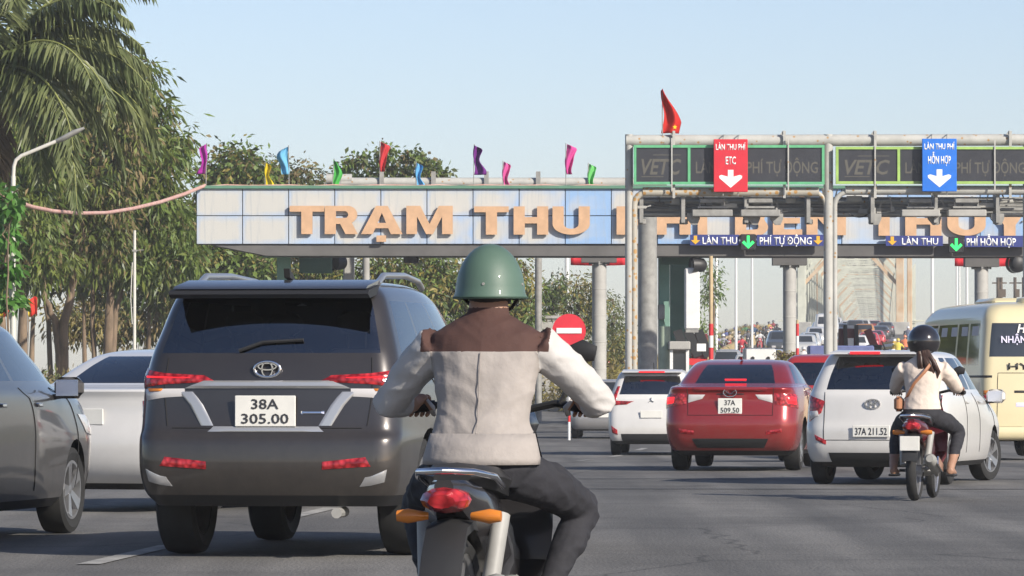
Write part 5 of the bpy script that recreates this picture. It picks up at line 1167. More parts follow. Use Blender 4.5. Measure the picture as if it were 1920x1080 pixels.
def car(rings, name, label, cat, px, d, heading, colm, ns=3, res=16, wheels=None, glass=None, bow=0.06, group=None, anchor='rear', cut=True, z0=None, steer=0.0, hub=M_rim, seats=None):
    """px: pixel column of the middle of the rear bumper"""
    p = P(px, 700, d); e = empty(name, (p.x, d, gz(d) if z0 is None else z0), math.pi / 2 - R(heading), label, cat, group)
    if anchor == 'front': pass
    sh = Shell(rings, bow); g = glass
    def pf(c, t):
        if t < 0.75: return 4
        ac = c if c <= 12 else c - 24   # right side negative
        if g['rear'][0] < t < g['rear'][1] and abs(c) < g['rear'][2] and c < 3: return 1
        for a, b in g['side']:
            if g['st'][0] < t < g['st'][1]:
                u = ((c - 2) / 8) if 2 < c < 10 else ((22 - c) / 8 if 14 < c < 22 else -1)
                if a < u < b: return 2
        if g['st'][0] < t < g['st'][1] + .3 and 11.0 < c < 13.0: return 3
        return 0
    me = sh.mesh(pf, ns, res).mesh('shell', [colm, M_glass, M_glass, M_glass, M_trim, M_under])
    GL = M_cglass if seats else M_glass
    if cut and wheels:
        tmp = bpy.data.objects.new('tmp', me); COL.objects.link(tmp); cb = MB()
        for x, hw, r, w in wheels:
            for s_ in (-1, 1): cb.lathe([(r * 1.13, -.24), (r * 1.13, .24)], (x, s_ * (hw + .02), r + .01), axis='y', seg=28)
        cme = cb.mesh('cut', [M_under] * 6); cme.polygons.foreach_set('material_index', [5] * len(cme.polygons)); co_ = bpy.data.objects.new('cut', cme); COL.objects.link(co_)
        bo = tmp.modifiers.new('b', 'BOOLEAN'); bo.operation = 'DIFFERENCE'; bo.object = co_; bo.solver = 'EXACT'
        bpy.context.view_layer.update(); me = bpy.data.meshes.new_from_object(tmp.evaluated_get(bpy.context.evaluated_depsgraph_get()))
        bpy.data.objects.remove(tmp); bpy.data.objects.remove(co_)
    split_parts(me, [('body', False), ('rear_window', True), ('side_window', True), ('windscreen', True), ('lower_trim', False), ('wheel_well', True)], [colm, GL, GL, GL, M_trim, M_under], e)
    if seats: cabin(e, sh, g, seats)
    for k, (x, hw, r, w) in enumerate(wheels or []):
        for s_ in (-1, 1): wheel(e, x, s_ * (hw - w * .5 - .045), r, w, steer if k == 1 else 0.0, hub=hub)
    return e, sh
def part(e, mb, name, m, smooth=None): return mb.build(name, m, e, smooth)
def tpos(sh, z):
    """ring coordinate at height z"""
    lo, hi = 0.0, sh.n - 1.0
    for _ in range(40):
        mid = (lo + hi) / 2
        if pchip(sh.k[0], mid) < z: lo = mid
        else: hi = mid
    return lo
def zpatch(sh, c0, z0, c1, z1, c2, z2, c3, z3, **k): return sh.patch([(c0, tpos(sh, z0)), (c1, tpos(sh, z1)), (c2, tpos(sh, z2)), (c3, tpos(sh, z3))], **k)
def plate(e, sh, z, w, h, lines, m=M_plate, y=0.0, tilt=0.0, out=0.03):
    x = sh.pt(0, tpos(sh, z)).x - out
    mb = MB(); mb.box((x, y, z), (0.012, w, h), bev=.004); o = mb.build('number_plate', m, e)
    n = len(lines)
    for k, t in enumerate(lines):
        me = text_mesh('plate_lettering', t, h * (.62 if n == 1 else .33), w * (.86 if n == 1 else .78 if k else .45), M_ink, 0.0, 0.012)
        link('plate_lettering', me, o, (x - .010, y, z + (0 if n == 1 else h * (.235 - .47 * k))), (math.pi / 2, 0, -math.pi / 2))
    return o
def mirror(e, x, y, z, m, side=1):
    mb = MB(); mb.box((0, 0, 0), (0.12, 0.22, 0.16), bev=.045); o = mb.build('door_mirror', m, e, 40); o.location = (x, y + side * .10, z)
    g_ = MB(); g_.box((-.062, 0, 0), (0.008, 0.17, 0.12)); g_.build('mirror_glass', M_chrome, o)
    s_ = MB(); s_.beam((0.0, -side * .13, -.07), (0, 0, -.05), .06, .04); s_.build('mirror_stalk', M_trim, o)
def seam(sh, pts, w=0.007):
    """shut line following the body: pts list of (c,z)"""
    mb = MB(); v = []
    dense = []
    for a, b in zip(pts[:-1], pts[1:]):
        n = 8
        dense += [(a[0] + (b[0] - a[0]) * i / n, a[1] + (b[1] - a[1]) * i / n) for i in range(n)]
    dense.append(pts[-1]); P_ = [sh.pt(c, tpos(sh, z)) + sh.nrm(c, tpos(sh, z)) * .002 for c, z in dense]
    mb.tube(P_, w / 2, 4); return mb

# --- dark SUV with spoiler
SUV = [(0.34, .14, 4.50, .76, .86, .70, .12, .2), (0.44, .05, 4.66, .84, .90, .80, .16, .3), (0.60, .00, 4.78, .865, .925, .84, .17, .35), (0.76, .01, 4.79, .868, .927, .85, .17, .35), (0.84, .06, 4.77, .865, .928, .85, .17, .35),
       (1.00, .09, 4.66, .86, .925, .82, .17, .35), (1.10, .10, 4.35, .855, .915, .79, .17, .3), (1.15, .11, 3.80, .85, .905, .77, .17, .25), (1.22, .13, 3.58, .84, .885, .75, .17, .2), (1.33, .17, 3.42, .815, .85, .73, .16, .2), (1.48, .25, 3.14, .77, .805, .69, .15, .18),
       (1.64, .33, 2.86, .72, .75, .65, .14, .18), (1.70, .37, 2.72, .695, .72, .63, .14, .18), (1.76, .45, 2.5, .64, .67, .59, .14, .18), (1.80, .62, 2.25, .55, .58, .52, .15, .2), (1.815, 1.0, 1.9, .40, .42, .38, .16, .2)]
M_suv = carpaint('dark_bronze_paint', (0.035, 0.032, 0.033), 0.4, 0.28)
suv, sh = car(SUV, 'sport_utility_vehicle', 'large dark SUV with roof spoiler and chrome tailgate bar', 'car', 494, 30.9, 9.5, M_suv, ns=4, res=22,
              wheels=[(1.02, .925, .39, .27), (3.77, .925, .39, .27)], glass=dict(rear=(9.0, 11.8, 1.3), st=(8.3, 11.6), side=[(.03, .22), (.25, .52), (.545, .80), (.82, .97)]), seats=(1.15, 2.35))
mb = MB(); mb.loft([[(x, y, z) for x, z in ((.52, 1.775), (.16, 1.735), (.13, 1.71), (.20, 1.685), (.42, 1.71))] for y in np.linspace(-.66, .66, 9)]); part(suv, mb, 'spoiler', M_trim, 40)
mb = MB(); mb.loft([[(x, y, z) for x, z in ((.62, 1.812), (.22, 1.765), (.17, 1.745), (.5, 1.76))] for y in np.linspace(-.64, .64, 9)]); part(suv, mb, 'spoiler_top', M_suv, 40)
for s_ in (-1, 1):
    mb = MB(); mb.tube([(.75, s_ * .60, 1.79), (.95, s_ * .60, 1.845), (1.7, s_ * .60, 1.86), (2.35, s_ * .57, 1.835), (2.55, s_ * .56, 1.79)], 0.022, 8); part(suv, mb, 'roof_rail', mat('satin_rail', (0.5, 0.5, 0.5), .3, .8), 50)
    c = 1 if s_ > 0 else -1
    part(suv, zpatch(sh, c * 1.75, 1.10, c * .50, 1.145, c * .62, 1.185, c * 2.05, 1.24, off=.012, nu=14), 'tail_light', M_tail, 40)
    part(suv, zpatch(sh, c * 1.5, 1.02, c * .8, 1.05, c * .8, 1.10, c * 1.7, 1.095, off=.010), 'lower_lens', M_clear, 40)
    part(suv, zpatch(sh, c * .62, .86, c * .50, .86, c * .72, 1.08, c * .86, 1.08, off=.012), 'chrome_blade', mat('pale_satin', (0.5, .5, .5), .25, .6), 40)
    part(suv, zpatch(sh, c * 1.0, .60, c * .55, .58, c * .55, .63, c * .95, .66, off=.01), 'reflector', M_tail, 40)
    part(suv, zpatch(sh, c * 1.35, .50, c * .9, .47, c * .95, .53, c * 1.4, .58, off=.01), 'bumper_garnish', mat('pale_satin', (0, 0, 0)), 40)
for c in (-1, 1):
    part(suv, zpatch(sh, c * 1.6, 1.165, c * .72, 1.163, c * .74, 1.172, c * 1.7, 1.185, off=.020, nu=12, nv=2), 'lamp_bar', M_brake, 40)
    part(suv, zpatch(sh, c * 1.42, 1.075, c * 1.05, 1.08, c * 1.05, 1.10, c * 1.5, 1.10, off=.016), 'indicator_lens', M_amber, 40)
part(suv, zpatch(sh, -.8, 1.10, .8, 1.10, .62, 1.15, -.62, 1.15, off=.022, nu=16), 'chrome_bar', mat('pale_satin', (0, 0, 0)), 40)
part(suv, zpatch(sh, -.55, .82, .55, .82, .50, .855, -.50, .855, off=.012, nu=12), 'lower_chrome', mat('pale_satin', (0, 0, 0)), 40)
plate(suv, sh, .955, .40, .20, ['38A', '305.00'])
mb = MB(); t = tpos(sh, 1.225); q = sh.pt(0, t); mb.tube([(q.x - .016, .085 * math.cos(a), q.z + .05 * math.sin(a)) for a in np.linspace(0, 2 * math.pi, 24, endpoint=False)], .011, 8, closed=True); mb.tube([(q.x - .016, .035 * math.cos(a), q.z + .048 * math.sin(a)) for a in np.linspace(0, 2 * math.pi, 20, endpoint=False)], .008, 6, closed=True); mb.tube([(q.x - .016, .06 * math.cos(a), q.z + .018 + .022 * math.sin(a)) for a in np.linspace(0, 2 * math.pi, 20, endpoint=False)], .008, 6, closed=True); part(suv, mb, 'emblem', M_chrome, 60)
mb = MB(); mb.tube([(.165, .20, 1.345), (.19, .05, 1.40), (.20, -.22, 1.415)], .012, 6); part(suv, mb, 'rear_wiper', M_trim)
mb = MB(); mb.prism([(.95, 1.80), (.72, 1.83), (.70, 1.89), (.80, 1.86)], -.02, .02); part(suv, mb, 'antenna_fin', M_trim)
for s_ in (-1, 1):
    part(suv, seam(sh, [(s_ * .95, .86), (s_ * 1.05, 1.3)]), 'shut_line', M_under)
part(suv, seam(sh, [(-.9, .845), (.9, .845)]), 'shut_line', M_under)
part(suv, zpatch(sh, -.55, .935, -.33, .935, -.33, .955, -.55, .955, off=.012), 'badge', M_chrome)
for u in (14.6, 17.9, 19.9): part(suv, seam(sh, [(u, .5), (u, .9), (u, 1.2)]), 'shut_line', M_under)
mirror(suv, 3.15, -.90, 1.22, M_suv, -1); mirror(suv, 3.15, .90, 1.22, M_suv, 1)
mb = MB(); mb.tube([(.4, -.45, .30), (.05, -.47, .30)], .035, 10); part(suv, mb, 'exhaust', M_steel)
mb = MB(); mb.box((1.9, 0, .42), (3.2, 1.3, .16)); mb.tube([(1.02, -.8, .39), (1.02, .8, .39)], .07, 8); part(suv, mb, 'chassis', M_under)
for y in np.linspace(.18, 1.0, 1): pass

# --- red saloon
SED = [(0.20, .28, 4.30, .68, .78, .66, .15, .25), (0.29, .11, 4.48, .79, .86, .74, .22, .35), (0.44, .02, 4.56, .84, .893, .80, .26, .4), (0.60, .00, 4.58, .855, .8975, .82, .28, .42), (0.76, .035, 4.53, .855, .897, .80, .28, .42),
       (0.90, .07, 4.32, .845, .892, .78, .26, .4), (1.00, .07, 3.95, .825, .878, .75, .24, .35), (1.06, .05, 3.62, .80, .862, .73, .22, .3), (1.085, .10, 3.42, .785, .85, .71, .2, .3), (1.10, .40, 3.28, .765, .83, .70, .18, .25), (1.115, .60, 3.18, .745, .81, .69, .16, .2),
       (1.20, .80, 2.98, .70, .765, .65, .15, .2), (1.30, 1.03, 2.70, .65, .71, .61, .14, .2), (1.375, 1.24, 2.47, .60, .655, .57, .14, .2), (1.41, 1.40, 2.32, .555, .605, .53, .15, .2), (1.435, 1.62, 2.12, .46, .50, .44, .15, .2), (1.445, 1.8, 2.0, .3, .34, .3, .14, .15)]
M_redcar = carpaint('soul_red_paint', (0.30, 0.010, 0.016), 0.35, 0.25)
sed, sh = car(SED, 'saloon_car', 'red saloon car with boot lip and lit tail lights', 'car', 1368, 61.6, 8.6, M_redcar, ns=4, res=20,
              wheels=[(.98, .885, .325, .215), (3.68, .885, .325, .215)], glass=dict(rear=(10.2, 13.0, .93), st=(10.2, 13.0), side=[(.06, .20), (.23, .55), (.58, .96)]), seats=(1.35, 2.3))
for s_ in (-1, 1):
    c = s_
    part(sed, zpatch(sh, c * 1.95, .80, c * .98, .86, c * .96, 1.0, c * 2.06, .985, off=.012, nu=14), 'tail_light', M_tail, 40)
    part(sed, zpatch(sh, c * 1.75, .85, c * 1.35, .87, c * 1.35, .96, c * 1.8, .955, off=.022, nu=8), 'lit_lamp', M_brake, 40)
    part(sed, zpatch(sh, c * .93, .88, c * .62, .93, c * .55, .985, c * .92, .985, off=.012), 'boot_lens', M_clear, 40)
    part(sed, zpatch(sh, c * 1.2, .50, c * .8, .47, c * .8, .52, c * 1.2, .55, off=.01), 'reflector', M_tail, 40)
    part(sed, seam(sh, [(c * .95, .72), (c * .94, .98), (c * .97, 1.09)]), 'shut_line', M_under)
    mirror(sed, 3.05, s_ * .84, 1.03, M_redcar, s_)
part(sed, zpatch(sh, -.8, 1.035, .8, 1.035, .84, 1.075, -.84, 1.075, off=.018, nu=16), 'boot_lip', M_redcar, 40)
part(sed, zpatch(sh, -.30, .985, .30, .985, .30, 1.0, -.30, 1.0, off=.012, nu=12), 'plate_garnish', M_trim, 40)
part(sed, seam(sh, [(-.95, .72), (.95, .72)]), 'shut_line', M_under)
part(sed, zpatch(sh, -.75, .30, .75, .30, .85, .42, -.85, .42, off=.006, nu=14), 'diffuser', M_trim, 40)
plate(sed, sh, .835, .31, .205, ['37A', '509.50'], out=.02)
mb = MB(); q = sh.pt(0, tpos(sh, 1.01)); mb.tube([(q.x - .025, .085 * math.cos(a), 1.012 + .055 * math.sin(a)) for a in np.linspace(0, 2 * math.pi, 24, endpoint=False)], .009, 6, closed=True); mb.tube([(q.x - .015, -.06, 1.035), (q.x - .015, -.02, 1.005), (q.x - .015, 0, .99), (q.x - .015, .02, 1.005), (q.x - .015, .06, 1.035)], .008, 6); part(sed, mb, 'emblem', M_chrome, 60)
mb = MB(); mb.box((.76, 0, 1.172), (.03, .28, .03)); part(sed, mb, 'high_brake_light', M_brake)
mb = MB(); mb.prism([(1.6, 1.435), (1.45, 1.44), (1.42, 1.475), (1.5, 1.46)], -.015, .015); part(sed, mb, 'antenna_fin', M_redcar)
for u in (15.0, 17.5, 19.6): part(sed, seam(sh, [(u, .35), (u, .8), (u, 1.09)]), 'shut_line', M_under)
mb = MB(); mb.box((2.2, 0, .30), (3.4, 1.3, .14)); mb.tube([(.98, -.75, .325), (.98, .75, .325)], .05, 8); part(sed, mb, 'chassis', M_under)

# --- white hatchback
HAT = [(0.20, .16, 3.48, .66, .74, .64, .14, .22), (0.28, .06, 3.66, .75, .805, .72, .2, .3), (0.44, .00, 3.75, .79, .83, .77, .24, .35), (0.60, .00, 3.765, .797, .832, .78, .25, .35), (0.72, .035, 3.72, .795, .832, .77, .25, .35), (0.85, .055, 3.52, .79, .83, .74, .25, .35),
       (0.95, .07, 3.18, .78, .822, .72, .24, .3), (1.00, .085, 2.95, .77, .81, .70, .23, .25), (1.04, .11, 2.82, .755, .79, .68, .21, .2), (1.15, .17, 2.62, .72, .76, .65, .19, .2), (1.28, .25, 2.40, .67, .712, .615, .17, .2), (1.40, .33, 2.16, .62, .662, .58, .16, .2), (1.445, .37, 2.02, .59, .63, .56, .15, .2), (1.48, .46, 1.82, .52, .56, .5, .15, .2), (1.497, .7, 1.5, .38, .42, .36, .15, .18)]
M_wcar = carpaint('pearl_white_paint', (0.66, 0.65, 0.63), 0.0, 0.3)
hat, sh = car(HAT, 'hatchback_car', 'white hatchback with lit brake lamp beside the woman on the motorbike', 'car', 1634, 53.2, 16.5, M_wcar, ns=4, res=20,
              wheels=[(.62, .825, .30, .19), (3.02, .825, .30, .19)], glass=dict(rear=(8.2, 11.5, 1.0), st=(8.2, 11.2), side=[(.05, .20), (.24, .55), (.59, .95)]), steer=R(-14), seats=(.85, 1.75))
for s_ in (-1, 1):
    c = s_
    part(hat, zpatch(sh, c * 1.55, .70, c * 1.12, .80, c * 1.02, .93, c * 1.72, 1.0, off=.014, nu=10), 'tail_light', M_tail, 40)
    part(hat, zpatch(sh, c * 1.5, .72, c * 1.2, .77, c * 1.2, .83, c * 1.55, .83, off=.020, nu=6), 'indicator_lens', M_clear, 40)
    part(hat, zpatch(sh, c * 1.25, .50, c * .95, .45, c * .95, .50, c * 1.3, .56, off=.01), 'reflector', M_tail, 40)
    part(hat, seam(sh, [(c * 1.0, .50), (c * 1.02, .8), (c * 1.04, 1.03)]), 'shut_line', M_under)
    mirror(hat, 2.62, s_ * .80, .98, M_wcar, s_)
part(hat, seam(sh, [(-1.0, .50), (1.0, .50)]), 'shut_line', M_under)
mb = MB(); mb.loft([[(x, y, z) for x, z in ((.62, 1.502), (.26, 1.478), (.22, 1.455), (.40, 1.452))] for y in np.linspace(-.53, .53, 9)]); part(hat, mb, 'spoiler', M_wcar, 40)
mb = MB(); mb.box((.222, .12, 1.468), (.02, .34, .028)); part(hat, mb, 'high_brake_light', M_brake)
q = sh.pt(0, tpos(sh, .90)); mb = MB(); mb.tube([(q.x - .014, .085 * math.cos(a), .90 + .05 * math.sin(a)) for a in np.linspace(0, 2 * math.pi, 24, endpoint=False)], .010, 6, closed=True); mb.beam((q.x - .014, .035, .865), (q.x - .014, .02, .935), .014, .014); mb.beam((q.x - .014, -.02, .865), (q.x - .014, -.035, .935), .014, .014); mb.beam((q.x - .014, .03, .893), (q.x - .014, -.03, .907), .014, .014); part(hat, mb, 'emblem', M_chrome, 60)
plate(hat, sh, .60, .42, .13, ['37A 211.52'], out=.02)
part(hat, zpatch(sh, -.85, .24, .85, .24, .9, .36, -.9, .36, off=.006, nu=14), 'lower_valance', M_trim, 40)
mb = MB(); mb.tube([(.15, .15, 1.07), (.20, -.1, 1.13), (.19, -.3, 1.14)], .01, 6); part(hat, mb, 'rear_wiper', M_trim)
mb = MB(); mb.tube([(.75, 0, 1.50), (.55, 0, 1.60)], .008, 6); mb.box((.76, 0, 1.502), (.08, .05, .02)); part(hat, mb, 'aerial', M_trim)
for u in (15.0, 17.6, 19.5): part(hat, seam(sh, [(u, .35), (u, .8), (u, 1.02)]), 'shut_line', M_under)
for u in (16.9, 19.0): part(hat, zpatch(sh, u, .90, u + .35, .90, u + .35, .93, u, .93, off=.02), 'door_handle', M_wcar, 40)
mb = MB(); mb.box((1.8, 0, .28), (2.8, 1.2, .14)); mb.tube([(.62, -.7, .30), (.62, .7, .30)], .05, 8); part(hat, mb, 'chassis', M_under)
for dx in (0, .05): pass


# --- cream minibus
BUS = [(0.34, .06, 6.15, .92, .95, .9, .1, .15), (0.50, .00, 6.26, .99, 1.0, .97, .14, .25), (0.90, .00, 6.30, 1.015, 1.02, 1.0, .17, .3), (1.30, .02, 6.28, 1.015, 1.02, 1.0, .18, .3), (1.58, .04, 6.2, 1.005, 1.015, .99, .19, .3), (1.78, .06, 6.12, .995, 1.005, .98, .2, .3), (2.05, .09, 6.0, .97, .985, .96, .2, .3), (2.36, .13, 5.86, .94, .955, .92, .22, .3),
       (2.46, .16, 5.78, .92, .935, .90, .23, .3), (2.58, .24, 5.62, .86, .875, .83, .25, .3), (2.68, .42, 5.35, .74, .76, .72, .28, .3), (2.735, .85, 4.9, .5, .52, .5, .28, .3)]
M_cream = mat('cream_bus_paint', (0.66, 0.58, 0.36), 0.35, 0, 0.08, 1.0, coat=0.6)
busX = P(1843, 700, 82.5)
bus, sh = car(BUS, 'minibus', 'cream minibus with curtained side windows and large rear window', 'bus', 1952, 82.5, -6.5, M_cream, ns=4, res=22,
              wheels=[(1.35, 1.0, .38, .24), (5.1, 1.0, .38, .24)], glass=dict(rear=(5.05, 6.95, 1.35), st=(4.15, 6.95), side=[(.03, .19), (.205, .36), (.375, .53), (.545, .70), (.72, .90)]))
mb = MB(); mb.lathe([(.34, -.02), (.32, .06), (.2, .09)], (.9, -.1, 2.735), seg=20); mb.box((2.6, 0, 2.76), (1.5, .9, .12), bev=.05); part(bus, mb, 'roof_vent', M_cream, 40)
for s_ in (-1, 1):
    part(bus, zpatch(sh, s_ * 1.6, .95, s_ * 1.15, .95, s_ * 1.15, 1.12, s_ * 1.6, 1.12, off=.015), 'tail_light', M_tail, 40)
    part(bus, zpatch(sh, s_ * 1.6, 1.13, s_ * 1.15, 1.13, s_ * 1.15, 1.2, s_ * 1.6, 1.2, off=.015), 'indicator_lens', M_amber, 40)
part(bus, zpatch(sh, -1.5, .36, 1.5, .36, 1.5, .58, -1.5, .58, off=.05, nu=20), 'bumper', M_cream, 40)
part(bus, zpatch(sh, .55, 1.16, .12, 1.16, .12, 1.20, .55, 1.20, off=.02), 'boot_handle', M_trim, 40)
part(bus, seam(sh, [(-.9, .7), (-.9, 1.5), (.9, 1.5), (.9, .7)], .012), 'shut_line', M_trim)
part(bus, zpatch(sh, 1.05, 1.42, 9.5, 1.42, 9.5, 1.46, 1.05, 1.46, off=.012, nu=30), 'waist_strip', M_trim, 40)
M_bustext = mat('lilac_lettering', (0.62, 0.60, 0.78), 0.5)
rotR = (math.pi / 2, 0, -math.pi / 2)
xr = sh.pt(0.0, tpos(sh, 1.57)).x
link('maker_lettering', text_mesh('maker_lettering', 'HYUNDAI', .115, 1.25, M_trim, .004, .008), bus, (xr - .006, -.06, 1.62), rotR)
xw = sh.pt(0.4, tpos(sh, 2.2)).x
link('window_lettering', text_mesh('window_lettering', 'Hiền', .15, .40, M_signwhite, .0, .02, .25), bus, (xw - .03, .20, 2.27), (math.pi / 2 - .1, 0, -math.pi / 2))
link('window_lettering', text_mesh('window_lettering', 'NHẬN HỢP', .12, .80, M_bustext, .0, .02), bus, (xw - .045, .28, 2.08), (math.pi / 2 - .1, 0, -math.pi / 2))
part(bus, zpatch(sh, .52, .92, .30, .92, .30, .99, .52, .99, off=.006), 'sticker', M_bustext)
for k in range(5):   # pale curtains behind the side glass, hung at the top
    c = 2 + 8 * (.05 + .165 * k); part(bus, zpatch(sh, c, 2.15, c + .75, 2.15, c + .75, 2.31, c, 2.31, off=.004, depth=.006), 'sticker', mat('pale_sticker', (0.45, 0.43, 0.46), .6), 40)
plate(bus, sh, .74, .36, .2, [], M_plateY, y=.05)
mirror(bus, 5.6, 1.05, 1.9, M_trim, 1)
mb = MB(); mb.box((3, 0, .42), (5, 1.5, .2)); part(bus, mb, 'chassis', M_under)

# --- white people carrier
MPV = [(0.22, .14, 4.2, .68, .78, .66, .12, .2), (0.32, .04, 4.38, .80, .86, .76, .16, .3), (0.50, .00, 4.46, .84, .875, .80, .18, .35), (0.72, .02, 4.47, .845, .875, .81, .18, .35), (0.90, .06, 4.38, .84, .873, .79, .18, .35), (1.05, .08, 4.1, .835, .865, .77, .18, .3), (1.10, .09, 3.7, .825, .855, .74, .18, .25), (1.15, .12, 3.5, .81, .835, .72, .17, .2),
       (1.28, .18, 3.25, .76, .79, .69, .16, .2), (1.42, .27, 2.95, .715, .745, .65, .15, .18), (1.54, .35, 2.7, .67, .70, .62, .14, .18), (1.60, .40, 2.5, .63, .66, .58, .14, .18), (1.655, .55, 2.2, .55, .58, .52, .15, .18), (1.675, .9, 1.9, .4, .42, .4, .15, .18)]
mpv, sh = car(MPV, 'people_carrier', 'white people carrier with tall L-shaped tail lights beside the red saloon', 'car', 1221, 93.0, 4.5, M_wcar, ns=3, res=16,
              wheels=[(.85, .87, .33, .2), (3.62, .87, .33, .2)], glass=dict(rear=(7.2, 9.85, 1.0), st=(7.2, 10.0), side=[(.03, .22), (.25, .52), (.55, .95)]), seats=(1.0, 2.2))
for c in (-1, 1):
    part(mpv, zpatch(sh, c * 1.5, .98, c * 1.15, .98, c * 1.12, 1.34, c * 1.35, 1.34, off=.014), 'tail_light', M_tail, 40)
    part(mpv, zpatch(sh, c * 1.5, .96, c * .72, .99, c * .52, 1.05, c * 1.5, 1.07, off=.016), 'tail_light_bar', M_tail, 40)
    part(mpv, zpatch(sh, c * 1.4, .44, c * 1.0, .40, c * 1.0, .50, c * 1.45, .58, off=.01), 'reflector', M_tail, 40); mirror(mpv, 3.2, c * .86, 1.12, M_wcar, c)
mb = MB(); mb.loft([[(x, y, z) for x, z in ((.7, 1.668), (.26, 1.632), (.22, 1.61), (.42, 1.605))] for y in np.linspace(-.58, .58, 9)]); part(mpv, mb, 'spoiler', M_wcar, 40)
mb = MB(); mb.box((.225, 0, 1.622), (.02, .5, .03)); part(mpv, mb, 'high_brake_light', M_brake)
plate(mpv, sh, .80, .42, .14, []); part(mpv, zpatch(sh, -.9, .26, .9, .26, .9, .42, -.9, .42, off=.006), 'lower_valance', M_trim, 40)
q = sh.pt(0, tpos(sh, 1.07)).x - .012; mb = MB()
for a in (90, 210, 330): mb.prism([(.0, .0), (.02, .0), (.02, .02), (.0, .02)], -.001, .001) if False else mb.beam((q, 0, 1.07), (q, .055 * math.cos(R(a)), 1.07 + .055 * math.sin(R(a))), .03, .01)
part(mpv, mb, 'emblem', M_chrome); mb = MB(); mb.tube([(1.1, 0, 1.67), (.9, 0, 1.80)], .008, 6); part(mpv, mb, 'aerial', M_trim)

# --- red car behind the red saloon
M_red2 = carpaint('bright_red_paint', (0.40, 0.02, 0.025), 0.1, 0.3)
rsv, sh = car([tuple([r[0] * 1.03] + list(r[1:])) for r in MPV], 'red_crossover', 'bright red crossover half hidden between the saloon and the hatchback', 'car', 1545, 76.5, 10.0, M_red2, ns=3, res=14,
              wheels=[(.85, .87, .33, .2), (3.62, .87, .33, .2)], glass=dict(rear=(7.2, 9.85, 1.0), st=(7.2, 10.0), side=[(.03, .22), (.25, .52), (.55, .95)]), seats=(1.0, 2.2))
for c in (-1, 1): part(rsv, zpatch(sh, c * 1.6, 1.0, c * 1.0, 1.0, c * 1.05, 1.15, c * 1.6, 1.2, off=.014), 'tail_light', M_tail, 40); mirror(rsv, 3.2, c * .86, 1.15, M_red2, c)
plate(rsv, sh, .84, .42, .14, [])

# --- dark crossover at the left edge
M_dk = carpaint('charcoal_paint', (0.05, 0.05, 0.055), 0.35, 0.28)
hL = 10.0; dW = 36.3
fwd = Vector((math.sin(R(hL)), math.cos(R(hL)), 0)); lft = Vector((-math.cos(R(hL)), math.sin(R(hL)), 0))
wp = P(128, 920, dW); org = Vector((wp.x, wp.y, 0)) - fwd * 3.62 + lft * .78
lcr, sh = car([tuple([r[0] * .98] + list(r[1:])) for r in MPV], 'crossover_car', 'charcoal crossover next to the kerb with its mirror over the verge', 'car', 500, org.y, hL, M_dk, ns=4, res=20,
              wheels=[(.85, .87, .33, .22), (3.62, .87, .33, .22)], glass=dict(rear=(7.2, 9.85, 1.0), st=(7.2, 10.0), side=[(.03, .22), (.25, .52), (.55, .95)]), steer=R(-2), seats=(1.0, 2.2))
lcr.location = (org.x, org.y, 0)
for c in (-1, 1): part(lcr, zpatch(sh, c * 1.6, 1.0, c * 1.0, 1.0, c * 1.05, 1.15, c * 1.6, 1.2, off=.014), 'tail_light', M_tail, 40); mirror(lcr, 3.02, c * .85, 1.10, M_dk, c)
part(lcr, zpatch(sh, 13.5, .72, 14.3, .76, 14.6, .90, 13.2, .88, off=.012), 'headlight', M_clear, 40)
for u in (14.9, 17.6, 19.6): part(lcr, seam(sh, [(u, .35), (u, .8), (u, 1.1)]), 'shut_line', M_under)
for u in (17.0, 19.1): part(lcr, zpatch(sh, u, .96, u + .35, .96, u + .35, .99, u, .99, off=.02), 'door_handle', M_chrome, 40)

# --- white saloon between crossover and SUV
wsd, sh = car(SED, 'white_saloon', 'white saloon showing its right tail light behind the dark SUV', 'car', 150, 42.0, 24.0, M_wcar, ns=3, res=16,
              wheels=[(.98, .885, .325, .215), (3.68, .885, .325, .215)], glass=dict(rear=(10.2, 13.0, .93), st=(10.2, 13.0), side=[(.06, .20), (.23, .55), (.58, .96)]), seats=(1.35, 2.3))
for c in (-1, 1): part(wsd, zpatch(sh, c * 1.95, .82, c * 1.0, .84, c * .98, .98, c * 2.05, .97, off=.012, nu=12), 'tail_light', M_tail, 40); part(wsd, zpatch(sh, c * 1.7, .86, c * 1.35, .87, c * 1.35, .93, c * 1.75, .93, off=.02), 'lit_lamp', M_brake, 40); mirror(wsd, 3.05, c * .84, 1.03, M_wcar, c)
plate(wsd, sh, .84, .42, .14, [], out=.02)
# --- silver car near the plaza, left of the people carrier
M_silver = carpaint('silver_paint', (0.42, 0.42, 0.43), 0.5, 0.3)
slv, sh = car(HAT, 'silver_hatchback', 'silver hatchback queueing left of the white people carrier', 'car', 1128, 121.0, 3.0, M_silver, ns=2, res=12,
              wheels=[(.62, .825, .30, .19), (3.02, .825, .30, .19)], glass=dict(rear=(8.2, 11.5, 1.0), st=(8.2, 11.2), side=[(.05, .20), (.24, .55), (.59, .95)]))
for c in (-1, 1): part(slv, zpatch(sh, c * 1.55, .70, c * 1.12, .80, c * 1.02, .93, c * 1.72, 1.0, off=.014), 'tail_light', M_tail, 40); mirror(slv, 2.62, c * .80, .98, M_silver, c)
plate(slv, sh, .60, .42, .13, [], out=.02)

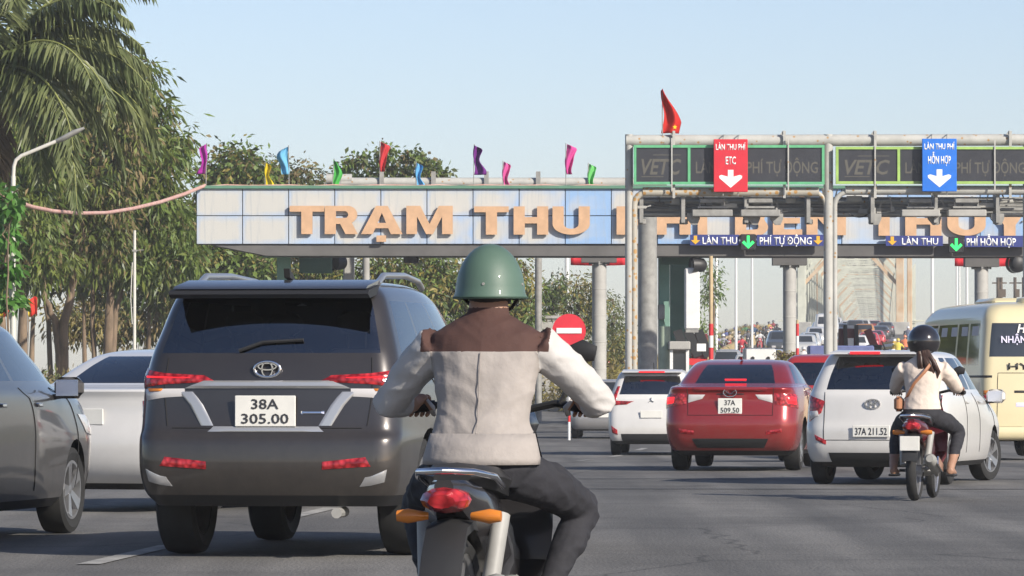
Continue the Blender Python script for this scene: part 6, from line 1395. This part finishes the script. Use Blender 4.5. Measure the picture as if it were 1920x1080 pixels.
# --- far traffic on the ramp and the bridge (small: body, glass, lamps, wheels)
def far_car(rings, px, d, heading, colr, label, oncoming=False, g_=None, rear=True):
    cm = carpaint('far_paint_%02d%02d%02d' % tuple(int(c * 99) for c in colr), colr, 0.15, 0.35)
    e, sh = car(rings, 'distant_car', label, 'car', px, d, heading + (180 if oncoming else 0), cm, ns=1, res=8, wheels=None, glass=g_, cut=False)
    for x in (.85, rings[2][2] - .85):
        for s_ in (-1, 1): wheel(e, x, s_ * (rings[3][4] - .08), .32, .2)
    for c in (-1, 1):
        part(e, zpatch(sh, c * 1.6, .85, c * 1.0, .85, c * 1.0, 1.0, c * 1.6, 1.0, off=.02, nu=3, nv=2), 'tail_light', M_tail)
        part(e, zpatch(sh, 12 + c * .95, .62, 12 + c * .4, .62, 12 + c * .4, .76, 12 + c * .95, .76, off=.02, nu=3, nv=2), 'headlight', M_clear)
    return e
GH = dict(rear=(8.2, 11.5, 1.0), st=(8.2, 11.2), side=[(.05, .20), (.24, .55), (.59, .95)]); GM = dict(rear=(7.2, 9.85, 1.0), st=(7.2, 10.0), side=[(.03, .22), (.25, .52), (.55, .95)])
GS = dict(rear=(10.2, 13.0, .93), st=(10.2, 13.0), side=[(.06, .20), (.23, .55), (.58, .96)]); GU = dict(rear=(9.3, 11.6, .97), st=(8.3, 11.4), side=[(.03, .22), (.25, .52), (.545, .80), (.82, .97)])
GB = dict(rear=(5.05, 6.95, 1.35), st=(4.15, 6.95), side=[(.03, .19), (.205, .36), (.375, .53), (.545, .70), (.72, .90)])
TRK = [(.5, .0, 5.2, .95, .95, .9, .1, .2), (.9, 0, 5.25, .98, 1.0, .95, .1, .25), (1.25, .0, 5.2, .98, 1.0, .95, .1, .25), (1.5, 3.4, 5.15, .96, .98, .95, .1, .25), (1.6, 3.5, 5.1, .95, .97, .94, .1, .2), (2.2, 3.55, 4.85, .9, .92, .88, .12, .2), (2.4, 3.6, 4.75, .85, .88, .82, .15, .2), (2.48, 3.8, 4.5, .6, .6, .6, .2, .2)]
GT = dict(rear=(9, 9.1, .1), st=(4.1, 5.2), side=[(.3, .9)])
far_car(MPV, 1362, 250, 4, (0.30, .31, .33), 'grey van queueing past the toll beside the striped pole', g_=GM)
far_car(SED, 1446, 268, 4, (0.42, .42, .42), 'silver saloon heading up the ramp left of the banded column', g_=GS)
far_car(SUV, 1462, 330, 4, (0.05, .06, .07), 'dark SUV coming down the ramp beside two motorbikes', oncoming=True, g_=GU)
far_car(HAT, 1520, 350, 4, (0.62, .62, .60), 'white hatchback coming down the ramp before the truck', oncoming=True, g_=GH)
far_car(MPV, 1530, 372, 4, (0.66, .66, .64), 'second white car coming down behind the white hatchback', oncoming=True, g_=GM)
far_car(TRK, 1551, 400, 4, (0.68, .68, .67), 'white truck coming off the bridge', oncoming=True, g_=GT)
far_car(SED, 1578, 430, 4, (0.05, .05, .06), 'black saloon coming off the bridge behind the truck', oncoming=True, g_=GS)
far_car(MPV, 1606, 318, 4, (0.60, .60, .60), 'white people carrier climbing the ramp toward the bridge', g_=GM)
far_car(SUV, 1621, 388, 4, (0.42, .17, .04), 'orange brown SUV climbing the ramp', g_=GU)
far_car(HAT, 1629, 352, 4, (0.45, .03, .06), 'small crimson hatchback between the white and the orange car', g_=GH)
far_car(SED, 1650, 410, 4, (0.03, .03, .035), 'black saloon with red tail lights entering the bridge', g_=GS)
far_car(HAT, 1590, 455, 4, (0.5, .5, .52), 'pale hatchback on the near end of the bridge', g_=GH)
far_car(SED, 1640, 520, 4.4, (0.4, .05, .05), 'red saloon inside the bridge portal', g_=GS)
far_car(SED, 1660, 450, 4, (0.08, .08, .09), 'dark grey saloon at the bridge portal right of the black one', g_=GS)

far_car(HAT, 1538, 440, 4, (0.55, .55, .56), 'light grey hatchback coming off the bridge beside the truck', oncoming=True, g_=GH)
far_car(MPV, 1566, 470, 4.4, (0.6, .6, .6), 'white van coming through the bridge portal', oncoming=True, g_=GM)
far_car(SUV, 1604, 425, 4, (0.06, .07, .09), 'dark blue SUV climbing ahead of the orange brown one', g_=GU)
far_car(HAT, 1618, 480, 4.4, (0.5, .5, .5), 'silver hatchback on the bridge deck ahead of the dark blue SUV', g_=GH)
far_car(SED, 1590, 345, 4, (0.03, .035, .05), 'black saloon behind the white people carrier on the ramp', g_=GS)
far_car(MPV, 1510, 320, 4, (0.6, .6, .58), 'cream van coming down the ramp next to the banded column', oncoming=True, g_=GM)
far_car(SED, 1640, 372, 4, (0.5, .02, .03), 'scarlet saloon at the right of the ramp queue', g_=GS)
far_car(MPV, 1405, 235, 4, (0.55, .55, .56), 'silver van leaving the toll behind the island block', g_=GM)

# ------------------------------------------------------------------ motorbikes and riders
M_seat = mat('black_vinyl', (0.02, 0.02, 0.021), 0.5, 0, 0.2, 12)
M_skin = mat('tan_skin', (0.36, 0.20, 0.13), 0.55, 0, 0.12, 8)
M_hair = mat('brown_hair', (0.055, 0.025, 0.015), 0.45, 0, 0.5, 25, stretch=(1, 1, .2))
M_denim = mat('dark_trousers', (0.022, 0.022, 0.028), 0.85, 0, 0.3, 7, bump=.4, bscale=14)
M_jacket = mat('pale_jacket', (0.52, 0.50, 0.48), 0.85, 0, 0.15, 5, bump=.5, bscale=9)
M_vest = mat('greyish_vest', (0.36, 0.325, 0.30), 0.85, 0, 0.2, 6, bump=.5, bscale=12)
M_yoke = mat('brown_yoke', (0.075, 0.035, 0.028), 0.85, 0, 0.2, 6, bump=.4, bscale=10)
M_blouse = mat('cream_blouse', (0.66, 0.56, 0.48), 0.85, 0, 0.1, 5, bump=.6, bscale=10)
M_helmG = mat('green_helmet', (0.085, 0.145, 0.108), 0.55, 0, 0.15, 4, coat=.25)
M_helmK = mat('black_helmet', (0.016, 0.015, 0.018), 0.16, coat=.9)
M_leather = mat('tan_leather', (0.34, 0.15, 0.075), 0.55)
def ellipse(c, a, b, n=16, tilt=0.0): return [(c[0] + b * math.cos(2 * math.pi * k / n), c[1] + a * math.sin(2 * math.pi * k / n), c[2] + b * math.cos(2 * math.pi * k / n) * tilt) for k in range(n)]
def moto_wheel(parent, x, r, w, name='wheel', seg=28):
    t = MB(); t.lathe([(r * .80, -w * .35), (r * .9, -w * .5), (r * .98, -w * .3), (r, 0), (r * .98, w * .3), (r * .9, w * .5), (r * .80, w * .35)], axis='y', seg=seg, cap=False); o = t.build(name, M_tyre, parent, 40); o.location = (x, 0, r)
    m = MB(); m.lathe([(r * .81, -w * .34), (r * .76, -w * .2), (r * .76, w * .2), (r * .81, w * .34)], axis='y', seg=seg, cap=False)
    for k in range(6): a = k * math.pi / 3; m.beam((math.cos(a) * r * .1, 0, math.sin(a) * r * .1), (math.cos(a) * r * .78, 0, math.sin(a) * r * .78), .03, .022, up=(0, 1, 0))
    m.lathe([(r * .2, -w * .7), (r * .2, w * .7)], axis='y', seg=14); m.build('rim', M_rim, o, 40); return o
def motorbike(loc, heading, label, colm, pl=None, detail=True, group=None, rail=True, pz=.555):
    e = empty('motorbike', loc, math.pi / 2 - R(heading), label, 'motorbike', group)
    moto_wheel(e, -.62, .29, .10, seg=28 if detail else 14); moto_wheel(e, .64, .29, .085, seg=28 if detail else 14)
    b = MB(); b.loft([[(x, y * w, z + h * v) for y, v in ((-.6, -1), (.6, -1), (1, -.3), (1, .4), (.7, 1), (-.7, 1), (-1, .4), (-1, -.3))] for x, z, w, h in ((-.86, .76, .035, .03), (-.78, .74, .075, .05), (-.62, .70, .115, .08), (-.40, .62, .125, .13), (-.15, .54, .125, .15), (.08, .46, .10, .12), (.25, .46, .08, .10))]); b.build('body', colm, e, 40)
    b = MB(); b.loft([[(x, y * w, z + h * v) for y, v in ((-.8, -1), (.8, -1), (1, 0), (.75, .8), (0, 1), (-.75, .8), (-1, 0))] for x, z, w, h in ((-.70, .80, .07, .03), (-.60, .805, .12, .045), (-.35, .79, .135, .05), (-.1, .765, .13, .05), (.08, .745, .09, .045), (.16, .74, .05, .03))]); b.build('seat', M_seat, e, 40)
    b = MB(); b.loft([[(x, y * w, z + h * v) for y, v in ((-1, -1), (1, -1), (1, 1), (-1, 1))] for x, z, w, h in ((.34, .30, .09, .03), (.38, .45, .17, .04), (.36, .65, .19, .06), (.40, .82, .13, .08), (.42, .95, .10, .07), (.38, 1.03, .09, .04))]); b.build('leg_shield', colm, e, 50)
    b = MB(); b.tube([(.30, 0, .98), (.40, 0, .98), (.50, 0, .96), (.53, 0, .94)], [(.10, .06), (.13, .09), (.10, .07), (.05, .04)], 12); b.build('headlight_cowl', colm, e, 50)
    b = MB(); b.lathe([(.05, 0), (.065, .01), (.04, .03)], (.525, 0, .945), axis='x', seg=14); b.build('headlight', M_clear, e, 40)
    for s_ in (-1, 1):
        b = MB(); b.tube([(.44, s_ * .075, .80), (.64, s_ * .075, .29)], .026, 8); b.build('fork', M_steel, e, 40)
        b = MB(); b.tube([(.36, s_ * .02, 1.02), (.36, s_ * .20, 1.06), (.28, s_ * .36, 1.04)], .014, 8); b.build('handlebar', M_trim, e, 40)
        b = MB(); b.tube([(.32, s_ * .26, 1.052), (.275, s_ * .37, 1.04)], .021, 8); b.build('grip', M_seat, e, 40)
        b = MB(); b.tube([(.34, s_ * .22, 1.06), (.36, s_ * .27, 1.17), (.33, s_ * .31, 1.24)], .008, 6); b.tube([(.33, s_ * .26, 1.25), (.33, s_ * .31, 1.26), (.33, s_ * .36, 1.25)], [(.015, .03), (.02, .045), (.015, .03)], 10); b.build('mirror', M_trim, e, 40)
        b = MB(); b.tube([(-.62, s_ * .07, .29), (-.1, s_ * .09, .33)], .022, 8); b.build('swingarm', M_steel, e, 40)
        b = MB(); b.tube([(-.60, s_ * .11, .34), (-.48, s_ * .14, .66)], .034, 10); b.build('shock_absorber', M_steel, e, 40)
        b = MB(); b.tube([(.0, s_ * .10, .28), (.0, s_ * .24, .28)], .016, 6); b.build('footpeg', M_seat, e)
        b = MB(); b.tube([(-.74, s_ * .08, .66), (-.76, s_ * .15, .66), (-.76, s_ * .19, .66)], [(.014, .014), (.028, .028), (.02, .02)], 10); b.build('indicator', M_amber, e, 40)
    b = MB(); b.lathe([(.34, -.05), (.35, 0), (.34, .05)], (0, 0, 0), axis='y', seg=20, cap=False)
    b.v = [(x + .64, y, z + .29) for x, y, z in b.v]; b.f = [f for f in b.f if sum(b.v[i][2] for i in f) / len(f) > .46 and sum(b.v[i][0] for i in f) / len(f) < .86]; b.m = [0] * len(b.f); b.build('front_mudguard', colm, e, 50)
    b = MB(); b.loft([[(x, y * .075, z + v) for y, v in ((-1, -.03), (-1, 0), (0, .02), (1, 0), (1, -.03), (0, -.01))] for x, z in ((-.50, .62), (-.66, .64), (-.80, .62), (-.90, .52), (-.97, .40))]); b.build('rear_mudguard', M_trim, e, 50)
    b = MB(); b.tube([(-.80, 0, .72), (-.87, 0, .72), (-.91, 0, .715)], [(.09, .05), (.085, .045), (.05, .025)], 12); b.build('tail_light', M_tail, e, 40)
    b = MB(); b.box((-.955, 0, pz), (.012, .19, .14), bev=.004); o = b.build('number_plate', M_plate, e)
    if pl:
        for k, t in enumerate(pl): link('plate_lettering', text_mesh('plate_lettering', t, .045, .15 if k else .13, M_ink, 0.0, .01), o, (-.963, 0, .588 - .062 * k), (math.pi / 2, 0, -math.pi / 2))
    b = MB(); b.box((-.02, 0, .34), (.42, .22, .22), bev=.05); b.tube([(.08, 0, .36), (.26, 0, .40)], .07, 10); b.build('engine', M_steel, e, 40)
    b = MB(); b.tube([(.1, -.10, .26), (-.15, -.15, .24), (-.32, -.17, .29), (-.36, -.17, .30), (-.78, -.175, .40), (-.83, -.175, .41)], [.018, .018, .022, .052, .058, .035], 12); b.build('exhaust', M_steel, e, 40)
    b = MB(); b.beam((-.36, -.236, .31), (-.72, -.24, .395), .012, .075); b.build('heat_shield', M_chrome, e)
    if rail:
        b = MB(); b.tube([(-.42, .135, .76), (-.62, .14, .80), (-.82, .10, .82), (-.88, 0, .825), (-.82, -.10, .82), (-.62, -.14, .80), (-.42, -.135, .76)], .013, 8); b.build('grab_rail', M_chrome, e, 50)
    return e
def person(loc, heading, label, regions, mats_, lean=.10, voxel=.014, hw=1.0, knee=.24, elbow_out=.34, foot=(.02, .25, .22), hands=True, group=None, scale=1.0, extra=None, seatz=.82, armw=1.0, footback=0.0, headz=.72, hand=(.27, .315, 1.065), elbow=(.19, -.21), cuts=(), wrinkle=0.0):
    """seated rider, local x forward; one continuous body"""
    e = empty('person', loc, math.pi / 2 - R(heading), label, 'person', group); e.scale = (scale,) * 3
    mb = MB(); X = lambda z: -.12 + lean * (z - seatz) * 1.6
    prof = [(seatz - .07, .13, .10), (seatz, .175, .13), (seatz + .08, .17, .125), (seatz + .20, .148, .105), (seatz + .33, .168, .115), (seatz + .43, .188, .118), (seatz + .50, .182, .10), (seatz + .545, .12, .08), (seatz + .575, .07, .065), (seatz + .66, .058, .06)]
    mb.loft([ellipse((X(z), 0, z), a * hw, b) for z, a, b in prof])
    hz = seatz + headz; hx_ = X(hz) + .02
    for z, a, b in (): pass
    mb.loft([ellipse((hx_ + dx, 0, hz + z), a, b) for z, a, b, dx in ((-.115, .035, .045, .02), (-.08, .06, .075, .012), (-.03, .072, .092, .004), (.03, .076, .098, 0), (.08, .064, .082, -.004), (.112, .03, .04, -.006))])
    mb.loft([ellipse((hx_ + .098, 0, hz + z), a, b, 8) for z, a, b in ((-.045, .012, .012), (-.025, .016, .022), (.02, .008, .008))])       # nose
    for s_ in (-1, 1): mb.loft([ellipse((hx_ - .005, s_ * .078, hz + z), .010, a, 8) for z, a in ((-.035, .008), (-.01, .018), (.02, .016), (.03, .006))])
    sh_z = seatz + .485
    for s_ in (-1, 1):
        S0 = (X(sh_z), s_ * .160 * hw, sh_z - .022); E = (X(sh_z) + elbow[0], s_ * elbow_out, sh_z + elbow[1]); H = (hand[0], s_ * hand[1], hand[2])
        Wp = Vector(E).lerp(Vector(H), .93)
        mb.tube([S0, Vector(S0).lerp(Vector(E), .5) + Vector((0, s_ * .015, 0)), E, Vector(E).lerp(Wp, .5), Wp], [.070 * armw, .062 * armw, .052 * armw, .045 * armw, .034], 12)
        mb.tube([Wp, Vector(H) + Vector((.0, 0, .012)), Vector(H) + Vector((.035, s_ * .0, .012))], [(.036, .022), (.044, .022), (.036, .018)], 10)
        K = (.30, s_ * knee, seatz - .16); A = (foot[0] - footback, s_ * foot[2], foot[1] + .07); Hp = (-.10, s_ * .095, seatz - .01)
        mb.tube([Hp, Vector(Hp).lerp(Vector(K), .45) + Vector((0, s_ * .02, .01)), K], [.098, .088, .066], 14)
        mb.tube([K, Vector(K).lerp(Vector(A), .35), Vector(K).lerp(Vector(A), .75), A], [.064, .062, .045, .038], 12)
        mb.tube([(A[0] - .05, A[1], A[2] - .03), (A[0] + .03, A[1], A[2] - .03), (A[0] + .12, A[1], A[2] - .05), (A[0] + .19, A[1], A[2] - .055)], [(.03, .035), (.04, .04), (.045, .03), (.03, .018)], 10)
    me = mb.mesh('raw', [mats_[0]]); tmp = bpy.data.objects.new('tmp', me); COL.objects.link(tmp)
    rm = tmp.modifiers.new('r', 'REMESH'); rm.mode = 'VOXEL'; rm.voxel_size = voxel; sm = tmp.modifiers.new('s', 'SMOOTH'); sm.iterations = 4; sm.factor = .5
    bpy.context.view_layer.update(); me = bpy.data.meshes.new_from_object(tmp.evaluated_get(bpy.context.evaluated_depsgraph_get())); bpy.data.objects.remove(tmp)
    bm = bmesh.new(); bm.from_mesh(me)
    if hands:                                       # four fingers and a thumb closing round each grip
        f = MB()
        for s_ in (-1, 1):
            for k in range(4):
                y = s_ * (.285 + .021 * k); f.tube([(.285, y, 1.085), (.322, y, 1.082), (.335, y, 1.05), (.312, y, 1.022), (.283 - .006 * (k == 3), y, 1.014)], [.0105, .010, .0095, .009, .007], 7)
            f.tube([(.262, s_ * .285, 1.072), (.268, s_ * .262, 1.04), (.295, s_ * .262, 1.018)], [.012, .011, .008], 7)
        o0 = len(bm.verts); vs = [bm.verts.new(v) for v in f.v]
        for q in f.f:
            try: bm.faces.new([vs[i] for i in q])
            except ValueError: pass
    for co_c, no_c in cuts: bmesh.ops.bisect_plane(bm, geom=bm.verts[:] + bm.edges[:] + bm.faces[:], plane_co=co_c, plane_no=no_c, dist=1e-5)
    if wrinkle > 0:
        from mathutils import noise
        bm.normal_update()
        for v in bm.verts:
            if (v.co.z < seatz + .58) and not (abs(v.co.y) > .26 and v.co.z > 1.0 and v.co.x > .22):
                q = v.co; arm = min(1.0, max(0.0, (abs(q.y) - .19) / .06)); wst = max(0.0, 1 - abs(q.z - (seatz + .16)) / .16)
                rid = lambda n_: 1 - 2.2 * abs(n_)
                sl = q.z - .55 * abs(q.y)
                f1 = .45 * noise.noise(Vector((q.x * 7, q.y * 7, q.z * 9))) + (1 - arm) * (.35 + .5 * wst) * rid(noise.noise(Vector((q.x * 5, q.y * 5 + 3, sl * 15)))) + arm * .8 * rid(noise.noise(Vector((q.x * 9 - q.z * 9, q.y * 7, q.z * 16 + q.x * 10))))
                v.co = q + v.normal * (wrinkle * f1)
    me.clear_geometry(); bm.to_mesh(me); bm.free(); me.materials.clear()
    for m in mats_: me.materials.append(m)
    idx = []
    for p in me.polygons:
        c = p.center; idx.append(regions(c.x, c.y, c.z, dict(X=X, seat=seatz, hz=hz, shz=sh_z)))
    me.polygons.foreach_set('material_index', idx); me.polygons.foreach_set('use_smooth', [True] * len(idx)); me.name = 'body'
    link('body', me, e)
    return e, Vector((hx_, 0, hz))
def helmet(e, hc, m, a=.125, b=.14, h=.145, low=-.02, brim=.012, back=0.0, full=False, seg=28):
    mb = MB(); prof = [(1.0 + .05 * (brim > 0), low - .012), (1.0 + .05 * (brim > 0), low), (1.01, low + .012)] + [(math.cos(R(t)) * 1.0, low + .012 + math.sin(R(t)) * h) for t in range(8, 90, 9)] + [(.05, low + .012 + h)]
    if full: prof = [(.80, low - .10), (.93, low - .06), (1.0, low - .01)] + [(math.cos(R(t)), low + math.sin(R(t)) * h) for t in range(8, 90, 9)] + [(.05, low + h)]
    vs = []
    for r, z in prof:
        for k in range(seg): t = 2 * math.pi * k / seg; vs.append((hc.x - .01 + r * b * math.cos(t), r * a * math.sin(t), hc.z + z))
    n = len(prof); fs = [(i * seg + k, i * seg + (k + 1) % seg, (i + 1) * seg + (k + 1) % seg, (i + 1) * seg + k) for i in range(n - 1) for k in range(seg)] + [tuple(range((n - 1) * seg, n * seg))]
    mb.add(vs, fs); o = mb.build('helmet', m, e, 35)
    s_ = MB(); s_.tube([(hc.x + .0, a * .85, hc.z + low), (hc.x + .04, a * .55, hc.z - .10), (hc.x + .06, 0, hc.z - .135), (hc.x + .04, -a * .55, hc.z - .10), (hc.x, -a * .85, hc.z + low)], .007, 6); s_.build('chin_strap', M_trim, o)
    return o

# foreground rider
hd = 10.0
def reg_man(x, y, z, k):
    if z > k['seat'] + .60 and abs(y) < .12: return 3
    if abs(y) > .27 and z > 1.0 and x > .2: return 3
    if z > 1.255 and z <= k['seat'] + .60 and abs(y) < .245: return 1
    if z < .865: return 2 if z > .22 else 4
    if z < .3: return 4
    if abs(y) < .205 and x < .12: return 5
    return 0
bx_ = (928 - 960) / 500.0 - .03; by_ = 18.0
mb1 = motorbike((bx_, by_, 0), hd, 'dark motorbike ridden by the man in the green helmet', mat('dark_bike_paint', (0.03, 0.028, 0.03), .25, .2, coat=.6), pz=.375)
man, hc = person((bx_, by_, 0), hd, 'man in green helmet and pale jacket with brown yoke riding a motorbike', reg_man, [M_jacket, M_yoke, M_denim, M_skin, M_trim, M_vest], lean=.16, voxel=.008, hw=1.16, knee=.32, elbow_out=.41, armw=1.12, foot=(.05, .24, .20), headz=.70, elbow=(.16, -.25), wrinkle=.0085, cuts=[((0, 0, 1.255), (0, 0, 1)), ((0, .245, 0), (0, 1, 0)), ((0, -.245, 0), (0, 1, 0)), ((0, 0, .865), (0, 0, 1)), ((0, .205, 0), (0, 1, 0)), ((0, -.205, 0), (0, 1, 0))])
helmet(man, hc, M_helmG, a=.131, b=.148, h=.185, low=-.055, brim=.02)
for a_ in (100, 180, 260):
    t_ = R(a_); mb = MB(); mb.lathe([(.006, -.002), (.005, .003)], (0, 0, 0), axis='x', seg=10); o = mb.build('rivet', M_steel, man); o.location = (hc.x - .01 + .146 * math.cos(t_), .129 * math.sin(t_), hc.z - .012); o.rotation_euler = (0, 0, t_)
mb = MB(); mb.tube([(hc.x - .01 + .1565 * math.cos(t), .1385 * math.sin(t), hc.z - .061) for t in np.linspace(0, 2 * math.pi, 40, endpoint=False)], .0045, 6, closed=True); mb.build('helmet_rim', mat('helmet_rim', (.045, .085, .06), .6), man, 50)
mb = MB(); mb.tube([(hc.x - .055 + .065 * math.cos(t), .078 * math.sin(t), hc.z - .175 + .012 * math.cos(t)) for t in np.linspace(0, 2 * math.pi, 24, endpoint=False)], [.022] * 24, 8, closed=True); mb.build('collar', mat('white_collar', (.68, .67, .65), .8), man, 50)
mb = MB(); mb.loft([ellipse((hc.x - .012, 0, hc.z + z), a, b, 20) for z, a, b in ((-.085, .074, .088), (-.07, .080, .099), (-.04, .084, .104), (-.02, .083, .102))], cap=False); mb.build('hair', mat('black_hair', (.012, .01, .01), .6), man, 50)

mb = MB(); mb.tube([(-.12 + .256 * (z - .82) - b_, 0, z) for z, b_ in ((.95, .142), (1.0, .118), (1.05, .115), (1.12, .123), (1.2, .127), (1.252, .123))], .0020, 6); mb.build('back_seam', mat('seam_thread', (.28, .25, .23), .9), man)
mb = MB(); mb.loft([ellipse((-.12 + .16 * (z - .82) * 1.6, 0, z), a, b, 28) for z, a, b in ((.835, .222, .165), (.86, .222, .165), (.90, .212, .155), (.95, .198, .142))], cap=False); o = mb.build('jacket_hem', M_vest, man, 60); sf = o.modifiers.new('s', 'SOLIDIFY'); sf.thickness = .006
# woman on a motorbike
hd2 = 13.0
def reg_w(x, y, z, k):
    if z > k['seat'] + .60 and abs(y) < .12: return 3
    if abs(y) > .28 and z > 1.0 and x > .22: return 3
    if z < k['seat'] + .06: return 2 if z > .44 else 3
    return 0
wx = P(1733, 800, 46.6).x
mb2 = motorbike((wx + .02, 46.9, 0), hd2, 'dark red motorbike ridden by the woman in the cream blouse', mat('maroon_bike_paint', (0.10, 0.012, 0.02), .25, .2, coat=.6))
wom, hc = person((wx + .02, 46.9, 0), hd2, 'woman in black helmet, cream blouse and black trousers riding a motorbike', reg_w, [M_blouse, M_blouse, M_denim, M_skin, M_trim], lean=.10, voxel=.014, hw=1.08, knee=.31, elbow_out=.30, armw=1.2, foot=(-.02, .24, .28), footback=.10, wrinkle=.006, cuts=[((0, 0, .88), (0, 0, 1)), ((0, 0, .44), (0, 0, 1))])
helmet(wom, hc, M_helmK, a=.162, b=.175, h=.165, low=.0, full=True, brim=0)
mb = MB()
for k in range(16):
    a = rnd.uniform(-.05, .06); ph = rnd.uniform(0, 6)
    mb.tube([(hc.x - .10 + rnd.uniform(-.02, .02), a * .6, hc.z - .05), (hc.x - .155, a - .03, hc.z - .14), (hc.x - .165 + .012 * math.sin(ph), a * 1.5 - .06, hc.z - .22), (hc.x - .15, a * 1.7 - .075 + .02 * math.sin(ph), hc.z - .30), (hc.x - .145, a * 1.4 - .085, hc.z - .36)], [.022, .026, .024, .018, .006], 6)
mb.build('hair', M_hair, wom, 60)
mb = MB(); mb.tube([(-.02, .175, .98), (-.16, .14, 1.0), (-.225, .06, 1.13), (-.215, -.04, 1.24), (-.16, -.10, 1.33), (-.07, -.12, 1.36), (.06, -.05, 1.25)], [(.016, .006)] * 7, 8); mb.build('bag_strap', M_leather, wom, 50)
mb = MB(); mb.box((-.08, .23, .93), (.20, .08, .15), bev=.03); mb.build('shoulder_bag', M_leather, wom, 40)
for s_ in (-1, 1):
    mb = MB(); mb.box((-.02 - .10 + .06, s_ * .28, .238), (.24, .09, .025), bev=.01); mb.build('sandal', M_trim, wom)

# distant riders coming and going
def small_rider(px, d, heading, cloth, helm, bikec, label, passenger=False, off=0.0):
    p = P(px, 700, d); z = gz(d) if d > 150 else gz(d)
    def rg(x, y, z_, k):
        if z_ > k['seat'] + .60 and abs(y) < .12: return 2
        if abs(y) > .27 and z_ > 1.0 and x > .2: return 2
        return 1 if z_ < k['seat'] + .05 else 0
    ck = '%02d%02d%02d'
    cm = mat('cloth_r' + ck % tuple(int(c * 99) for c in cloth), cloth, .85); hm = mat('helm' + ck % tuple(int(c * 99) for c in helm), helm, .3, coat=.4); bm_ = mat('bike' + ck % tuple(int(c * 99) for c in bikec), bikec, .3, coat=.5)
    key = (cloth, helm, bikec)
    if key in RID:
        m0, p0 = RID[key]; m1 = copy_tree(m0); p1_ = copy_tree(p0)
    else:
        m1 = motorbike((0, 0, 0), 0, 'x', bm_, detail=False); p1_, hc_ = person((0, 0, 0), 0, 'x', rg, [cm, M_denim, M_skin], voxel=.028, hands=False, hw=1.1, armw=1.15); helmet(p1_, hc_, hm, seg=16); RID[key] = (m1, p1_)
    for o, lb, gp in ((m1, 'motorbike under the ' + label, 'motorbikes beyond the toll'), (p1_, label, 'riders beyond the toll')):
        o.location = (p.x, d, z); o.rotation_euler = (0, 0, math.pi / 2 - R(heading)); o['label'] = lb; o['group'] = gp
RID = {}
BK, RDc, WH = (.03, .03, .035), (.45, .03, .04), (.6, .6, .58)
small_rider(1125, 200, 186, (.03, .03, .04), (.1, .08, .07), BK, 'rider in black with sunglasses coming past the banded column')
small_rider(1158, 204, 184, (.55, .40, .33), (.05, .05, .05), RDc, 'rider in peach shirt coming past the banded column')
small_rider(1346, 300, 184, (.05, .03, .04), (.18, .15, .35), BK, 'rider in dark jacket and violet helmet on the ramp')
small_rider(1368, 340, 184, (.42, .33, .2), (.03, .03, .03), RDc, 'rider in khaki shirt on the ramp')
small_rider(1391, 316, 184, (.5, .05, .07), (.05, .05, .05), RDc, 'rider in red jacket on the ramp')
small_rider(1403, 358, 184, (.12, .12, .14), (.03, .03, .03), BK, 'rider in grey jacket on the ramp')
small_rider(1437, 385, 184, (.1, .1, .12), (.04, .04, .04), BK, 'rider in charcoal jacket higher up the ramp')
small_rider(1445, 378, 184, (.6, .5, .4), (.55, .08, .12), BK, 'rider in beige jacket and red helmet higher up the ramp')
small_rider(1457, 402, 184, (.04, .04, .05), (.03, .03, .03), WH, 'rider in black jacket near the top of the ramp')
small_rider(1507, 262, 4, (.62, .6, .58), (.5, .5, .5), WH, 'rider in white shirt beside the short striped pole')
small_rider(1684, 300, 4, (.62, .50, .08), (.55, .40, .05), (.6, .45, .05), 'rider in yellow beside the striped divider')
small_rider(1697, 318, 4, (.6, .18, .08), (.6, .2, .1), BK, 'rider in orange vest right of the bridge portal')
small_rider(1703, 380, 4, (.10, .11, .16), (.6, .6, .62), BK, 'rider in navy with white helmet right of the bridge portal')
small_rider(1714, 372, 4, (.03, .03, .04), (.03, .03, .03), BK, 'rider in black close to the bus front')

for k, (px, d, cl, hl, bk, lb) in enumerate(((1356, 325, (.3, .3, .34), (.6, .6, .6), BK, 'rider in steel grey jacket and white helmet on the ramp'), (1378, 372, (.5, .42, .3), (.1, .1, .3), WH, 'rider in sand jacket on a white motorbike on the ramp'), (1414, 395, (.05, .1, .2), (.4, .05, .05), BK, 'rider in dark blue jacket and maroon helmet on the ramp'), (1425, 350, (.6, .6, .6), (.05, .05, .05), RDc, 'rider in white jacket on a red motorbike on the ramp'),
        (1450, 440, (.25, .05, .06), (.1, .1, .1), BK, 'rider in wine jacket at the top of the ramp'), (1140, 215, (.35, .33, .3), (.3, .05, .05), BK, 'rider in grey shirt and dark red helmet behind the banded column'), (1170, 222, (.1, .2, .12), (.05, .05, .05), RDc, 'rider in green jacket behind the gantry post'), (1484, 410, (.5, .5, .55), (.05, .05, .05), BK, 'rider in pale jacket between the banded column and the bridge'))):
    small_rider(px, d, 184, cl, hl, bk, lb)

cols = [((.5, .1, .1), 'crimson'), ((.1, .12, .3), 'royal blue'), ((.55, .52, .5), 'off-white'), ((.08, .2, .1), 'bottle green'), ((.35, .22, .1), 'brown'), ((.04, .04, .04), 'jet black'), ((.5, .35, .1), 'mustard'), ((.3, .1, .25), 'plum'), ((.2, .3, .35), 'teal grey'), ((.6, .35, .35), 'salmon')]
spots = [(1342, 330), (1362, 360), (1386, 345), (1398, 400), (1420, 420), (1432, 372), (1442, 425), (1116, 212), (1148, 228), (1476, 380)]
for (cl, nm), (px, d) in zip(cols, spots): small_rider(px, d, 184, cl, (.05, .05, .06), BK, 'rider in a %s top among the motorbikes coming down' % nm)
